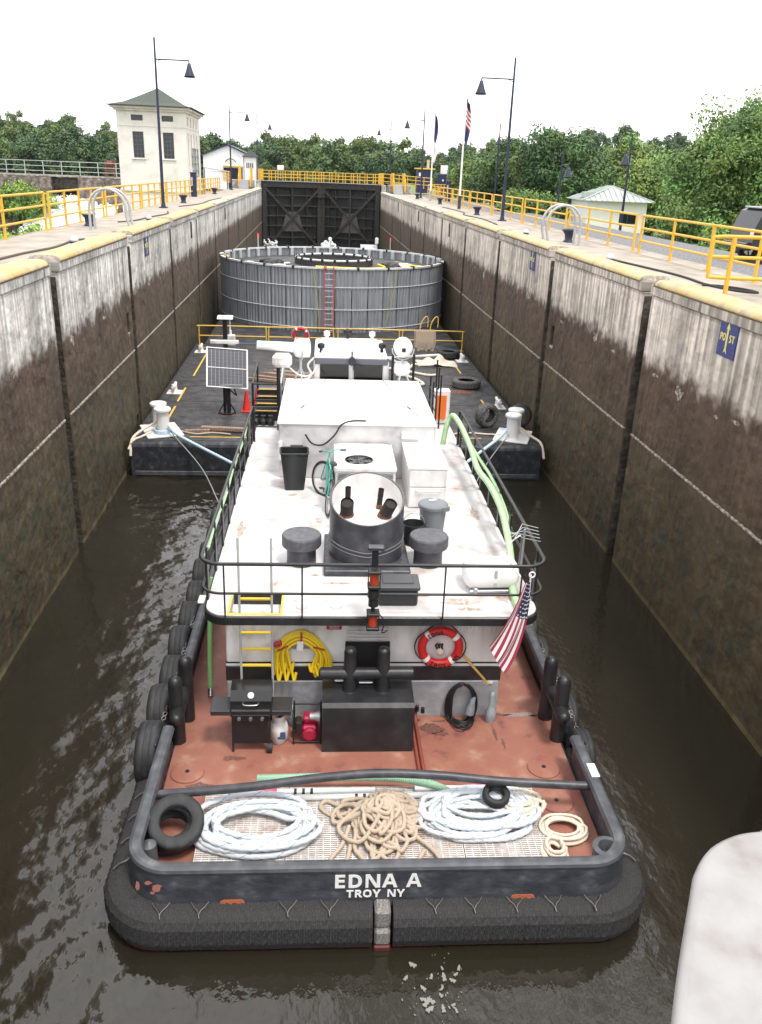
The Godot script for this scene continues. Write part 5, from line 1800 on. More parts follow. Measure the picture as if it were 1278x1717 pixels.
	for e in ml:
		s = Shape.new()
		s.tube(curve(e[0], 0.05), e[1], 8, false, 3)
		tag(obj("mooring_line", s, e[2]), e[3], "rope")
	for e in [[-5.85, -26.95]]:
		s = Shape.new()
		var q := []
		for k in 60:
			var a := TAU * k / 15.0
			q.append(Vector3(e[0] + 0.1 + cos(a) * 0.25, 1.22 + k * 0.0015, e[1] + 0.33 + sin(a) * 0.25))
		s.tube(q, 0.03, 7)
		tag(obj("bitt_turns", s, M.rope_blue), "turns of blue line round the near post of the %s bitts" % ("left" if e[0] < 0 else "right"), "rope")


func solar_mast() -> void:
	var t := thing("solar_mast", "big solar panel in a white frame on a black post, on the barge", "solar panel", at(Vector3(-3.95, 1.13, -29.3)))
	var s := Shape.new()
	s.cyl(Vector3(), Vector3(0, 1.25, 0), 0.13, -1.0, 14)
	s.cyl(Vector3(), Vector3(0, 0.05, 0), 0.3, -1.0, 16)
	for k in 4:
		s.bar(Vector3(0.28 * cos(k * PI / 2), 0.05, 0.28 * sin(k * PI / 2)), Vector3(0.08 * cos(k * PI / 2), 0.4, 0.08 * sin(k * PI / 2)), 0.04, 0.04)
	obj("post", s, M.black, t)
	var tilt := Transform3D(Basis(Vector3.BACK, -0.1) * Basis(Vector3.UP, 0.2) * Basis(Vector3.RIGHT, -0.6).scaled_local(Vector3(0.95, 0.8, 1)), Vector3(0.05, 1.62, 0.1))
	s = Shape.new()
	s.xf = tilt
	s.box(Vector3(0, 0, -0.03), Vector3(1.42, 1.75, 0.02))
	var glass := paint(0.035, 0.038, 0.055, 0.2)
	obj("back_sheet", s, M.galv, t)
	s = Shape.new()
	s.xf = tilt
	for i in 10:
		for j in 12:
			s.box(Vector3(-0.63 + 0.14 * i, -0.795 + 0.1445 * j + (0.015 if j > 5 else -0.015), -0.014), Vector3(0.133, 0.136, 0.012))
	stuff(obj("solar_cells", s, glass, t))
	for e in [[Vector3(0, 0.885, 0), Vector3(1.5, 0.04, 0.06)], [Vector3(0, -0.885, 0), Vector3(1.5, 0.04, 0.06)], [Vector3(-0.73, 0, 0), Vector3(0.04, 1.73, 0.06)], [Vector3(0.73, 0, 0), Vector3(0.04, 1.73, 0.06)], [Vector3(0, 0, 0), Vector3(1.42, 0.03, 0.03)]]:
		s = Shape.new()
		s.xf = tilt
		s.box(e[0], e[1], 0.006)
		obj("frame", s, M.white, t)
	s = Shape.new()
	s.bar(Vector3(-0.5, 1.1, 0.45), Vector3(0.6, 1.12, 0.5), 0.05, 0.05)
	s.bar(Vector3(0, 1.2, 0), Vector3(0.05, 1.5, 0.05), 0.2, 0.2, Vector3.RIGHT)
	obj("bracket", s, M.galv, t)
	s = Shape.new()
	s.box(Vector3(-0.1, 2.36, -0.75), Vector3(1.0, 0.14, 0.08), 0.02)
	obj("top_box", s, M.dirty_white, t)
	s = Shape.new()
	s.tube(curve([Vector3(0.1, 0.9, 0.12), Vector3(0.35, 0.7, 0.2), Vector3(0.3, 0.95, 0.3), Vector3(0.5, 1.1, 0.35)], 0.05), 0.025, 6)
	obj("cable", s, M.black, t)


func tyre(fr: Transform3D, r: float, w: float, label: String, m: Material, group := "") -> Node3D:
	# axis along the frame's z
	var t := thing("tyre", label, "tyre", fr, group)
	var s := Shape.new()
	s.xf = Transform3D(Basis(Vector3.RIGHT, PI / 2), Vector3())
	var h := w / 2
	s.lathe(Vector3(), [Vector2(r * 0.56, -h * 0.7), Vector2(r * 0.62, -h * 0.92), Vector2(r * 0.8, -h), Vector2(r * 0.94, -h * 0.9), Vector2(r, -h * 0.6), Vector2(r, -h * 0.3), Vector2(r * 0.975, -h * 0.28), Vector2(r * 0.975, -h * 0.22), Vector2(r, -h * 0.2), Vector2(r, h * 0.2), Vector2(r * 0.975, h * 0.22), Vector2(r * 0.975, h * 0.28), Vector2(r, h * 0.3), Vector2(r, h * 0.6), Vector2(r * 0.94, h * 0.9), Vector2(r * 0.8, h), Vector2(r * 0.62, h * 0.92), Vector2(r * 0.56, h * 0.7)], 32)
	s.smooth()
	obj("carcass", s, m, t)
	s = Shape.new()
	s.xf = Transform3D(Basis(Vector3.RIGHT, PI / 2), Vector3())
	s.lathe(Vector3(), [Vector2(r * 0.56, h * 0.7), Vector2(r * 0.6, h * 0.4), Vector2(r * 0.9, h * 0.3), Vector2(r * 0.93, 0), Vector2(r * 0.9, -h * 0.3), Vector2(r * 0.6, -h * 0.4), Vector2(r * 0.56, -h * 0.7)], 32, true)
	obj("inner_wall", s, M.black, t)
	return t


func life_ring(fr: Transform3D, r: float, label: String, marked: bool) -> Node3D:
	# lies in the frame's xy plane, facing +z
	var t := thing("life_ring", label, "life ring", fr)
	var s := Shape.new()
	var tube_r := r * 0.23
	for k in 4:
		var a := TAU * k / 4 + 0.6
		s = Shape.new()
		s.tube(arc(Vector3(), r, a + 0.11, a + TAU / 4 - 0.11, 14), tube_r, 14)
		obj("buoy_segment", s, M.life_red, t)
		s = Shape.new()
		s.tube(arc(Vector3(), r, a - 0.11, a + 0.11, 4), tube_r * 1.04, 14)
		obj("white_band", s, M.white, t)
	s = Shape.new()
	var q := []
	for k in 4:
		var a := TAU * k / 4 + 0.6
		for i in 7:
			var f := i / 6.0
			var b := a + f * TAU / 4
			var rr := r * (1.24 + 0.14 * sin(PI * f))
			q.append(Vector3(cos(b) * rr, sin(b) * rr, -0.02))
	s.tube(curve(q, 0.05, true), 0.011 if marked else 0.008, 6, true)
	obj("grab_line", s, M.black if marked else M.white, t)
	if marked:
		for e in [["E", 2.15], ["D", 1.93], ["N", 1.7], ["A", 1.48], ["T", 4.12], ["R", 4.36], ["O", 4.6], ["Y", 4.84], ["N", 5.5], ["Y", 5.72]]:
			var a: float = e[1]
			var up := Vector3(cos(a), sin(a), 0) * (1.0 if a < PI else -1.0)
			var bx := up.cross(Vector3.BACK)
			letters(e[0], 0.075, M.black, t, "lettering", Transform3D(Basis(bx, up, Vector3.BACK), Vector3(cos(a) * r, sin(a) * r, tube_r)), true, 1.0, 0.012)
	return t


func caisson() -> void:
	var y := 1.15
	var t := thing("carrier_barge", "black barge under the great corrugated steel ring", "barge", at(Vector3(0.1, 0, -64.0)))
	var s := Shape.new()
	s.box(Vector3(0, 0.1, 0), Vector3(12.9, 2.1, 43.2), 0.15)
	obj("hull", s, M.hull, t)
	s = Shape.new()
	s.box(Vector3(0, y + 0.002, 0), Vector3(12.5, 0.01, 42.8))
	obj("deck_plating", s, M.barge_deck, t)
	s = Shape.new()
	s.cyl(Vector3(-6.3, 0.85, 21.75), Vector3(6.3, 0.85, 21.75), 0.33, -1.0, 20)
	obj("bow_fender", s, paint(0.02, 0.028, 0.045, 0.22), t)
	var c := Vector3(0.2, 1.17, -52.1)
	var r := 6.5
	var high := 3.28
	t = thing("caisson_ring", "great grey ring of corrugated steel sheets with a white rim", "caisson", at(c))
	var sheets := 46
	var steel := mottled([[0.2, 0.22, 0.235, 0.26], [0.5, 0.27, 0.288, 0.315], [0.75, 0.31, 0.327, 0.355], [0.97, 0.38, 0.395, 0.42]], 0.01, 3.6, 0.5, 0.0, 101, 512, Vector3(2.2, 0.35, 2.2))
	steel.metallic = 0.1
	s = Shape.new()
	var half := PI / sheets - 0.004
	var k := 29
	for side in [0.0, -0.05]:
		var st := s.v.size()
		for i in k:
			var a := lerpf(-half, half, i / float(k - 1))
			var ph := i % 7
			var rr: float = r + side + (0.05 if ph >= 3 and ph < 6 else (0.025 if ph == 2 or ph == 6 else 0.0))
			if i < 2 or i > k - 3:
				rr = r + side + 0.012
			var nn := Vector3(cos(a), 0, sin(a))
			s.vert(nn * rr, nn)
			s.vert(nn * rr + Vector3.UP * high, nn)
		for i in k - 1:
			s.quad(st + 2 * i, st + 2 * i + 1, st + 2 * i + 3, st + 2 * i + 2)
	# flat facets read as folded sheet
	var fl := Shape.new()
	for i in range(0, s.idx.size(), 3):
		var a := s.v[s.idx[i]]
		var b := s.v[s.idx[i + 1]]
		var d := s.v[s.idx[i + 2]]
		var nn := (d - a).cross(b - a).normalized()
		fl.face([a, b, d], nn)
	var sm := fl.mesh()
	for i in sheets:
		put("corrugated_sheet", sm, steel, t, Transform3D(Basis(Vector3.UP, TAU * i / sheets), Vector3()))
	var rim_m := mottled([[0.3, 0.62, 0.62, 0.62], [0.7, 0.5, 0.51, 0.52], [0.9, 0.36, 0.37, 0.38]], 0.02, 1.5, 0.6, 0.0, 102)
	s = Shape.new()
	s.lathe(Vector3(), [Vector2(r - 0.09, high - 0.02), Vector2(r - 0.09, high + 0.07), Vector2(r + 0.09, high + 0.07), Vector2(r + 0.09, high - 0.02), Vector2(r - 0.09, high - 0.02)], 92)
	obj("rim", s, rim_m, t)
	for i in 24:
		var a := TAU * (i + 0.3) / 24
		s = Shape.new()
		s.xf = Transform3D(Basis(Vector3.UP, -a), Vector3(cos(a) * r, high + 0.04, sin(a) * r))
		s.box(Vector3(), Vector3(0.24, 0.17, 0.12), 0.02)
		obj("clamp", s, M.black, t)
	for i in 46:
		var a := TAU * (i + 0.5) / 46
		s = Shape.new()
		s.xf = Transform3D(Basis(Vector3.UP, -a), Vector3(cos(a) * (r - 0.14), high - 0.55, sin(a) * (r - 0.14)))
		s.box(Vector3(), Vector3(0.12, 1.1, 0.2))
		obj("stud", s, M.galv_pale, t)
	for yy in [2.35, 1.2, 0.22]:
		s = Shape.new()
		s.tube(arc(Vector3(0, yy, 0), r + 0.06, 0, TAU, 96, Vector3.RIGHT, Vector3.BACK), 0.022, 6)
		obj("hoop_cable", s, M.rope_white, t)
	s = Shape.new()
	s.cyl(Vector3(0, high - 1.0, 0), Vector3(0, high - 0.45, 0), r - 0.25, -1.0, 60)
	obj("fill", s, M.barge_deck, t)
	s = Shape.new()
	s.lathe(Vector3(0.1, 0, -1.0), [Vector2(2.2, high - 0.5), Vector2(2.2, high - 0.14), Vector2(2.36, high - 0.14), Vector2(2.36, high - 0.5)], 60)
	obj("inner_ring", s, M.barge_deck, t)
	s = Shape.new()
	s.tube(arc(Vector3(0.1, high - 0.1, -1.0), 2.28, 0, TAU, 60, Vector3.RIGHT, Vector3.BACK), 0.07, 8, true)
	obj("inner_rim", s, rim_m, t)
	for i in 20:
		var a := TAU * i / 20
		s = Shape.new()
		s.xf = Transform3D(Basis(Vector3.UP, -a), Vector3(0.1 + cos(a) * 2.28, high - 0.08, -1.0 + sin(a) * 2.28))
		s.box(Vector3(), Vector3(0.2, 0.16, 0.14), 0.01)
		obj("inner_clamp", s, M.black, t)
	# gear inside the ring
	var yh := 1.17 + high - 0.38
	for e in [[[Vector3(-0.8, yh, -50.4), Vector3(0.8, yh, -50.0), Vector3(2.2, yh, -50.0), Vector3(3.2, yh, -50.9), Vector3(2.9, yh + 0.05, -52.0)], "yellow hose curving beside the inner ring"], [[Vector3(4.3, yh, -51.4), Vector3(5.2, yh, -51.0), Vector3(5.5, yh, -52.0), Vector3(4.6, yh, -52.6)], "yellow hose coiled at the ring's right inside"], [[Vector3(-6.1, yh + 0.2, -52.2), Vector3(-5.9, yh + 0.35, -51.4), Vector3(-5.7, yh + 0.1, -50.9)], "yellow hose end at the ring's left inside"]]:
		s = Shape.new()
		s.tube(curve(e[0], 0.08), 0.06, 8)
		tag(obj("air_hose", s, M.hose_yellow), e[1], "hose")
	for i in 12:
		var p := Vector3(rng.randf_range(3.3, 5.4), yh, rng.randf_range(-54.5, -50.5)) if i < 7 else Vector3(rng.randf_range(-5.2, -2.4), yh, rng.randf_range(-54.0, -50.5))
		s = Shape.new()
		s.xf = Transform3D(Basis(Vector3.UP, rng.randf() * 3.0) * Basis(Vector3.BACK, rng.randf_range(-0.15, 0.15)), p)
		s.box(Vector3(), Vector3(rng.randf_range(0.5, 1.1), 0.06, rng.randf_range(0.25, 0.6)), 0.02)
		tag(obj("loose_sheet", s, M.dirty_white if i % 3 else M.timber), "loose board inside the caisson ring, %s of those on the %s" % [["first", "second", "third", "fourth", "fifth", "sixth", "seventh"][i if i < 7 else i - 7], "right" if i < 7 else "left"], "board", "loose boards inside the ring, " + ("right" if i < 7 else "left"))
	for i in 7:
		s = Shape.new()
		s.ball(Vector3(), Vector3(rng.randf_range(0.3, 0.7), rng.randf_range(0.15, 0.28), rng.randf_range(0.3, 0.6)), 10)
		var o := obj("black_bag", s, M.black)
		o.position = Vector3(rng.randf_range(-3.6, -2.2), yh, rng.randf_range(-53.0, -50.8)) if i < 4 else Vector3(rng.randf_range(3.2, 4.4), yh, rng.randf_range(-53.0, -51.0))
		tag(o, "black sack inside the caisson ring, %s of those on the %s" % [["first", "second", "third", "fourth"][i if i < 4 else i - 4], "left" if i < 4 else "right"], "sack", "sacks inside the ring, " + ("left" if i < 4 else "right"))
	t = thing("red_ladder", "long red ladder leaning on the front of the corrugated ring", "ladder", Transform3D(Basis(Vector3.RIGHT, -0.06), Vector3(-0.12, 1.17, -45.25)))
	for x in [-0.24, 0.24]:
		s = Shape.new()
		s.box(Vector3(x, 1.75, 0), Vector3(0.05, 3.5, 0.08), 0.01)
		obj("stile", s, M.ladder_red, t)
	for i in 12:
		s = Shape.new()
		s.cyl(Vector3(-0.24, 0.16 + i * 0.29, 0), Vector3(0.24, 0.16 + i * 0.29, 0), 0.02, -1.0, 8)
		obj("rung", s, M.galv_pale, t)
	for e in [[Vector3(-0.95, 4.5, -45.62), Vector3(-0.6, 1.3, -45.4), "thin yellow line hanging down the ring left of the red ladder"], [Vector3(3.55, 4.5, -46.45), Vector3(2.9, 1.3, -46.0), "thin yellow line hanging down the ring's right front"]]:
		s = Shape.new()
		s.tube([e[0], (e[0] + e[1]) * 0.5 + Vector3(0.05, 0, 0.1), e[1]], 0.016, 5)
		tag(obj("hanging_line", s, paint(0.45, 0.4, 0.1)), e[2], "rope")
	for side in [-1.0, 1.0]:
		t = thing("flag_staff", "red flag on a white staff at the %s of the far barge's end" % ("left" if side < 0 else "right"), "flag", at(Vector3(side * 6.3 + 0.15, 1.15, -84.5)), "red flags on the carrier barge")
		s = Shape.new()
		s.cyl(Vector3(), Vector3(0, 2.3, 0), 0.05, -1.0, 8)
		obj("staff", s, M.white, t)
		s = Shape.new()
		for i in 5:
			s.face4(Vector3(0.06 * i - 0.12, 2.5 - 0.05 * absf(i - 2), 0.04 * sin(i * 2.0)), Vector3(0.06 * i - 0.06, 2.5 - 0.05 * absf(i - 1), 0.04 * sin(i * 2.0 + 2)), Vector3(0.05 * i - 0.08, 1.9 + 0.1 * sin(i), 0.05 * sin(i * 2.0 + 2)), Vector3(0.05 * i - 0.13, 1.85, 0.05 * sin(i * 2.0)), Vector3(0, 2, -3))
		obj("flag_cloth", s, M.life_red, t)
	t = thing("barge_solar_panel", "white-backed solar panel on a post behind the corrugated ring", "solar panel", at(Vector3(4.3, 1.15, -80.0)))
	s = Shape.new()
	s.cyl(Vector3(0.5, 0, 0), Vector3(0.5, 2.6, 0), 0.08, -1.0, 8)
	s.box(Vector3(0.5, 2.3, 0.1), Vector3(0.3, 0.5, 0.2), 0.02)
	obj("post", s, M.white, t)
	s = Shape.new()
	s.xf = Transform3D(Basis(Vector3.RIGHT, -0.9), Vector3(-0.2, 1.5, 0.2))
	s.box(Vector3(), Vector3(1.5, 1.4, 0.05), 0.01)
	obj("panel", s, M.galv_pale, t)


var tug: Node3D


# the hull's edge at deck level, walked from the port bow round the stern to the starboard bow, in steps
func hull_edge(hw: float, stern: float, r: float, z0: float, z1: float, step: float) -> Array:
	var raw := [Vector3(-hw, 0, z0)]
	raw.append_array([Vector3(-hw, 0, stern - r)])
	for p in arc(Vector3(-hw + r, 0, stern - r), r, PI, PI / 2, 10, Vector3.RIGHT, Vector3.BACK):
		raw.append(p)
	for p in arc(Vector3(hw - r, 0, stern - r), r, PI / 2, 0.0, 10, Vector3.RIGHT, Vector3.BACK):
		raw.append(p)
	raw.append(Vector3(hw, 0, z1))
	if step <= 0.0:
		return raw
	var q := [raw[0]]
	for i in raw.size() - 1:
		var a: Vector3 = raw[i]
		var b: Vector3 = raw[i + 1]
		var k := maxi(1, int(round(a.distance_to(b) / step)))
		for j in range(1, k + 1):
			q.append(a.lerp(b, float(j) / k))
	var clean := [q[0]]
	for p in q:
		if p.distance_to(clean[clean.size() - 1]) > 0.004:
			clean.append(p)
	return clean


func tug_hull() -> void:
	tug = thing("tugboat", "white-decked tugboat with a red after deck, pushing the barge through the lock", "tugboat", tug_frame)
	var s := Shape.new()
	var outline := PackedVector2Array()
	for p in hull_edge(3.2, -0.12, 0.6, -14.6, -14.6, -1.0):
		outline.append(Vector2(p.x, p.z))
	outline.append(Vector2(2.4, -17.3))
	outline.append(Vector2(-2.4, -17.3))
	s.prism(outline, -1.0, 0.49)
	obj("hull", s, M.hull, tug)
	s = Shape.new()
	var inner := PackedVector2Array()
	for p in hull_edge(3.16, -0.16, 0.56, -14.6, -14.6, -1.0):
		inner.append(Vector2(p.x, p.z))
	s.prism(inner, 0.46, 0.505)
	obj("after_deck", s, M.red_deck, tug)
	# bulwark: one piece round the stern, one along each side beyond the bitts
	var prof := [Vector2(0.06, 0.49), Vector2(0.015, 1.02), Vector2(-0.09, 1.02), Vector2(-0.05, 0.49)]
	var cap := [Vector2(0.02, 1.0), Vector2(0.034, 1.045), Vector2(0.02, 1.085), Vector2(-0.02, 1.1), Vector2(-0.08, 1.1), Vector2(-0.125, 1.085), Vector2(-0.15, 1.04), Vector2(-0.135, 0.99)]
	var runs := [hull_edge(3.24, -0.12, 0.55, -3.05, -2.75, -1.0), [Vector3(-3.24, 0, -14.5), Vector3(-3.24, 0, -4.5)], [Vector3(3.24, 0, -4.3), Vector3(3.24, 0, -14.5)]]
	for k in 3:
		s = Shape.new()
		s.sweep(prof, runs[k])
		var b := obj("bulwark", s, M.bulwark if k == 0 else M.hull, tug)
		s = Shape.new()
		s.sweep(cap, runs[k])
		obj("bulwark_cap", s, M.bulwark_cap, b)
	# paint scrapes, freeing ports, the name
	for e in [[-3.06, 0.86, 0.05, 0.14], [-2.93, 0.9, 0.08, 0.05], [-2.83, 0.83, 0.15, 0.1], [-2.88, 0.75, 0.06, 0.04], [-3.2, 0.8, 0.05, 0.05]]:
		s = Shape.new()
		var q := PackedVector2Array()
		for i in 9:
			var a := TAU * i / 9
			q.append(Vector2(cos(a) * e[2] * rng.randf_range(0.3, 0.65), sin(a) * e[3] * rng.randf_range(0.35, 0.7)))
		s.xf = Transform3D(Basis(Vector3.RIGHT, PI / 2 - 0.085), Vector3(e[0], e[1], -0.12 + 0.015 + (1.02 - e[1]) * 0.085))
		if e[0] > -3.15:
			s.prism(q, -0.002, 0.003)
			obj("paint_scrape", s, M.scrape, tug)
	for x in [-1.9, 1.81]:
		s = Shape.new()
		s.xf = Transform3D(Basis(Vector3.RIGHT, PI / 2 - 0.085), Vector3(x, 0.565, -0.062))
		s.prism(rounded(0.31, 0.13, 0.05), -0.004, 0.006)
		obj("freeing_port", s, M.port_orange, tug)
	var face := Basis(Vector3.RIGHT, -0.085)
	for e in [["EDNA", -0.19], ["A", 0.43]]:
		letters(e[0], 0.195, M.white, tug, "name_lettering", Transform3D(face, Vector3(e[1] - 0.04, 0.878, -0.085)), true, 1.12, 0.01)
	for e in [["TROY", -0.2], ["NY", 0.21]]:
		letters(e[0], 0.108, M.white, tug, "port_lettering", Transform3D(face, Vector3(e[1] - 0.05, 0.692, -0.067)), true, 1.15, 0.01)
	# the laminated rubber fender, cut where a steel pad shows amidships
	var fp := [Vector2(-0.06, 0.585), Vector2(0.08, 0.585), Vector2(0.2, 0.555), Vector2(0.31, 0.49), Vector2(0.36, 0.4), Vector2(0.365, 0.17), Vector2(0.33, 0.06), Vector2(0.26, 0.02), Vector2(-0.06, 0.0)]
	var ring := hull_edge(3.25, -0.16, 0.5, -3.35, -3.1, 0.022)
	var left := []
	var right := []
	for p in ring:
		if p.x < -0.12:
			left.append(p)
		elif p.x > 0.11:
			right.append(p)
	var jit := PackedFloat32Array()
	for i in 1200:
		jit.append(rng.randf_range(-0.008, 0.008) + (0.007 if (i / 2) % 2 else -0.007) + (0.014 if rng.randf() < 0.05 else 0.0))
	for run in [left, right]:
		s = Shape.new()
		var wave := func(i: int, j: int, q: Vector2) -> Vector2:
			if j < 1 or j > 7:
				return q
			var g := jit[(i * 7 + j / 3) % 1200] * 0.5 + jit[i % 1200] * 0.7
			return Vector2(q.x + g * (1.0 if j > 3 else 0.35), q.y + g * (0.9 if j < 5 else 0.1))
		s.sweep(fp, run, true, wave)
		var f := obj("fender", s, M.fender_rubber, tug)
		s = Shape.new()
		s.sweep([Vector2(0.24, -0.1), Vector2(0.29, -0.05), Vector2(0.285, 0.025), Vector2(0.15, 0.01), Vector2(0.15, -0.1)], run)
		obj("boot_stripe", s, M.boot_red, f)
	s = Shape.new()
	s.box(Vector3(-0.005, 0.46, 0.02), Vector3(0.2, 0.27, 0.24), 0.03)
	s.box(Vector3(-0.005, 0.2, 0.07), Vector3(0.2, 0.24, 0.24), 0.03)
	obj("steel_pad", s, M.pad_grey, tug)
	s = Shape.new()
	s.box(Vector3(-0.005, 0.03, 0.06), Vector3(0.22, 0.1, 0.28), 0.02)
	obj("boot_stripe", s, M.boot_red, tug)
	# short chains holding the fender
	for x in [-2.78, -2.3, -1.2, -0.68, 0.66, 1.16, 1.7, 2.2, 2.72]:
		s = Shape.new()
		for e in [-1.0, 1.0]:
			s.tube(curve([Vector3(x + e * 0.11, 0.625, -0.05), Vector3(x + e * 0.07, 0.605, 0.01), Vector3(x + e * 0.025, 0.59, 0.05), Vector3(x, 0.57, 0.1)], 0.04), 0.006, 5)
		s.tube([Vector3(x, 0.57, 0.1), Vector3(x + 0.01, 0.55, 0.14)], 0.008, 5)
		obj("fender_chain", s, M.chain, tug)
	for e in [-1.0, 1.0]:
		for z in [-0.75, -1.2, -1.65, -2.1, -2.6]:
			s = Shape.new()
			s.tube(curve([Vector3(e * 3.27, 0.66, z - 0.08), Vector3(e * 3.36, 0.63, z), Vector3(e * 3.45, 0.6, z + 0.02), Vector3(e * 3.52, 0.55, z + 0.06)], 0.05), 0.015, 5)
			obj("fender_chain", s, M.chain, tug)
	# corner fairleads, manholes, gratings
	s = Shape.new()
	s.lathe(Vector3(2.98, 0.5, -0.42), [Vector2(0.2, 0), Vector2(0.18, 0.3), Vector2(0.2, 0.56), Vector2(0.13, 0.57), Vector2(0.1, 0.4), Vector2(0.0, 0.38)], 20, false)
	obj("corner_fairlead", s, M.bulwark_cap, tug)
	s = Shape.new()
	s.lathe(Vector3(-3.05, 0.5, -0.75), [Vector2(0.12, 0), Vector2(0.1, 0.4), Vector2(0.0, 0.46)], 14)
	obj("corner_post", s, M.bulwark_cap, tug)
	for e in [[-2.86, -2.66], [-2.86, -1.93], [2.72, -2.7], [2.73, -1.93]]:
		s = Shape.new()
		s.lathe(Vector3(e[0], 0.505, e[1]), [Vector2(0.26, 0), Vector2(0.255, 0.022), Vector2(0.23, 0.028), Vector2(0.0, 0.03)], 28)
		var mh := obj("manhole_cover", s, M.red_deck, tug)
		s = Shape.new()
		s.lathe(Vector3(e[0], 0.533, e[1]), [Vector2(0.035, 0), Vector2(0.033, 0.012), Vector2(0.0, 0.012)], 10)
		obj("centre_plug", s, M.black, mh)
	for r in 2:
		var z0 := -2.2 if r == 0 else -1.22
		var z1 := -1.26 if r == 0 else -0.4
		for c in 4:
			var x0 := lerpf(-2.5, 2.4, c / 4.0) + 0.012
			var x1 := lerpf(-2.5, 2.4, (c + 1) / 4.0) - 0.012
			s = Shape.new()
			var k := int((z1 - z0) / 0.036)
			for i in k + 1:
				s.box(Vector3((x0 + x1) / 2, 0.57, lerpf(z0, z1, i / float(k))), Vector3(x1 - x0, 0.035, 0.02))
			for i in 13:
				s.box(Vector3(lerpf(x0, x1, i / 12.0), 0.578, (z0 + z1) / 2), Vector3(0.012, 0.024, z1 - z0))
			obj("grating_panel", s, M.grating if (r + c) % 3 else M.grating_rusty, tug)
			s = Shape.new()
			for x in [x0 + 0.02, x1 - 0.02]:
				s.box(Vector3(x, 0.53, (z0 + z1) / 2), Vector3(0.035, 0.05, z1 - z0))
			obj("grating_bearer", s, M.rust, tug)
	# the raised pipe across the stern
	s = Shape.new()
	s.tube(curve([Vector3(-3.2, 0.93, -1.66), Vector3(-1.9, 1.0, -1.72), Vector3(-0.9, 1.08, -1.8), Vector3(0.0, 1.13, -1.84), Vector3(0.9, 1.1, -1.82), Vector3(1.9, 1.01, -1.78), Vector3(3.15, 0.95, -1.74)], 0.08), 0.064, 14)
	obj("tow_pipe", s, M.funnel, tug)
	# side bitts: two posts and a horizontal through both
	for e in [-1.0, 1.0]:
		var b := Node3D.new()
		b.name = "side_bitts"
		tug.add_child(b, true)
		var x: float = e * 3.06
		for z in [-4.05, -3.45]:
			s = Shape.new()
			s.lathe(Vector3(x + e * (0.06 if z > -3.6 else 0.0), 0.5, z), [Vector2(0.12, 0), Vector2(0.115, 1.1), Vector2(0.1, 1.17), Vector2(0.06, 1.21), Vector2(0.0, 1.22)], 18)
			s.smooth()
			obj("post", s, M.steel_black, b)
		s = Shape.new()
		s.xf = Transform3D(Basis(Vector3.RIGHT, PI / 2), Vector3(x + e * 0.03, 1.12, -3.75))
		s.lathe(Vector3(), [Vector2(0.0, -0.66), Vector2(0.07, -0.64), Vector2(0.11, -0.58), Vector2(0.11, 0.58), Vector2(0.07, 0.64), Vector2(0.0, 0.66)], 16)
		s.smooth()
		obj("cross_pipe", s, M.steel_black, b)
	# towing gear house with the big H-bitts on top
	s = Shape.new()
	s.xf = Transform3D(Basis(Vector3.UP, PI / 2) * Basis(Vector3.RIGHT, PI / 2), Vector3(-0.8, 0, 0))
	s.prism(PackedVector2Array([Vector2(3.14, -0.5), Vector2(3.2, -1.3), Vector2(3.26, -1.36), Vector2(4.0, -1.4), Vector2(4.0, -0.5)]), 0.0, 1.47)
	var wb := obj("towing_gear_house", s, M.steel_black, tug)
	for x in [-0.36, 0.18]:
		s = Shape.new()
		s.lathe(Vector3(x, 1.36, -3.62), [Vector2(0.15, 0), Vector2(0.105, 0.04), Vector2(0.1, 0.72), Vector2(0.085, 0.78), Vector2(0.0, 0.8)], 18)
		s.smooth()
		obj("bitt_post", s, M.steel_black, wb)
	s = Shape.new()
	s.xf = Transform3D(Basis(Vector3.BACK, PI / 2), Vector3(-0.09, 1.68, -3.62))
	s.lathe(Vector3(), [Vector2(0.0, -0.78), Vector2(0.06, -0.77), Vector2(0.1, -0.74), Vector2(0.1, 0.74), Vector2(0.06, 0.77), Vector2(0.0, 0.78)], 18)
	s.smooth()
	obj("bitt_bar", s, M.steel_black, wb)
	s = Shape.new()
	s.cyl(Vector3(-0.6, 1.42, -3.8), Vector3(-0.4, 1.42, -3.8), 0.025, -1.0, 8)
	s.cyl(Vector3(-0.2, 1.42, -3.75), Vector3(0.02, 1.42, -3.75), 0.03, -1.0, 8)
	obj("bright_pin", s, M.chrome, wb)
	for x in [0.72, 0.79]:
		s = Shape.new()
		s.tube(curve([Vector3(x, 0.75, -4.05), Vector3(x, 0.56, -3.9), Vector3(x, 0.54, -3.6), Vector3(x + 0.01, 0.54, -2.35)], 0.1), 0.03, 8)
		obj("deck_pipe", s, M.rust_red, tug)
	for e in [[2.66, -4.12, 0.5, 0.09, 1], [2.95, -4.1, 0.2, 0.06, 0], [2.25, -4.12, 0.3, 0.06, 0], [1.05, -3.75, 0.3, 0.2, 0], [1.2, -3.6, 0.2, 0.1, 0], [1.45, -3.95, 0.5, 0.05, 0], [2.1, -3.6, 0.04, 0.3, 0], [2.2, -3.35, 0.03, 0.2, 0], [-2.6, -2.35, 0.3, 0.1, 0], [-2.2, -3.0, 0.24, 0.08, 0]]:
		s = Shape.new()
		var q := PackedVector2Array()
		for i in 18:
			var a := TAU * i / 18
			q.append(Vector2(e[0] + cos(a) * e[2] * rng.randf_range(0.4, 1.0), e[1] + sin(a) * e[3] * rng.randf_range(0.4, 1.0)))
		s.prism(q, 0.5055, 0.5085)
		obj("deck_stain", s, M.stain_grey if e[4] else M.stain_dark, tug)
	s = Shape.new()
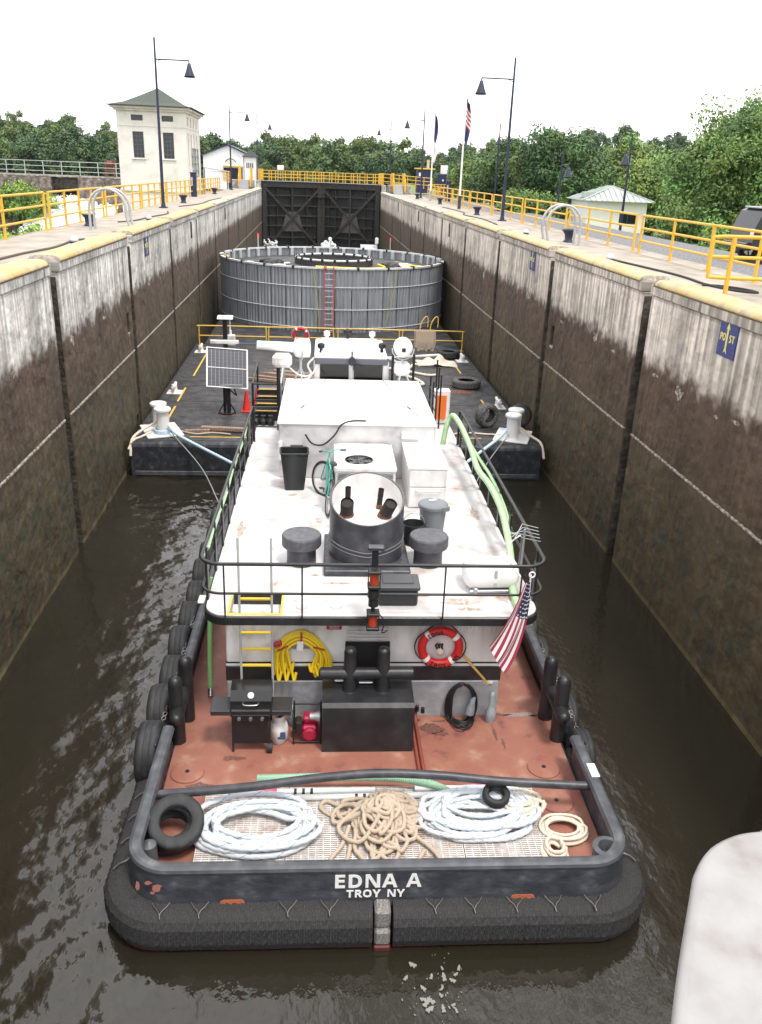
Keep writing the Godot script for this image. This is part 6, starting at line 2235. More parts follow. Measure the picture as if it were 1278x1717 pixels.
	for k in 3:
		s.lathe(Vector3(0.72 + 0.09 * k, 0.72, -4.0 + 0.05 * k), [Vector2(0.035, 0), Vector2(0.03, 0.1), Vector2(0.0, 0.12)], 8)
	obj("air_valve", s, M.black, tug)
	s = Shape.new()
	s.box(Vector3(-3.24, 1.115, -7.2), Vector3(0.13, 0.012, 0.34))
	obj("draft_label", s, M.white, tug)
	s = Shape.new()
	s.box(Vector3(3.21, 1.107, -1.9), Vector3(0.12, 0.01, 0.3))
	obj("white_mark", s, M.white, tug)


func tug_house() -> void:
	# deckhouse
	var s := Shape.new()
	s.box(Vector3(-0.09, 1.5, -9.2), Vector3(4.6, 2.02, 10.18), 0.02)
	var h := obj("deckhouse", s, M.house, tug)
	s = Shape.new()
	s.box(Vector3(-0.09, 0.85, -9.2), Vector3(4.612, 0.72, 10.192), 0.02)
	obj("lower_paint", s, M.house_grey, h)
	s = Shape.new()
	s.box(Vector3(-0.09, 1.365, -9.2), Vector3(4.63, 0.28, 10.21), 0.012)
	obj("black_band", s, M.steel_black, h)
	s = Shape.new()
	s.box(Vector3(-0.09, 1.535, -9.2), Vector3(4.62, 0.025, 10.2))
	obj("white_stripe", s, M.white, h)
	s = Shape.new()
	s.box(Vector3(-0.09, 1.575, -9.2), Vector3(4.618, 0.025, 10.198))
	obj("black_stripe", s, M.black, h)
	for k in 6:
		s = Shape.new()
		s.xf = Transform3D(Basis(Vector3.RIGHT, 0.5), Vector3(-0.06, 2.03 + 0.07 * k, -4.075))
		s.box(Vector3(), Vector3(0.66, 0.065, 0.02))
		obj("louver_slat", s, M.house, h)
	s = Shape.new()
	s.box(Vector3(-0.06, 1.74, -4.095), Vector3(0.74, 0.5, 0.03), 0.01)
	obj("vent_panel", s, M.black, h)
	s = Shape.new()
	s.box(Vector3(-0.62, 2.27, -4.1), Vector3(0.25, 0.12, 0.012))
	var rs := obj("red_notice", s, M.notice_red, h)
	for k in 3:
		s = Shape.new()
		s.box(Vector3(-0.62, 2.305 - 0.033 * k, -4.093), Vector3(0.2 - 0.02 * k, 0.008, 0.004))
		obj("notice_print", s, M.white, rs)
	for e in [["FIRE", -1.31], ["PUMP", -1.09]]:
		letters(e[0], 0.055, M.black, h, "lettering", Transform3D(Basis(), Vector3(e[1], 1.865, -4.1)), false, 1.0)
	letters("TROY, NY", 0.11, M.white, h, "lettering", Transform3D(Basis(), Vector3(1.74, 2.24, -4.1)), true, 1.0)
	letters("EDNA A", 0.15, M.white, h, "lettering", Transform3D(Basis(), Vector3(1.74, 2.43, -4.1)), true, 1.0)
	s = Shape.new()
	s.box(Vector3(2.02, 1.2, -4.09), Vector3(0.16, 0.05, 0.02))
	obj("notice", s, M.white, h)
	s = Shape.new()
	s.box(Vector3(-0.55, 1.4, -4.085), Vector3(0.1, 0.06, 0.02))
	obj("yellow_notice", s, M.line_yellow, h)
	# boat deck with the ladder hatch
	var dk := Shape.new()
	var hw := 2.66
	var y0 := 2.56
	var y1 := 2.7
	var rr := 0.35
	for e in [[-hw + rr, -2.27, -4.4, -3.67], [-1.48, hw - rr, -4.4, -3.67]]:
		dk.box(Vector3((e[0] + e[1]) / 2, (y0 + y1) / 2, (e[2] + e[3]) / 2), Vector3(e[1] - e[0], y1 - y0, e[3] - e[2]))
	dk.box(Vector3(-1.875, (y0 + y1) / 2, -3.695), Vector3(0.79, y1 - y0, 0.05))
	dk.box(Vector3(0, (y0 + y1) / 2, -9.6), Vector3(hw * 2, y1 - y0, 10.4))
	for e in [-1.0, 1.0]:
		var q := PackedVector2Array([Vector2(e * (hw - rr), -4.4), Vector2(e * (hw - rr), -3.67)])
		for k in 7:
			var t := PI / 2 * (1.0 - k / 6.0)
			q.append(Vector2(e * (hw - rr + rr * cos(t)), -3.67 - rr + rr * sin(t)))
		q.append(Vector2(e * hw, -4.4))
		dk.prism(q, y0, y1)
	var bd := obj("boat_deck", dk, M.boat_deck, tug)
	s = Shape.new()
	var edge := hull_edge(hw, -3.67, rr, -14.8, -14.8, -1.0)
	s.sweep([Vector2(0.004, 2.53), Vector2(0.03, 2.54), Vector2(0.03, 2.67), Vector2(0.012, 2.685), Vector2(0.002, 2.685)], edge)
	obj("deck_edge", s, M.steel_black, bd)
	for z in [-5.6, -7.6, -9.5, -11.6, -13.4]:
		s = Shape.new()
		s.box(Vector3(0, 2.7015, z), Vector3(5.28, 0.005, 0.016))
		obj("weld_seam", s, M.boat_deck, bd)
	for x in [-1.35, 0.1, 1.5]:
		s = Shape.new()
		s.box(Vector3(x, 2.7012, -9.2), Vector3(0.016, 0.005, 11.0))
		obj("weld_seam", s, M.boat_deck, bd)
	for e in [[1.45, -4.15, 0.5, 0.16], [1.6, -3.9, 0.3, 0.1], [-0.55, -4.8, 0.3, 0.06], [0.2, -4.65, 0.5, 0.08], [0.75, -4.35, 0.25, 0.05], [-0.95, -5.1, 0.1, 0.06], [2.2, -4.3, 0.2, 0.2], [-1.5, -9.0, 0.15, 0.08], [-0.9, -7.6, 0.12, 0.2], [2.3, -8.0, 0.12, 0.5], [-2.4, -7.0, 0.1, 0.6]]:
		s = Shape.new()
		var q := PackedVector2Array()
		for i in 20:
			var a := TAU * i / 20
			q.append(Vector2(e[0] + cos(a) * e[2] * rng.randf_range(0.35, 1.0), e[1] + sin(a) * e[3] * rng.randf_range(0.35, 1.0)))
		s.prism(q, 2.699, 2.7035)
		obj("rust_stain", s, M.stain_pale, bd)
	s = Shape.new()
	for e in [[-1.875, -3.705, 0.85, 0.03], [-1.875, -4.42, 0.86, 0.03], [-2.29, -4.06, 0.03, 0.68], [-1.46, -4.06, 0.03, 0.68]]:
		s.box(Vector3(e[0], 2.706, e[1]), Vector3(e[2], 0.014, e[3]))
	obj("hatch_coaming", s, M.hose_yellow, bd)
	s = Shape.new()
	s.box(Vector3(-1.875, 2.46, -4.27), Vector3(0.78, 0.06, 0.28))
	s.box(Vector3(-1.875, 2.58, -4.395), Vector3(0.78, 0.2, 0.01))
	obj("hatch_well", s, M.steel_black, bd)
	for e in [[-1.2, -4.2], [-0.68, -4.22], [-1.15, -3.95], [-0.6, -3.97]]:
		s = Shape.new()
		s.lathe(Vector3(e[0], 2.7, e[1]), [Vector2(0.09, 0), Vector2(0.085, 0.02), Vector2(0, 0.025)], 14)
		obj("filler_cap", s, M.boat_deck, bd)
	# ladder through the hatch
	var ld := Node3D.new()
	ld.name = "hatch_ladder"
	tug.add_child(ld, true)
	for x in [-2.13, -1.62]:
		s = Shape.new()
		s.box(Vector3(x, 2.35, -3.93), Vector3(0.035, 3.15, 0.06), 0.008)
		obj("stile", s, M.galv_pale, ld)
	for k in 8:
		s = Shape.new()
		s.box(Vector3(-1.875, 0.72 + 0.305 * k, -3.93), Vector3(0.48, 0.035, 0.05), 0.008)
		obj("rung", s, M.hose_yellow, ld)
	# rails round the boat deck
	var rail := Node3D.new()
	rail.name = "deck_rail"
	tug.add_child(rail, true)
	for e in [[3.6, 0.03, -0.02], [3.1, 0.022, -0.02]]:
		var path := hull_edge(hw + 0.03, -3.64, 0.32, -12.8, -12.8, -1.0)
		for i in path.size():
			path[i].y = e[0]
			if absf(path[i].x) > hw - 0.1 and path[i].z < -4.2:
				path[i].x *= 0.985
		s = Shape.new()
		s.tube(path, e[1], 8)
		obj("rail_tube", s, M.steel_black, rail)
	for x in [-2.32, -1.13, 1.08, 2.28]:
		s = Shape.new()
		s.cyl(Vector3(x, 2.6, -3.62), Vector3(x, 3.6, -3.62), 0.014, -1.0, 7)
		obj("stanchion", s, M.steel_black, rail)
	for e in [-1.0, 1.0]:
		for k in 9:
			var z := -4.25 - 1.05 * k
			s = Shape.new()
			s.box(Vector3(e * (hw + 0.005), 3.02, z), Vector3(0.04, 0.75, 0.14), 0.008)
			s.cyl(Vector3(e * (hw + 0.0), 3.3, z), Vector3(e * (hw + 0.0), 3.6, z), 0.02, -1.0, 7)
			obj("stanchion", s, M.steel_black, rail)
	s = Shape.new()
	s.cyl(Vector3(-2.62, 3.6, -12.8), Vector3(-2.02, 3.62, -12.8), 0.025, -1.0, 8)
	s.cyl(Vector3(-2.62, 3.1, -12.8), Vector3(-2.02, 3.1, -12.8), 0.02, -1.0, 8)
	s.cyl(Vector3(-2.62, 2.7, -12.8), Vector3(-2.62, 3.6, -12.8), 0.03, -1.0, 8)
	obj("end_rail", s, M.steel_black, rail)
	s = Shape.new()
	s.cyl(Vector3(2.62, 2.7, -12.8), Vector3(2.62, 3.6, -12.8), 0.03, -1.0, 8)
	obj("end_rail", s, M.steel_black, rail)
	# cabin on the boat deck
	s = Shape.new()
	s.box(Vector3(-0.09, 3.33, -12.2), Vector3(3.5, 1.26, 4.2), 0.02)
	var cb := obj("upper_cabin", s, M.cabin_wall, tug)
	s = Shape.new()
	s.box(Vector3(-0.09, 3.98, -12.2), Vector3(3.56, 0.06, 4.26), 0.025)
	obj("cabin_roof", s, M.roof_white, cb)
	s = Shape.new()
	s.box(Vector3(1.1, 3.75, -10.07), Vector3(0.42, 0.16, 0.08), 0.02)
	obj("wall_light", s, M.dirty_white, cb)
	s = Shape.new()
	s.box(Vector3(-1.8, 3.35, -10.06), Vector3(0.09, 0.45, 0.08), 0.03)
	obj("switch_box", s, M.white, cb)
	s = Shape.new()
	s.tube(curve([Vector3(-1.25, 3.75, -10.03), Vector3(-1.1, 3.55, -10.0), Vector3(-0.85, 3.53, -9.99), Vector3(-0.6, 3.75, -10.0), Vector3(-0.45, 3.98, -10.04), Vector3(-0.2, 4.03, -10.2), Vector3(0.1, 4.03, -10.22)], 0.06), 0.02, 7)
	obj("roof_cable", s, M.black, cb)
	for e in [[Vector3(-0.82, 4.03, -14.2), Vector3(-1.2, 4.03, -12.0), Vector3(-1.55, 4.02, -10.5)], [Vector3(0.72, 4.03, -14.2), Vector3(1.05, 4.03, -12.0), Vector3(1.34, 4.02, -10.7)]]:
		s = Shape.new()
		s.tube(curve(e, 0.2), 0.008, 5)
		s.cyl(e[1].lerp(e[2], 0.35), e[1].lerp(e[2], 0.5), 0.02, -1.0, 7)
		obj("stay_wire", s, M.wire_grey, cb)
	# wheelhouse
	s = Shape.new()
	s.box(Vector3(-0.13, 3.3, -15.5), Vector3(1.9, 1.2, 2.1), 0.03)
	var wh := obj("wheelhouse", s, M.steel_black, tug)
	for x in [-1.06, -0.13, 0.8]:
		s = Shape.new()
		s.box(Vector3(x, 4.17, -14.5), Vector3(0.14 if x > -0.5 and x < 0.5 else 0.17, 0.62, 0.16), 0.03)
		obj("window_post", s, M.cabin_wall, wh)
		if absf(x + 0.13) > 0.5:
			s = Shape.new()
			s.box(Vector3(x, 4.17, -16.4), Vector3(0.12, 0.62, 0.14), 0.02)
			obj("window_post", s, M.steel_black, wh)
	for x in [-0.595, 0.335]:
		s = Shape.new()
		s.box(Vector3(x, 4.15, -14.5), Vector3(0.8, 0.56, 0.012))
		obj("window_pane", s, M.wheel_glass, wh)
	s = Shape.new()
	s.box(Vector3(-0.13, 3.94, -15.5), Vector3(1.8, 0.06, 2.0))
	s.box(Vector3(-0.13, 4.12, -16.38), Vector3(1.8, 0.5, 0.05))
	s.box(Vector3(-0.13, 4.0, -15.9), Vector3(1.5, 0.3, 0.5), 0.05)
	s.box(Vector3(-0.3, 4.05, -15.1), Vector3(0.4, 0.5, 0.3), 0.05)
	obj("console", s, M.console, wh)
	s = Shape.new()
	s.box(Vector3(0.25, 4.1, -15.3), Vector3(0.4, 0.4, 0.35), 0.08)
	obj("helm_seat", s, M.dirty_white, wh)
	s = Shape.new()
	s.box(Vector3(-0.13, 4.47, -14.46), Vector3(1.95, 0.16, 0.12), 0.02)
	obj("header", s, M.header_grey, wh)
	s = Shape.new()
	s.box(Vector3(-0.15, 4.6, -15.55), Vector3(1.95, 0.1, 2.3), 0.04)
	s.box(Vector3(-0.15, 4.68, -15.6), Vector3(1.6, 0.06, 1.9), 0.03)
	obj("wheelhouse_roof", s, M.roof_white, wh)
	for e in [[-0.95, 4.72, -14.7, 0.1], [0.7, 4.72, -14.9, 0.1], [-0.1, 4.75, -14.5, 0.07], [-0.8, 4.78, -16.2, 0.09], [0.5, 4.78, -16.3, 0.09], [-0.2, 4.8, -16.5, 0.12]]:
		s = Shape.new()
		s.lathe(Vector3(e[0], e[1] - 0.08, e[2]), [Vector2(0.05, 0), Vector2(0.04, 0.1), Vector2(e[3], 0.14), Vector2(e[3], 0.24), Vector2(0.0, 0.28)], 12)
		obj("roof_fitting", s, M.dirty_white if e[3] < 0.1 else M.black, wh)
	s = Shape.new()
	s.tube(curve([Vector3(-1.12, 4.55, -14.5), Vector3(-1.3, 4.35, -14.45), Vector3(-1.2, 4.1, -14.42), Vector3(-1.35, 3.95, -14.4)], 0.06), 0.03, 7)
	s.tube(curve([Vector3(0.85, 4.55, -14.6), Vector3(1.05, 4.5, -14.5), Vector3(1.2, 4.3, -14.4)], 0.06), 0.03, 7)
	obj("cable_loom", s, M.dirty_white, wh)
	for e in [[-0.12, 4.52, -14.32], [0.02, 4.33, -14.36]]:
		s = Shape.new()
		s.cyl(Vector3(e[0], e[1], e[2] - 0.1), Vector3(e[0], e[1] - 0.02, e[2] + 0.05), 0.09, 0.11, 14)
		s.cyl(Vector3(e[0], e[1] + 0.05, e[2] - 0.05), Vector3(e[0], e[1] + 0.22, e[2] - 0.08), 0.02, -1.0, 6)
		obj("floodlight", s, M.black, wh)
	searchlight(Vector3(-1.48, 4.85, -14.2), -1.35, true)
	searchlight(Vector3(1.22, 4.92, -14.2), 0.0, false)
	# masts with their boxes
	s = Shape.new()
	s.cyl(Vector3(-2.05, 2.7, -13.9), Vector3(-2.05, 4.45, -13.9), 0.05, -1.0, 8)
	obj("light_mast", s, M.black, tug)
	for e in [1.55, 0.98]:
		s = Shape.new()
		s.cyl(Vector3(e, 2.7, -14.5), Vector3(e, 4.7, -14.5), 0.035, -1.0, 8)
		obj("light_mast", s, M.black, tug)
	s = Shape.new()
	s.box(Vector3(-1.95, 4.58, -13.9), Vector3(0.5, 0.34, 0.4), 0.1)
	obj("junction_box", s, M.dirty_white, tug)
	s = Shape.new()
	s.box(Vector3(1.22, 4.35, -14.3), Vector3(0.42, 0.36, 0.34), 0.08)
	obj("junction_box", s, M.dirty_white, tug)
	s = Shape.new()
	s.tube(curve([Vector3(-1.8, 4.45, -13.8), Vector3(-1.5, 4.2, -13.9), Vector3(-1.2, 4.15, -14.2), Vector3(-1.05, 4.35, -14.4)], 0.08), 0.02, 6)
	obj("cable", s, M.dirty_white, tug)
	# lit-side board
	s = Shape.new()
	s.box(Vector3(2.4, 3.2, -14.85), Vector3(0.48, 0.95, 0.3), 0.03)
	var ob := obj("side_light_box", s, M.house, tug)
	s = Shape.new()
	s.box(Vector3(2.4, 3.2, -14.69), Vector3(0.27, 0.68, 0.03), 0.01)
	obj("orange_panel", s, M.orange, ob)
	# port stair down to the foredeck
	var st := Node3D.new()
	st.name = "fore_stair"
	tug.add_child(st, true)
	for k in 4:
		s = Shape.new()
		s.box(Vector3(-2.42, 3.05 + 0.1 * k - 0.25, -14.95 - 0.42 * k), Vector3(0.75, 0.32, 0.4), 0.02)
		var step := obj("step_box", s, M.steel_black, st)
		s = Shape.new()
		s.box(Vector3(-2.42, 2.98 + 0.1 * k, -14.76 - 0.42 * k), Vector3(0.6, 0.02, 0.06))
		obj("step_nosing", s, M.line_yellow, step)
	for e in [[-2.8, 0.0], [-2.04, 0.0]]:
		s = Shape.new()
		s.cyl(Vector3(e[0], 2.7, -14.7), Vector3(e[0], 3.75, -14.7), 0.03, -1.0, 8)
		s.cyl(Vector3(e[0], 3.75, -14.7), Vector3(e[0], 3.95, -16.4), 0.03, -1.0, 8)
		s.cyl(Vector3(e[0], 3.95, -16.4), Vector3(e[0], 2.9, -16.4), 0.03, -1.0, 8)
		obj("hand_rail", s, M.steel_black if e[0] < -2.4 else M.galv_pale, st)
	s = Shape.new()
	s.cyl(Vector3(-2.8, 3.3, -14.7), Vector3(-2.04, 3.3, -14.7), 0.025, -1.0, 8)
	s.cyl(Vector3(-2.8, 3.75, -14.7), Vector3(-2.04, 3.75, -14.7), 0.025, -1.0, 8)
	obj("cross_rail", s, M.steel_black, st)
	s = Shape.new()
	for k in 3:
		s.lathe(Vector3(-2.7 + 0.2 * k, 2.7, -14.35), [Vector2(0.1, 0), Vector2(0.11, 0.12), Vector2(0.05, 0.2), Vector2(0.07, 0.26), Vector2(0, 0.28)], 12)
	obj("deck_valve", s, M.black, tug)
	s = Shape.new()
	for k in 3:
		for y in [3.1, 3.45, 3.8]:
			s.cyl(Vector3(2.05, y, -13.2 - 0.7 * k), Vector3(2.05, y, -13.9 - 0.7 * k), 0.02, -1.0, 6)
		s.cyl(Vector3(2.05, 2.7, -13.2 - 0.7 * k), Vector3(2.05, 4.1, -13.2 - 0.7 * k), 0.025, -1.0, 6)
		s.cyl(Vector3(2.3, 2.7, -14.3 - 0.5 * k), Vector3(2.3, 4.2 + 0.1 * k, -14.3 - 0.5 * k), 0.025, -1.0, 6)
	obj("starboard_rack", s, M.steel_black, tug)


func searchlight(p: Vector3, turn: float, long: bool) -> void:
	var t := Node3D.new()
	t.name = "searchlight"
	t.transform = Transform3D(Basis(Vector3.UP, turn), p)
	tug.add_child(t, true)
	var s := Shape.new()
	s.xf = Transform3D(Basis(Vector3.RIGHT, PI / 2), Vector3())
	s.lathe(Vector3(), [Vector2(0.0, 0.2), Vector2(0.12, 0.2), Vector2(0.22, 0.14), Vector2(0.25, 0.05), Vector2(0.25, -0.22), Vector2(0.0, -0.24)], 22, true)
	obj("lamp_drum", s, M.roof_white, t)
	s = Shape.new()
	s.box(Vector3(0, -0.02, 0.21), Vector3(0.1, 0.1, 0.06), 0.01)
	obj("lamp_socket", s, M.black, t)
	s = Shape.new()
	s.tube(arc(Vector3(0, -0.02, 0), 0.29, PI, TAU, 14), 0.018, 7)
	s.cyl(Vector3(0, -0.3, 0), Vector3(0, -0.55, 0), 0.035, -1.0, 8)
	for k in 3:
		s.cyl(Vector3(0, -0.5, 0), Vector3(0.22 * cos(k * 2.1), -0.95, 0.22 * sin(k * 2.1)), 0.02, -1.0, 6)
	obj("yoke", s, M.galv_pale, t)
	if long:
		s = Shape.new()
		s.cyl(Vector3(0, 0.02, 0.2), Vector3(0, 0.1, 1.15), 0.13, 0.11, 14)
		obj("lamp_barrel", s, M.roof_white, t)


func tug_fittings() -> void:
	# funnel with its slanted white top
	var s := Shape.new()
	s.box(Vector3(-0.05, 2.76, -5.85), Vector3(1.5, 0.12, 1.6), 0.02)
	var st := obj("funnel_base", s, M.funnel, tug)
	s = Shape.new()
	var k := 48
	var c := Vector3(-0.05, 0, -5.86)
	var top := func(a: float) -> float: return 3.84 - 0.26 * sin(a)
	for r in [0.66, 0.63]:
		var b := s.v.size()
		for i in k + 1:
			var a := TAU * i / k
			var o := Vector3(cos(a), 0, sin(a))
			var nn := o if r > 0.65 else -o
			s.vert(c + o * r + Vector3.UP * 2.7, nn)
			s.vert(c + o * r + Vector3.UP * top.call(a), nn)
		for i in k:
			s.quad(b + 2 * i, b + 2 * i + 1, b + 2 * i + 3, b + 2 * i + 2)
	obj("funnel_shell", s, M.funnel, st)
	s = Shape.new()
	var q := []
	for i in k:
		var a := TAU * i / k
		q.append(c + Vector3(cos(a), 0, sin(a)) * 0.645 + Vector3.UP * (top.call(a) + 0.005))
	s.tube(q, 0.014, 6, true)
	obj("funnel_rim", s, M.wire_grey, st)
	s = Shape.new()
	var b2 := s.v.size()
	var up := Vector3(0, 1, 0.12).normalized()
	s.vert(c + Vector3.UP * 3.6, up)
	for i in k + 1:
		var a := TAU * i / k
		s.vert(c + Vector3(cos(a), 0, sin(a)) * 0.632 + Vector3.UP * (3.6 - 0.08 * sin(a)), up)
	for i in k:
		s.tri(b2, b2 + 1 + i, b2 + 2 + i)
	var inner := Shape.new()
	for i in k + 1:
		var a := TAU * i / k
		var o := Vector3(cos(a), 0, sin(a))
		inner.vert(c + o * 0.626 + Vector3.UP * (3.58 - 0.09 * sin(a)), -o)
		inner.vert(c + o * 0.626 + Vector3.UP * (top.call(a) - 0.002), -o)
	for i in k:
		inner.quad(2 * i, 2 * i + 1, 2 * i + 3, 2 * i + 2)
	obj("funnel_lining", inner, M.house, st)
	obj("funnel_top", s, M.funnel_top, st)
	for y in [3.0, 3.07]:
		s = Shape.new()
		q = []
		for i in k:
			var a := TAU * i / k
			q.append(c + Vector3(cos(a), 0, sin(a)) * 0.665 + Vector3.UP * (y + 0.08 * absf(cos(a))))
		s.tube(q, 0.012, 6, true)
		obj("funnel_hoop", s, M.wire_grey, st)
	for e in [[-0.36, -5.72, 0.115, 0.3, 0.0, 0.16], [0.3, -5.7, 0.115, 0.3, 0.1, 0.16], [-0.34, -5.95, 0.05, 0.42, 0.0, 0.03], [0.22, -5.98, 0.05, 0.38, 0.03, 0.03]]:
		s = Shape.new()
		var p := c + Vector3(e[0], 3.6 + (-5.86 - e[1]) * 0.12, e[1] - c.z)
		var tip := p + Vector3(e[4], e[3], e[5])
		s.cyl(p, tip, e[2], -1.0, 16, false)
		s.cyl(p, tip - (tip - p) * 0.1, e[2] * 0.85, -1.0, 16)
		obj("exhaust_pipe", s, M.soot, st)
		s = Shape.new()
		s.cyl(p - Vector3(0, 0.03, 0), p + (tip - p) * 0.22, e[2] * 1.15, e[2] * 1.04, 16)
		obj("rusty_collar", s, M.rust, st)
	# mushroom vents
	for x in [-1.2, 1.06]:
		var v := Node3D.new()
		v.name = "mushroom_vent"
		tug.add_child(v, true)
		s = Shape.new()
		s.lathe(Vector3(x, 2.7, -5.64), [Vector2(0.26, 0), Vector2(0.255, 0.45)], 26)
		obj("stem", s, M.funnel, v)
		s = Shape.new()
		s.lathe(Vector3(x, 2.7, -5.64), [Vector2(0.25, 0.34), Vector2(0.34, 0.34), Vector2(0.35, 0.36), Vector2(0.35, 0.52), Vector2(0.335, 0.545), Vector2(0.31, 0.55), Vector2(0.0, 0.53)], 30)
		obj("cap", s, M.vent_cap, v)
	# stern lights on their post
	var np := Node3D.new()
	np.name = "stern_light_post"
	tug.add_child(np, true)
	s = Shape.new()
	s.box(Vector3(-0.03, 3.05, -3.56), Vector3(0.06, 1.1, 0.06), 0.01)
	s.box(Vector3(-0.02, 3.72, -3.62), Vector3(0.1, 0.28, 0.05), 0.01)
	obj("post", s, M.black, np)
	s = Shape.new()
	s.box(Vector3(-0.01, 3.9, -3.62), Vector3(0.26, 0.08, 0.12), 0.02)
	obj("hood", s, M.funnel, np)
	for y in [3.44, 2.72]:
		s = Shape.new()
		s.box(Vector3(-0.03, y + 0.13, -3.5), Vector3(0.2, 0.05, 0.2), 0.02)
		s.box(Vector3(-0.03, y - 0.12, -3.5), Vector3(0.2, 0.06, 0.2), 0.02)
		for e in [-0.09, 0.09]:
			s.box(Vector3(-0.03 + e, y, -3.5), Vector3(0.015, 0.24, 0.03))
		var cage := obj("lamp_cage", s, M.black, np)
		s = Shape.new()
		s.cyl(Vector3(-0.03, y - 0.1, -3.5), Vector3(-0.03, y + 0.1, -3.5), 0.07, -1.0, 14)
		obj("red_lens", s, M.lens_red, cage)
	s = Shape.new()
	s.lathe(Vector3(-0.03, 2.98, -3.5), [Vector2(0.08, 0), Vector2(0.08, 0.12), Vector2(0.1, 0.16), Vector2(0.09, 0.28), Vector2(0, 0.3)], 12)
	obj("horn_unit", s, M.black, np)
	s = Shape.new()
	s.tube(curve([Vector3(0.05, 2.85, -3.5), Vector3(0.15, 2.72, -3.46), Vector3(0.12, 2.5, -3.5), Vector3(0.22, 2.42, -3.7)], 0.05), 0.01, 5)
	obj("cable", s, M.black, np)
	# aerial at the starboard corner
	var ae := Node3D.new()
	ae.name = "aerial"
	tug.add_child(ae, true)
	s = Shape.new()
	s.cyl(Vector3(2.36, 3.4, -4.05), Vector3(2.36, 4.05, -4.05), 0.018, -1.0, 7)
	obj("stem", s, M.galv, ae)
	s = Shape.new()
	for i in 5:
		for e in [-1.0, 1.0]:
			s.cyl(Vector3(2.36, 3.9 + 0.04 * i, -4.05 - 0.05 * i), Vector3(2.36 + e * (0.3 - 0.03 * i), 3.9 + 0.03 * i + 0.05 * e * (i - 2), -4.05 + 0.05 * (i - 2)), 0.006, -1.0, 5)
	obj("dipole_rods", s, M.galv_pale, ae)
	s = Shape.new()
	s.tube(curve([Vector3(2.3, 3.95, -4.05), Vector3(2.12, 3.8, -4.0), Vector3(2.14, 3.55, -3.9), Vector3(2.3, 3.35, -3.75), Vector3(2.36, 3.25, -3.65)], 0.06), 0.012, 6)
	obj("coax", s, M.dirty_white, ae)
	# flag of stars and stripes hanging from the starboard corner
	var fl := thing("stern_flag", "stars and stripes flag hanging at the stern's right corner", "flag", tug_frame)
	s = Shape.new()
	s.cyl(Vector3(2.42, 2.7, -3.6), Vector3(2.4, 3.5, -3.55), 0.014, -1.0, 7)
	s.tube(arc(Vector3(2.42, 3.5, -3.55), 0.045, 0, TAU, 12), 0.012, 6)
	obj("staff", s, M.white, fl)
	var at_uv := func(u: float, v: float) -> Vector3:
		var l := Vector3(2.33, 3.36, -3.56).bezier_interpolate(Vector3(2.2, 2.95, -3.52), Vector3(2.0, 2.55, -3.5), Vector3(1.84, 2.28, -3.48), v)
		var r := Vector3(2.42, 3.38, -3.56).bezier_interpolate(Vector3(2.47, 2.95, -3.52), Vector3(2.4, 2.2, -3.5), Vector3(2.12, 1.78, -3.48), v)
		var fold := 0.05 * sin(u * 11.0 + v * 3.0) * (0.35 + v * 0.6)
		return l.lerp(r, u) + Vector3(0.25 * fold, -0.05 * sin(u * PI) * v, fold)
	var patch := func(u0: float, u1: float, v0: float, v1: float, lift: float) -> Shape:
		var f := Shape.new()
		var nu := maxi(2, int((u1 - u0) * 26))
		var nv := maxi(3, int((v1 - v0) * 18))
		for j in nv + 1:
			for i in nu + 1:
				f.vert(at_uv.call(lerpf(u0, u1, i / float(nu)), lerpf(v0, v1, j / float(nv))) + Vector3(0, 0, lift), Vector3(0, 0, 1))
		for j in nv:
			for i in nu:
				var a := j * (nu + 1) + i
				f.quad(a, a + 1, a + nu + 2, a + nu + 1)
		f.smooth()
		return f
	for i in 13:
		var f: Shape = patch.call(i / 13.0, (i + 1) / 13.0, 0.0 if i < 5 else 0.42, 1.0, 0.0)
		obj("stripe", f, M.stripe_red if i % 2 == 0 else M.flag_white, fl)
	obj("canton", patch.call(5 / 13.0, 1.0, 0.0, 0.42, 0.0), M.flag_navy, fl)
	s = Shape.new()
	for j in 9:
		for i in (6 if j % 2 == 0 else 5):
			var u := lerpf(0.43, 0.96, (i + (0.0 if j % 2 == 0 else 0.5)) / 5.0)
			var v := lerpf(0.03, 0.4, j / 8.0)
			var p: Vector3 = at_uv.call(u, v) + Vector3(0, 0, 0.006)
			var pts := []
			for m in 10:
				var a := TAU * m / 10 + PI / 2
				var rr := (0.022 if m % 2 == 0 else 0.01) * (0.5 + v)
				pts.append(p + Vector3(cos(a) * rr, sin(a) * rr, 0))
			for m in 10:
				s.face([p, pts[m], pts[(m + 1) % 10]], Vector3(0, 0, 1))
	obj("stars", s, M.flag_white, fl)
	# tyres along both sides with the chain that holds them
	var where := ["nearest the stern", "second from the stern", "third from the stern", "fourth from the stern", "fifth from the stern", "sixth from the stern", "seventh from the stern", "third from the tug's bow end", "second from the tug's bow end", "nearest the barge"]
	for i in 10:
		tyre(tug_frame * Transform3D(Basis(Vector3.UP, PI / 2) * Basis(Vector3.BACK, 0.0), Vector3(-3.46, 0.66 + 0.03 * sin(i * 2.3), -2.95 - 0.99 * i)) * Transform3D(Basis(Vector3.RIGHT, rng.randf_range(-0.05, 0.05)), Vector3()), 0.5, 0.36, "old black fender tyre hung along the tug's left side, " + where[i], M.rubber, "fender tyres along the tug")
	for i in 8:
		tyre(tug_frame * Transform3D(Basis(Vector3.UP, PI / 2), Vector3(3.4, 0.5 + 0.03 * sin(i * 1.7), -3.0 - 1.0 * i)), 0.44, 0.3, "old black fender tyre hung along the tug's right side, " + where[i], M.rubber, "fender tyres along the tug")
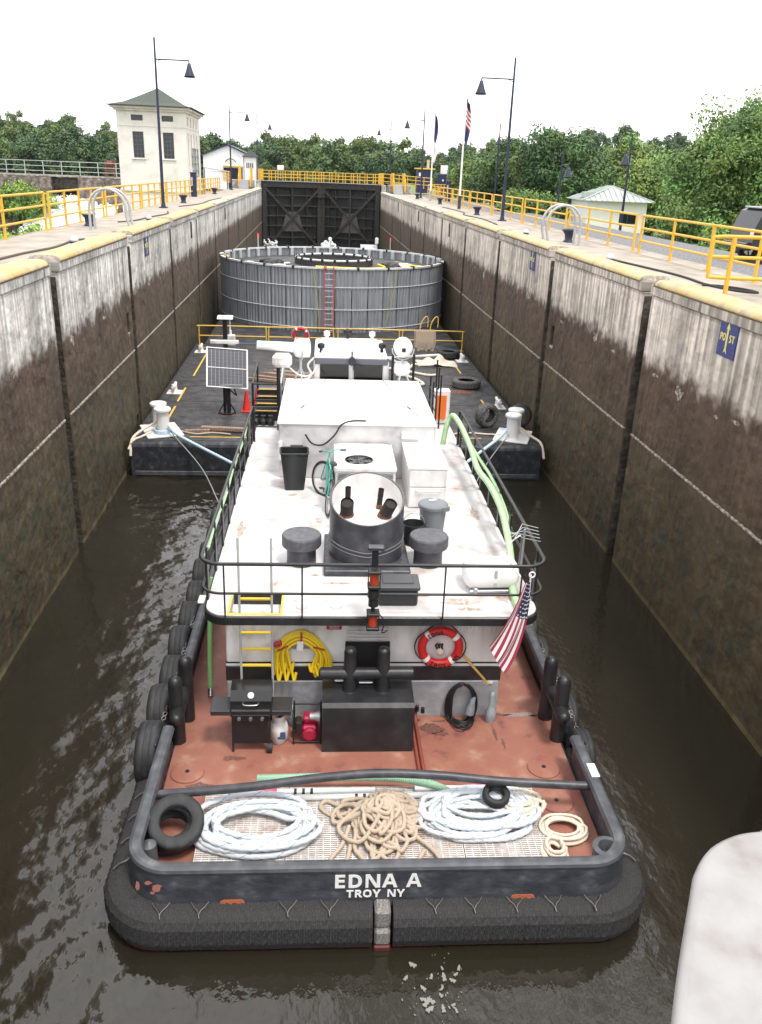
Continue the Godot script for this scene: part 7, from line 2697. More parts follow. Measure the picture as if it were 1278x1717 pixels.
	for e in [-1.0, 1.0]:
		s = Shape.new()
		for i in 9:
			var z := -2.6 - 0.99 * i
			var pts := []
			for j in 9:
				var f := j / 8.0
				pts.append(Vector3(e * (3.3 + 0.07 * sin(PI * f)), 1.06 - 0.22 * sin(PI * f), z - 0.99 * f))
			for j in 8:
				for m in 2:
					var p: Vector3 = pts[j].lerp(pts[j + 1], m * 0.5 + 0.25)
					var d: Vector3 = (pts[j + 1] - pts[j]).normalized()
					var side := Vector3.RIGHT if (m + j) % 2 else Vector3.UP
					s.tube(arc(p, 0.035, 0, TAU, 6, d, side), 0.01, 4)
		obj("tyre_chain", s, M.chain, tug)


func near_canopy() -> void:
	var t := thing("boat_canopy", "white rounded canopy corner of the viewer's own boat, close at the bottom right", "canopy", Transform3D(Basis(Vector3.UP, 0.0), Vector3(0, 7.2, 0)))
	var s := Shape.new()
	var q := PackedVector2Array()
	var raw := [Vector2(-0.4, -0.66), Vector2(-0.04, -1.42), Vector2(0.2, -1.86), Vector2(0.255, -1.95), Vector2(0.33, -2.03), Vector2(0.43, -2.08), Vector2(0.52, -2.095), Vector2(0.64, -2.1), Vector2(1.6, -2.06), Vector2(1.9, -0.66)]
	var edge := []
	for p in raw:
		edge.append(Vector3(p.x, -0.03, p.y))
	edge = curve(edge, 0.03)
	for p in edge:
		q.append(Vector2(p.x, p.z))
	s.prism(q, -0.06, 0.0)
	obj("panel", s, M.canopy_white, t)
	s = Shape.new()
	s.tube(edge, 0.031, 10)
	obj("edge_roll", s, M.canopy_white, t)
	s = Shape.new()
	s.tube([Vector3(0.02, -0.03, -1.02), Vector3(0.09, -0.03 + 0.034, -1.03), Vector3(0.16, 0.004, -1.05)], 0.006, 5)
	obj("scratch_strip", s, M.white, t)
	s = Shape.new()
	for e in [Vector2(1.4, -1.8), Vector2(1.6, -0.8)]:
		s.cyl(Vector3(e.x, -0.05, e.y), Vector3(e.x, -7.3, e.y), 0.05, -1.0, 8)
	obj("stanchion", s, M.galv_pale, t)


func rope_coil(called: String, label: String, c: Vector3, rx: float, rz: float, turns: int, r: float, m: Material, loose: float, sd: int) -> void:
	var g := RandomNumberGenerator.new()
	g.seed = sd
	var pts := []
	var n := turns * 12
	var dx := 0.0
	var dz := 0.0
	for i in n:
		var a := TAU * i / 12.0
		var turn := i / 12
		if i % 12 == 0:
			dx = g.randf_range(-loose, loose)
			dz = g.randf_range(-loose, loose)
		var f := 1.0 - 0.32 * fmod(turn * 0.37 + 0.1, 1.0) + g.randf_range(-0.05, 0.05) * loose * 8.0
		pts.append(c + Vector3(cos(a) * rx * f + dx, r + r * 1.35 * fmod(turn, 3) + g.randf_range(0, r * 0.6), sin(a) * rz * f + dz))
	var s := Shape.new()
	s.tube(curve(pts, r * 0.5), r, 12, false, 3)
	var o := thing(called, label, "rope", tug_frame)
	obj("rope", s, m, o)
	if m == M.rope_white:
		# the blue tracer yarn laid round the rope
		var path := curve(pts, r * 0.5)
		var yarn := []
		var walked := 0.0
		for i in range(1, path.size() - 1):
			walked += path[i].distance_to(path[i - 1])
			var d: Vector3 = (path[i + 1] - path[i - 1]).normalized()
			var sx := d.cross(Vector3.UP).normalized()
			var a := walked * 0.55 / r
			yarn.append(path[i] + (sx * cos(a) + sx.cross(d) * sin(a)) * r * 0.98)
		s = Shape.new()
		s.tube(yarn, r * 0.11, 5)
		obj("tracer_yarn", s, M.yarn_blue, o)


func deck_gear() -> void:
	# ropes on the gratings
	rope_coil("mooring_rope", "pale blue and white rope in a wide open coil, left on the gratings", Vector3(-1.72, 0.59, -1.3), 0.84, 0.5, 13, 0.042, M.rope_white, 0.1, 3)
	rope_coil("mooring_rope", "pale blue and white rope heaped under the small tyre, right on the gratings", Vector3(1.45, 0.59, -1.55), 0.76, 0.4, 18, 0.035, M.rope_white, 0.2, 5)
	rope_coil("coiled_line", "cream coiled line right of the blue rope, against the bulwark", Vector3(2.68, 0.52, -1.28), 0.34, 0.26, 10, 0.022, M.rope_cream, 0.03, 7)
	rope_coil("coiled_line", "cream line tangled at the right end of the blue heap", Vector3(2.12, 0.62, -1.7), 0.3, 0.26, 8, 0.028, M.rope_cream, 0.08, 9)
	rope_coil("coiled_line", "cream rope end lying at the gratings' right corner", Vector3(2.42, 0.55, -0.85), 0.16, 0.2, 4, 0.028, M.rope_cream, 0.04, 10)
	var g := RandomNumberGenerator.new()
	g.seed = 77
	var pts := []
	for i in 52:
		var cx := 0.05 + g.randfn(0.0, 0.2)
		var cz := -1.45 + g.randfn(0.0, 0.22)
		var rad := g.randf_range(0.12, 0.27)
		var start := g.randf() * TAU
		var lean := Vector2(g.randfn(), g.randfn()) * 0.3
		for j in 8:
			var a := start + j * 0.9 * (1.0 if i % 2 else -1.0)
			var o := Vector2(cos(a), sin(a)) * rad * g.randf_range(0.8, 1.2)
			var far := Vector2(cx + o.x - 0.05, cz + o.y + 1.45).length()
			pts.append(Vector3(cx + o.x, 0.63 + maxf(0.0, 0.34 * exp(-far * far * 5.0) * (i / 52.0 + 0.15) + o.dot(lean) * 0.5 * exp(-far * 3.0)), cz + o.y))
	var s := Shape.new()
	s.tube(curve(pts, 0.02), 0.031, 12, false, 3)
	var tails := [[Vector3(-0.3, 0.68, -1.6), Vector3(-0.6, 0.62, -1.55), Vector3(-0.8, 0.62, -1.72), Vector3(-0.72, 0.62, -1.86), Vector3(-0.5, 0.64, -1.7)], [Vector3(-0.4, 0.66, -1.3), Vector3(-0.5, 0.62, -1.0), Vector3(-0.66, 0.62, -0.72), Vector3(-0.58, 0.62, -0.58), Vector3(-0.45, 0.62, -0.68), Vector3(-0.38, 0.63, -1.05)], [Vector3(0.4, 0.66, -1.2), Vector3(0.7, 0.64, -0.9), Vector3(0.82, 0.63, -0.62), Vector3(0.66, 0.62, -0.5), Vector3(0.5, 0.62, -0.6), Vector3(0.62, 0.64, -0.85)], [Vector3(0.1, 0.66, -1.0), Vector3(0.02, 0.64, -0.8), Vector3(0.16, 0.63, -0.66), Vector3(0.26, 0.63, -0.82), Vector3(0.2, 0.66, -1.1)]]
	for e in tails:
		s.tube(curve(e, 0.02), 0.031, 12, false, 3)
	var o := obj("hawser_heap", s, M.rope_tan)
	o.transform = tug_frame
	tag(o, "tangled heap of tan hawser in the middle of the gratings", "rope")
	# small tyre, twin tyres
	tyre(tug_frame * Transform3D(Basis(Vector3.RIGHT, -PI / 2 + 0.25), Vector3(1.75, 0.82, -1.72)), 0.2, 0.15, "small black tyre lying on the right blue rope", M.rubber)
	tyre(tug_frame * Transform3D(Basis(Vector3.RIGHT, -PI / 2 + 0.12), Vector3(-2.88, 0.68, -1.3)), 0.42, 0.22, "lower of two worn tyres in the stern's left corner", M.rubber)
	tyre(tug_frame * Transform3D(Basis(Vector3.RIGHT, -PI / 2 + 0.5) * Basis(Vector3.UP, 0.08), Vector3(-2.76, 0.93, -1.12)), 0.38, 0.17, "upper of two worn tyres, leaning on the other", M.rubber)
	# hose and poles behind the gratings
	s = Shape.new()
	var hp := curve([Vector3(-1.75, 0.74, -2.22), Vector3(-0.8, 0.76, -2.22), Vector3(0.2, 0.76, -2.2), Vector3(0.8, 0.73, -2.1), Vector3(1.15, 0.66, -1.95)], 0.03)
	s.tube(hp, 0.06, 10, false, 0)
	for i in range(0, hp.size(), 1):
		s.tube(arc(hp[i], 0.06, 0, TAU, 10, Vector3.UP, Vector3.BACK), 0.009, 4, true)
	o = obj("suction_hose", s, paint(0.3, 0.5, 0.36, 0.5))
	o.transform = tug_frame
	tag(o, "pale green ribbed hose lying across behind the gratings", "hose")
	for e in [[Vector3(-2.1, 0.64, -2.04), Vector3(0.0, 0.64, -2.06), "white pole with a pink sleeve lying left behind the gratings", -1.75], [Vector3(-1.2, 0.63, -1.93), Vector3(0.9, 0.63, -1.97), "second white pole lying before the green hose", 9.0], [Vector3(0.6, 0.64, -2.1), Vector3(2.15, 0.64, -2.06), "white pole with a pink end lying right behind the gratings", 1.7]]:
		var t := thing("white_pole", e[2], "pole", tug_frame, "white poles behind the gratings")
		s = Shape.new()
		s.cyl(e[0], e[1], 0.045, -1.0, 12)
		obj("shaft", s, M.white, t)
		if e[3] < 5.0:
			s = Shape.new()
			s.cyl(Vector3(e[3] - 0.3, 0.64, e[0].z), Vector3(e[3] + 0.3, 0.64, e[0].z), 0.055, -1.0, 12)
			obj("sleeve", s, paint(0.7, 0.08, 0.16, 0.5), t)
		s = Shape.new()
		for k in 3:
			s.cyl(Vector3(e[0].x + 0.9 + k * 0.12, e[0].y, e[0].z), Vector3(e[0].x + 0.94 + k * 0.12, e[0].y, e[0].z), 0.05, -1.0, 12)
		obj("tape_band", s, M.black, t)
	# barbecue
	var t := thing("gas_barbecue", "black gas barbecue with side shelves under the hatch ladder", "barbecue", on_tug(Vector3(-1.92, 0.5, -3.4)))
	s = Shape.new()
	s.xf = Transform3D(Basis(Vector3.UP, PI / 2) * Basis(Vector3.RIGHT, PI / 2), Vector3(-0.32, 0, 0))
	s.prism(PackedVector2Array([Vector2(-0.2, -0.8), Vector2(-0.18, -0.92), Vector2(-0.08, -1.06), Vector2(0.14, -1.1), Vector2(0.24, -1.06), Vector2(0.26, -0.8)]), 0.0, 0.64)
	var lid := obj("lid", s, M.gloss_black, t)
	s = Shape.new()
	s.tube(curve([Vector3(-0.12, 0.9, 0.19), Vector3(-0.11, 0.9, 0.25), Vector3(0.0, 0.9, 0.265), Vector3(0.11, 0.9, 0.25), Vector3(0.12, 0.9, 0.19)], 0.03), 0.011, 7)
	obj("handle", s, M.chrome, lid)
	s = Shape.new()
	s.xf = Transform3D(Basis(Vector3.RIGHT, 0.9), Vector3(0, 1.0, 0.135))
	s.lathe(Vector3(), [Vector2(0.055, 0), Vector2(0.05, 0.015), Vector2(0, 0.018)], 18)
	obj("thermometer", s, M.chrome, lid)
	s = Shape.new()
	s.box(Vector3(0, 0.73, 0.02), Vector3(0.64, 0.14, 0.46), 0.02)
	obj("firebox", s, M.black, t)
	s = Shape.new()
	s.box(Vector3(0, 0.66, 0.25), Vector3(0.6, 0.12, 0.03), 0.01)
	var cp := obj("control_panel", s, M.gloss_black, t)
	for x in [-0.18, 0.0, 0.18]:
		s = Shape.new()
		s.cyl(Vector3(x, 0.66, 0.265), Vector3(x, 0.66, 0.3), 0.03, 0.026, 12)
		obj("knob", s, M.wire_grey, cp)
	for e in [-1.0, 1.0]:
		s = Shape.new()
		s.box(Vector3(e * 0.48, 0.75, 0.02), Vector3(0.32, 0.03, 0.4), 0.01)
		s.box(Vector3(e * 0.48, 0.71, 0.2), Vector3(0.3, 0.07, 0.02))
		obj("side_shelf", s, M.shelf_black, t)
		for z in [0.2, -0.18]:
			s = Shape.new()
			s.bar(Vector3(e * 0.29, 0.0 if e < 0 else 0.1, z * 1.15), Vector3(e * 0.29, 0.68, z), 0.03, 0.03)
			obj("leg", s, M.black, t)
	s = Shape.new()
	s.box(Vector3(0, 0.37, 0.22), Vector3(0.54, 0.42, 0.02))
	obj("front_panel", s, M.black, t)
	for z in [0.23, -0.2]:
		s = Shape.new()
		s.cyl(Vector3(0.25, 0.085, z), Vector3(0.33, 0.085, z), 0.085, -1.0, 18)
		obj("wheel", s, M.rubber, t)
	t = thing("gas_bottle", "white gas bottle behind the barbecue's right legs", "gas bottle", on_tug(Vector3(-1.5, 0.5, -3.45)))
	s = Shape.new()
	s.lathe(Vector3(), [Vector2(0.11, 0), Vector2(0.11, 0.03), Vector2(0.15, 0.08), Vector2(0.155, 0.28), Vector2(0.13, 0.36), Vector2(0.05, 0.4), Vector2(0, 0.4)], 22, true)
	obj("cylinder", s, M.dirty_white, t)
	s = Shape.new()
	s.lathe(Vector3(), [Vector2(0.09, 0.38), Vector2(0.095, 0.5), Vector2(0.088, 0.5), Vector2(0.082, 0.38)], 16)
	obj("collar", s, M.dirty_white, t)
	s = Shape.new()
	s.box(Vector3(0.05, 0.2, 0.145), Vector3(0.13, 0.14, 0.012), 0.004)
	obj("label", s, paint(0.05, 0.09, 0.22), t)
	s = Shape.new()
	s.tube(curve([Vector3(0, 0.46, 0), Vector3(0.1, 0.56, 0.03), Vector3(0.05, 0.66, 0.05), Vector3(-0.15, 0.66, 0.05)], 0.04), 0.012, 6)
	obj("gas_hose", s, M.black, t)
	# engine pump
	t = thing("engine_pump", "small red engine pump in a black tube frame left of the towing house", "pump", on_tug(Vector3(-1.02, 0.5, -3.55)))
	s = Shape.new()
	for x in [-0.24, 0.2]:
		s.tube(curve([Vector3(x, 0, 0.2), Vector3(x, 0.5, 0.2), Vector3(x, 0.56, 0.14), Vector3(x, 0.56, -0.14), Vector3(x, 0.5, -0.2), Vector3(x, 0, -0.2)], 0.05), 0.015, 7)
	s.cyl(Vector3(-0.24, 0.56, -0.12), Vector3(0.2, 0.56, -0.12), 0.015, -1.0, 7)
	s.cyl(Vector3(-0.24, 0.05, 0.2), Vector3(0.2, 0.05, 0.2), 0.015, -1.0, 7)
	obj("frame", s, M.black, t)
	s = Shape.new()
	s.box(Vector3(0.02, 0.2, 0.03), Vector3(0.26, 0.2, 0.26), 0.04)
	obj("engine_block", s, M.engine_red, t)
	s = Shape.new()
	s.xf = Transform3D(Basis(Vector3.RIGHT, PI / 2), Vector3(0.02, 0.18, 0.15))
	s.lathe(Vector3(), [Vector2(0.12, 0), Vector2(0.12, 0.05), Vector2(0.09, 0.07), Vector2(0, 0.07)], 18)
	obj("recoil_cover", s, M.engine_red, t)
	s = Shape.new()
	s.box(Vector3(0.04, 0.37, -0.02), Vector3(0.26, 0.12, 0.2), 0.04)
	obj("fuel_tank", s, M.engine_red, t)
	s = Shape.new()
	s.box(Vector3(-0.16, 0.26, 0.05), Vector3(0.12, 0.26, 0.2), 0.03)
	obj("muffler", s, M.soot, t)
	s = Shape.new()
	s.xf = Transform3D(Basis(Vector3.BACK, PI / 2), Vector3(0.12, 0.44, 0.06))
	s.lathe(Vector3(), [Vector2(0.07, -0.12), Vector2(0.1, -0.05), Vector2(0.06, 0.02), Vector2(0.06, 0.1)], 14, true)
	obj("pump_outlet", s, M.galv, t)
	# nozzles in grey wrapping, cable coil, yellow fire hose, ring, axe
	for e in [[Vector3(-1.3, 0.5, -3.9), 0.85, "short grey wrapped fitting standing left of the red pump"], [Vector3(2.08, 0.5, -3.95), 1.35, "tall grey wrapped fitting standing at the deckhouse's right corner"]]:
		s = Shape.new()
		s.lathe(Vector3(), [Vector2(0.07, 0), Vector2(0.085, 0.06), Vector2(0.09, 0.15), Vector2(0.06, 0.2), Vector2(0.045, 0.26), Vector2(0.05, 0.38), Vector2(0.04, 0.43), Vector2(0, 0.44)], 16, true)
		o = obj("wrapped_fitting", s, M.wrap_grey)
		o.transform = on_tug(e[0]) * Transform3D(Basis.from_scale(Vector3(1, e[1], 1)), Vector3())
		tag(o, e[2], "fitting")
	t = thing("cable_coil", "black cable coil with a grey plug hung on the deckhouse wall", "cable", tug_frame)
	s = Shape.new()
	var q := []
	for i in 9 * 14:
		var a := TAU * i / 14.0 + PI / 2
		var turn := i / 14
		var f := 1.0 - 0.035 * turn
		var lp := Vector3(1.57 + cos(a) * 0.26 * f + 0.03 * sin(turn * 2.0) * (1.0 - sin(a)), 0.8 + sin(a) * (0.38 + 0.03 * sin(turn * 2.7)) - 0.02 * turn * (1.0 if sin(a) < 0 else -0.3), -4.06 + 0.012 * turn)
		if lp.y < 0.53:
			lp = Vector3(lp.x, 0.53 + 0.006 * turn, lp.z + (0.53 - lp.y) * 1.2)
		q.append(lp)
	s.tube(curve(q, 0.04), 0.016, 7)
	obj("loops", s, M.black, t)
	s = Shape.new()
	s.xf = Transform3D(Basis(Vector3.BACK, -0.15), Vector3(1.72, 0.64, -3.98))
	s.lathe(Vector3(), [Vector2(0.08, 0), Vector2(0.075, 0.12), Vector2(0.05, 0.22), Vector2(0.04, 0.34), Vector2(0, 0.35)], 14, true)
	obj("plug", s, M.wrap_grey, t)
	s = Shape.new()
	s.lathe(Vector3(1.57, 1.18, -4.0), [Vector2(0.03, 0), Vector2(0.03, 0.03), Vector2(0, 0.03)], 10)
	obj("peg", s, M.galv, t)
	t = thing("fire_hose", "bright yellow fire hose hung in loops over a peg on the deckhouse wall", "hose", tug_frame)
	s = Shape.new()
	for k in 9:
		var f := k / 8.0
		var x0 := lerpf(-1.63, -1.3, f)
		var x1 := lerpf(-0.66, -0.96, f)
		var z := -4.05 + 0.03 * (k % 3)
		var y0 := 1.42 + 0.1 * sin(k * 2.1)
		var y1 := 1.44 + 0.07 * sin(k * 1.7 + 1.0)
		var pk := 2.2 - 0.16 * f
		q = [Vector3(x0 + 0.06, y0 + 0.12, z), Vector3(x0 + 0.03, y0 - 0.02, z + 0.02), Vector3(x0, y0 + 0.1, z), Vector3(lerpf(x0, -1.5, 0.35), 1.8, z), Vector3(-1.4 + 0.05 * f, pk - 0.1, z), Vector3(-1.15, pk, z), Vector3(-0.92 - 0.05 * f, pk - 0.12, z), Vector3(lerpf(x1, -0.82, 0.4), 1.8, z), Vector3(x1, y1 + 0.12, z), Vector3(x1 - 0.03, y1 - 0.02, z + 0.02), Vector3(x1 - 0.07, y1 + 0.12, z)]
		s.tube(curve(q, 0.04), 0.024, 8)
	obj("loops", s, M.hose_yellow, t)
	s = Shape.new()
	s.cyl(Vector3(-1.6, 1.98, -3.99), Vector3(-1.48, 2.03, -3.98), 0.045, -1.0, 12)
	obj("coupling", s, M.notice_red, t)
	for e in [[-1.46, 1.93, 0.5], [-1.15, 2.13, 1.57], [-0.86, 1.93, -0.3]]:
		s = Shape.new()
		s.xf = Transform3D(Basis(Vector3.BACK, e[2]), Vector3(e[0], e[1], -3.96))
		s.box(Vector3(), Vector3(0.2, 0.03, 0.012), 0.004)
		obj("strap", s, M.notice_red, t)
	s = Shape.new()
	s.box(Vector3(-1.17, 1.98, -3.95), Vector3(0.1, 0.17, 0.012), 0.004)
	obj("tag", s, M.white, t)
	life_ring(on_tug(Vector3(1.14, 1.94, -3.99)) * Transform3D(Basis(Vector3.BACK, 0.12), Vector3()), 0.31, "large red life ring lettered with the boat's name on the deckhouse wall", true)
	t = thing("fire_axe", "yellow-handled axe hung slanting on the wall beside the life ring", "axe", on_tug(Vector3(1.5, 1.8, -4.06)))
	s = Shape.new()
	s.tube(curve([Vector3(0.0, 0.0, 0), Vector3(0.1, -0.12, 0), Vector3(0.3, -0.36, 0), Vector3(0.42, -0.5, 0), Vector3(0.5, -0.62, 0)], 0.05), 0.024, 8)
	obj("handle", s, paint(0.66, 0.45, 0.12, 0.5), t)
	s = Shape.new()
	s.xf = Transform3D(Basis(Vector3.BACK, -0.85), Vector3(-0.02, 0.02, 0))
	s.box(Vector3(), Vector3(0.05, 0.12, 0.04), 0.01)
	obj("head", s, M.notice_red, t)
	t = thing("work_glove", "pale work glove with black cuffs hung inside the big life ring", "glove", on_tug(Vector3(1.14, 1.86, -4.02)))
	s = Shape.new()
	s.xf = Transform3D(Basis(Vector3.BACK, 0.3), Vector3())
	s.lathe(Vector3(0, -0.08, 0), [Vector2(0.0, 0), Vector2(0.055, 0.01), Vector2(0.07, 0.06), Vector2(0.055, 0.15), Vector2(0.0, 0.16)], 12, true)
	obj("palm", s, M.rope_cream, t)
	for k in 3:
		s = Shape.new()
		s.tube(curve([Vector3(-0.05 + 0.04 * k, 0.05, 0.03), Vector3(-0.08 + 0.05 * k, 0.12, 0.04), Vector3(-0.04 + 0.04 * k, 0.15, 0.03)], 0.02), 0.018, 6)
		obj("cuff", s, M.black, t)
	# green hose end on the port side deck
	t = thing("wash_hose", "green hose hanging down to the left side deck", "hose", tug_frame)
	s = Shape.new()
	s.tube(curve([Vector3(-2.72, 2.6, -5.2), Vector3(-2.76, 1.9, -5.0), Vector3(-2.78, 1.1, -4.9), Vector3(-2.77, 0.62, -4.75)], 0.08), 0.045, 10)
	obj("hose", s, M.hose_green, t)
	s = Shape.new()
	s.cyl(Vector3(-2.77, 0.64, -4.76), Vector3(-2.77, 0.52, -4.7), 0.05, -1.0, 12)
	obj("coupling", s, M.chrome, t)


func boat_deck_gear() -> void:
	var s := Shape.new()
	# black bin against the cabin
	var t := thing("waste_bin", "tall black plastic bin standing against the white cabin", "bin", on_tug(Vector3(-1.47, 2.7, -9.45), 0.06))
	s = Shape.new()
	var lo := rounded(0.42, 0.36, 0.06)
	var hi := rounded(0.6, 0.5, 0.08)
	for part in [[0, 0.0], [1, -0.025]]:
		var b := s.v.size()
		var n := lo.size()
		for i in n + 1:
			var a := lo[i % n]
			var c := hi[i % n]
			var f: float = 1.0 + part[1] * 2.0
			var nn := Vector3(a.x, 0, a.y).normalized() * (1.0 if part[0] == 0 else -1.0)
			s.vert(Vector3(a.x * f, 0.02 if part[0] else 0.0, a.y * f), nn)
			s.vert(Vector3(c.x * f, 0.85, c.y * f), nn)
		for i in n:
			s.quad(b + 2 * i, b + 2 * i + 1, b + 2 * i + 3, b + 2 * i + 2)
	var fl := []
	for p in lo:
		fl.append(Vector3(p.x * 0.95, 0.03, p.y * 0.95))
	s.face(fl, Vector3.UP)
	obj("body", s, M.bin_black, t)
	s = Shape.new()
	var rim := []
	for p in hi:
		rim.append(Vector3(p.x, 0.85, p.y))
	s.tube(rim, 0.02, 7, true)
	s.box(Vector3(0.06, 0.87, -0.27), Vector3(0.28, 0.05, 0.05), 0.01)
	obj("rim", s, M.bin_black, t)
	bicycle()
	# air conditioner with its fan
	t = thing("air_conditioner", "white air conditioner with a round fan grille in its top", "air conditioner", on_tug(Vector3(0.03, 2.7, -9.15)))
	s = Shape.new()
	var w := 1.28
	var d := 1.75
	var hgt := 0.86
	s.box(Vector3(0, hgt / 2 - 0.02, 0), Vector3(w - 0.04, hgt - 0.06, d - 0.04), 0.02)
	obj("case", s, M.house, t)
	s = Shape.new()
	# top panel with a round hole
	var ring := PackedVector2Array()
	var kk := 40
	var hc := Vector2(-0.12, 0.28)
	var st := s.v.size()
	for i in kk + 1:
		var a := TAU * i / kk
		var dir := Vector2(cos(a), sin(a))
		var lx := ((w / 2 - hc.x * signf(dir.x)) / maxf(absf(dir.x), 1e-4))
		var lz := ((d / 2 - hc.y * signf(dir.y)) / maxf(absf(dir.y), 1e-4))
		var far := hc + dir * minf(lx, lz)
		var nearp := hc + dir * 0.3
		s.vert(Vector3(far.x, hgt, far.y), Vector3.UP)
		s.vert(Vector3(nearp.x, hgt, nearp.y), Vector3.UP)
	for i in kk:
		s.quad(st + 2 * i, st + 2 * i + 1, st + 2 * i + 3, st + 2 * i + 2)
	s.box(Vector3(0, hgt - 0.03, d / 2 - 0.006), Vector3(w, 0.058, 0.012))
	s.box(Vector3(w / 2 - 0.006, hgt - 0.03, 0), Vector3(0.012, 0.058, d - 0.03))
	s.box(Vector3(-w / 2 + 0.006, hgt - 0.03, 0), Vector3(0.012, 0.058, d - 0.03))
	obj("top_panel", s, M.dirty_white, t)
	s = Shape.new()
	s.lathe(Vector3(hc.x, hgt - 0.05, hc.y), [Vector2(0.31, 0.055), Vector2(0.3, -0.0), Vector2(0.0, 0.0)], 30)
	var well := obj("fan_well", s, M.black, t)
	s = Shape.new()
	for i in 5:
		var a := TAU * i / 5
		s.xf = Transform3D(Basis(Vector3.UP, a), Vector3(hc.x, hgt - 0.03, hc.y))
		s.box(Vector3(0.15, 0, 0), Vector3(0.22, 0.012, 0.1), 0.003)
	s.xf = Transform3D()
	s.cyl(Vector3(hc.x, hgt - 0.045, hc.y), Vector3(hc.x, hgt + 0.0, hc.y), 0.07, -1.0, 14)
	obj("fan", s, M.wire_grey, well)
	s = Shape.new()
	for i in 4:
		s.tube(arc(Vector3(hc.x, hgt + 0.004, hc.y), 0.07 + 0.075 * i, 0, TAU, 28, Vector3.RIGHT, Vector3.BACK), 0.005, 5, true)
	for i in 8:
		var a := TAU * i / 8
		s.cyl(Vector3(hc.x, hgt + 0.004, hc.y), Vector3(hc.x + cos(a) * 0.3, hgt + 0.004, hc.y + sin(a) * 0.3), 0.004, -1.0, 5)
	obj("fan_guard", s, M.wire_grey, well)
	s = Shape.new()
	for i in 18:
		s.box(Vector3(0, 0.1 + 0.038 * i, d / 2 + 0.001), Vector3(w - 0.14, 0.012, 0.02))
	obj("coil_grille", s, M.wire_grey, t)
	# steel locker
	t = thing("deck_locker", "tall white steel locker with a seam and bar handle, right of the air conditioner", "locker", on_tug(Vector3(1.33, 2.7, -9.2)))
	s = Shape.new()
	s.box(Vector3(0, 0.43, 0), Vector3(0.78, 0.86, 1.75), 0.015)
	obj("body", s, M.house, t)
	s = Shape.new()
	s.box(Vector3(0, 0.875, 0.0), Vector3(0.84, 0.035, 1.82), 0.012)
	obj("lid", s, M.roof_white, t)
	s = Shape.new()
	s.box(Vector3(0, 0.66, 0.885), Vector3(0.76, 0.36, 0.03), 0.008)
	s.box(Vector3(0, 0.24, 0.885), Vector3(0.76, 0.42, 0.03), 0.008)
	obj("door", s, M.house, t)
	s = Shape.new()
	s.cyl(Vector3(-0.24, 0.4, 0.94), Vector3(0.26, 0.4, 0.94), 0.014, -1.0, 8)
	for x in [-0.24, 0.26]:
		s.cyl(Vector3(x, 0.4, 0.9), Vector3(x, 0.4, 0.94), 0.012, -1.0, 6)
	obj("handle", s, M.chrome, t)
	# bins by the vent
	t = thing("garbage_can", "grey garbage can with its lid on, right of the funnel", "bin", on_tug(Vector3(1.25, 2.7, -6.75), 0.5))
	s = Shape.new()
	s.lathe(Vector3(), [Vector2(0.0, 0.01), Vector2(0.21, 0.0), Vector2(0.26, 0.68)], 26)
	obj("body", s, M.can_grey, t)
	s = Shape.new()
	s.lathe(Vector3(), [Vector2(0.27, 0.64), Vector2(0.285, 0.66), Vector2(0.285, 0.71), Vector2(0.27, 0.73), Vector2(0.22, 0.75), Vector2(0, 0.78)], 26)
	obj("lid", s, M.can_grey, t)
	s = Shape.new()
	s.box(Vector3(0.1, 0.68, 0.28), Vector3(0.16, 0.1, 0.04), 0.015)
	obj("handle", s, M.can_grey, t)
	s = Shape.new()
	s.box(Vector3(0, 0.783, -0.02), Vector3(0.15, 0.006, 0.07))
	obj("label", s, M.white, t)
	t = thing("black_bucket", "black bucket with a wire handle between funnel and garbage can", "bucket", on_tug(Vector3(0.87, 2.7, -6.5)))
	s = Shape.new()
	s.lathe(Vector3(), [Vector2(0.0, 0.01), Vector2(0.17, 0.0), Vector2(0.21, 0.42), Vector2(0.2, 0.42), Vector2(0.18, 0.2), Vector2(0.0, 0.2)], 22)
	obj("body", s, M.bin_black, t)
	s = Shape.new()
	s.tube(arc(Vector3(0, 0.42, 0), 0.2, 0, PI, 12), 0.008, 6)
	obj("handle", s, M.galv, t)
	s = Shape.new()
	s.cyl(Vector3(0.1, 0.3, 0.05), Vector3(0.1, 0.34, 0.05), 0.05, -1.0, 12)
	obj("white_cup", s, M.white, t)
	# black storage box
	t = thing("storage_box", "black lidded storage box at the aft rail behind the stern lights", "box", on_tug(Vector3(0.4, 2.7, -4.2)))
	s = Shape.new()
	s.box(Vector3(0, 0.15, 0), Vector3(0.64, 0.3, 0.42), 0.03)
	obj("body", s, M.bin_black, t)
	s = Shape.new()
	s.box(Vector3(0, 0.33, 0), Vector3(0.7, 0.08, 0.5), 0.035)
	s.box(Vector3(0, 0.375, -0.03), Vector3(0.5, 0.03, 0.3), 0.012)
	obj("lid", s, M.box_grey, t)
	# life raft canister
	t = thing("life_raft", "white rounded life raft case at the aft rail's right end", "life raft", on_tug(Vector3(2.02, 2.7, -4.75), 0.04))
	s = Shape.new()
	s.xf = Transform3D(Basis(Vector3.BACK, PI / 2), Vector3(0, 0.26, 0))
	s.lathe(Vector3(), [Vector2(0.0, -0.46), Vector2(0.16, -0.45), Vector2(0.24, -0.38), Vector2(0.25, -0.3), Vector2(0.25, 0.3), Vector2(0.24, 0.38), Vector2(0.16, 0.45), Vector2(0.0, 0.46)], 26, true, 1.4)
	obj("case", s, M.roof_white, t)
	s = Shape.new()
	s.box(Vector3(0, 0.05, 0.3), Vector3(0.8, 0.05, 0.05), 0.01)
	s.box(Vector3(0, 0.05, -0.3), Vector3(0.8, 0.05, 0.05), 0.01)
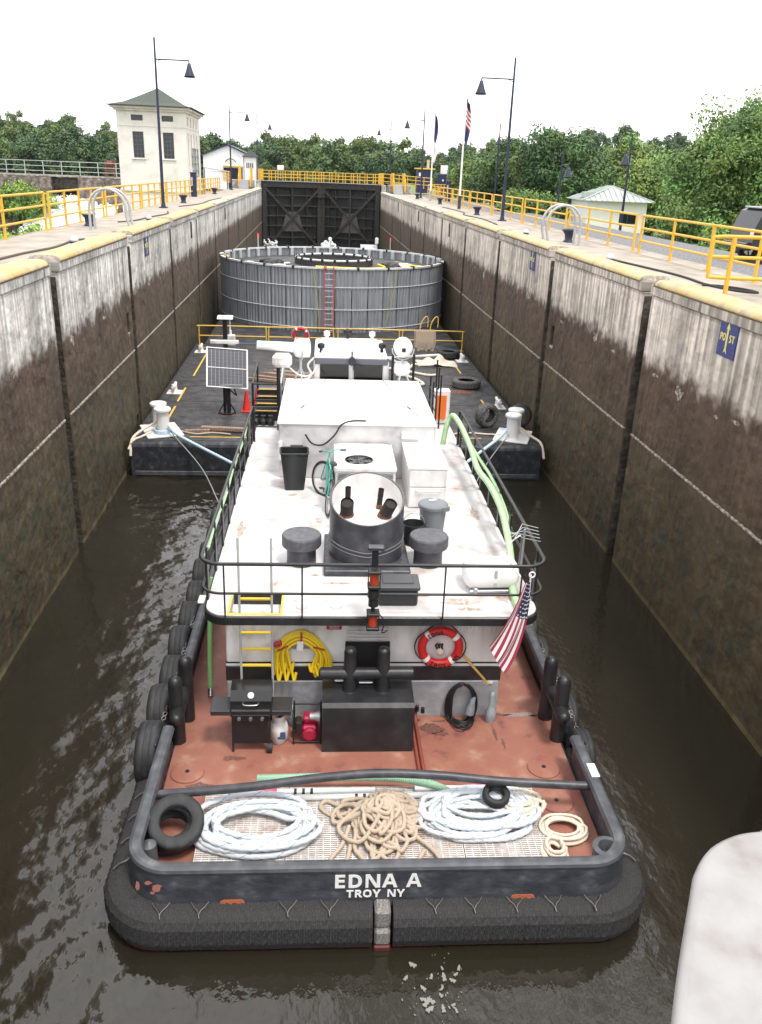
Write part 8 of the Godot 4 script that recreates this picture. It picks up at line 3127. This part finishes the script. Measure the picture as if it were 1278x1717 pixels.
	for x in [-0.3, 0.3]:
		s.box(Vector3(x, 0.06, 0.0), Vector3(0.06, 0.12, 0.7), 0.01)
	obj("cradle", s, M.galv, t)
	s = Shape.new()
	s.box(Vector3(0.02, 0.3, 0.335), Vector3(0.05, 0.3, 0.02), 0.005)
	obj("strap", s, M.galv_pale, t)
	# hoses along the rails
	t = thing("discharge_hose", "long pale green hose draped along the right rail", "hose", tug_frame)
	s = Shape.new()
	s.tube(curve([Vector3(2.12, 2.95, -12.0), Vector3(2.2, 3.4, -12.1), Vector3(2.33, 3.68, -12.1), Vector3(2.45, 3.6, -11.5), Vector3(2.5, 3.45, -10.2), Vector3(2.48, 3.35, -9.0), Vector3(2.52, 3.42, -7.8), Vector3(2.52, 3.4, -6.6), Vector3(2.48, 3.2, -5.6), Vector3(2.42, 2.98, -4.9), Vector3(2.36, 2.8, -4.45), Vector3(2.35, 2.75, -3.9)], 0.08), 0.065, 12)
	obj("hose", s, M.hose_pale, t)
	s = Shape.new()
	s.tube(curve([Vector3(2.5, 3.5, -11.0), Vector3(2.6, 3.4, -9.6), Vector3(2.62, 3.45, -8.2), Vector3(2.66, 3.3, -7.0), Vector3(2.7, 3.05, -6.4)], 0.08), 0.035, 8)
	obj("thin_hose", s, M.hose_pale, t)
	t = thing("rail_hoses", "bundle of thin green and white hoses tied along the left rail", "hose", tug_frame)
	for k in 3:
		s = Shape.new()
		var q := []
		for i in 12:
			q.append(Vector3(-2.68 - 0.035 * k, 3.42 - 0.09 * k + 0.05 * sin(i * 1.3 + k), -4.6 - 0.7 * i))
		s.tube(curve(q, 0.1), 0.022, 7)
		obj("hose", s, [M.hose_pale, M.rope_white, M.hose_pale][k], t)


func bicycle() -> void:
	# stands almost in line with the boat, leaning on the air conditioner; local x forward
	var t := thing("bicycle", "teal bicycle leaning beside the air conditioner, front wheel turned", "bicycle", on_tug(Vector3(-0.82, 2.7, -8.45), PI / 2 + 0.12) * Transform3D(Basis(Vector3.RIGHT, 0.16).scaled(Vector3.ONE * 1.1), Vector3()))
	var teal := paint(0.06, 0.36, 0.28, 0.3)
	var r := 0.33
	var hub_r := Vector3(-0.5, r, 0)
	var hub_f := Vector3(0.55, r, 0)
	var bb := Vector3(-0.06, 0.28, 0)
	var seat := Vector3(-0.2, 0.78, 0)
	var head := Vector3(0.36, 0.82, 0)
	var headlow := Vector3(0.4, 0.66, 0)
	var s := Shape.new()
	s.cyl(bb, seat, 0.018, -1.0, 8)
	s.cyl(seat + Vector3(0.01, -0.08, 0), head, 0.018, -1.0, 8)
	s.cyl(bb, headlow, 0.022, -1.0, 8)
	s.cyl(headlow, head, 0.022, -1.0, 8)
	for z in [-0.05, 0.05]:
		s.cyl(bb + Vector3(0, 0, z * 0.6), hub_r + Vector3(0, 0, z), 0.011, -1.0, 7)
		s.cyl(seat + Vector3(0, -0.1, z * 0.4), hub_r + Vector3(0, 0, z), 0.01, -1.0, 7)
		s.cyl(headlow + Vector3(0, 0, z * 0.8), hub_f + Vector3(0, 0, z), 0.013, -1.0, 7)
	obj("frame", s, teal, t)
	for e in [[hub_r, 0.0], [hub_f, 0.55]]:
		s = Shape.new()
		var b := Basis(Vector3.UP, e[1])
		s.tube(arc(e[0], r, 0, TAU, 40, b * Vector3.RIGHT, Vector3.UP), 0.026, 8, true)
		var wn := obj("wheel", s, M.rubber, t)
		s = Shape.new()
		s.tube(arc(e[0], r - 0.035, 0, TAU, 40, b * Vector3.RIGHT, Vector3.UP), 0.012, 6, true)
		for i in 18:
			var a := TAU * i / 18
			s.cyl(e[0], e[0] + (b * Vector3.RIGHT * cos(a) + Vector3.UP * sin(a)) * (r - 0.03), 0.0022, -1.0, 4, false)
		s.cyl(e[0] - b * Vector3.BACK * 0.05, e[0] + b * Vector3.BACK * 0.05, 0.03, -1.0, 8)
		obj("rim", s, M.galv, wn)
	s = Shape.new()
	s.cyl(seat, seat + Vector3(-0.03, 0.1, 0), 0.013, -1.0, 7)
	s.ball(seat + Vector3(-0.04, 0.13, 0), Vector3(0.14, 0.035, 0.07), 10)
	obj("saddle", s, M.black, t)
	s = Shape.new()
	var hb := Basis(Vector3.UP, 0.55)
	var stem := head + Vector3(0.0, 0.12, 0)
	s.cyl(head, stem, 0.016, -1.0, 7)
	s.tube(curve([stem + hb * Vector3(-0.06, 0.05, -0.3), stem + hb * Vector3(0.02, 0.03, -0.15), stem, stem + hb * Vector3(0.02, 0.03, 0.15), stem + hb * Vector3(-0.06, 0.05, 0.3)], 0.04), 0.013, 7)
	obj("handlebar", s, teal, t)
	for z in [-0.3, 0.3]:
		s = Shape.new()
		s.cyl(stem + hb * Vector3(-0.08, 0.055, z * 1.08), stem + hb * Vector3(-0.03, 0.04, z * 0.75), 0.019, -1.0, 8)
		obj("grip", s, M.black, t)
	s = Shape.new()
	s.xf = Transform3D(Basis(Vector3.RIGHT, PI / 2), bb)
	s.lathe(Vector3(0, 0.04, 0), [Vector2(0.0, 0), Vector2(0.09, 0), Vector2(0.09, 0.01), Vector2(0.0, 0.01)], 18)
	s.xf = Transform3D()
	s.cyl(bb + Vector3(0, 0, 0.06), bb + Vector3(0.13, -0.11, 0.08), 0.012, -1.0, 6)
	s.cyl(bb + Vector3(0, 0, -0.06), bb + Vector3(-0.13, 0.11, -0.08), 0.012, -1.0, 6)
	s.box(bb + Vector3(0.13, -0.11, 0.13), Vector3(0.09, 0.025, 0.09), 0.006)
	s.box(bb + Vector3(-0.13, 0.11, -0.13), Vector3(0.09, 0.025, 0.09), 0.006)
	obj("crankset", s, M.black, t)
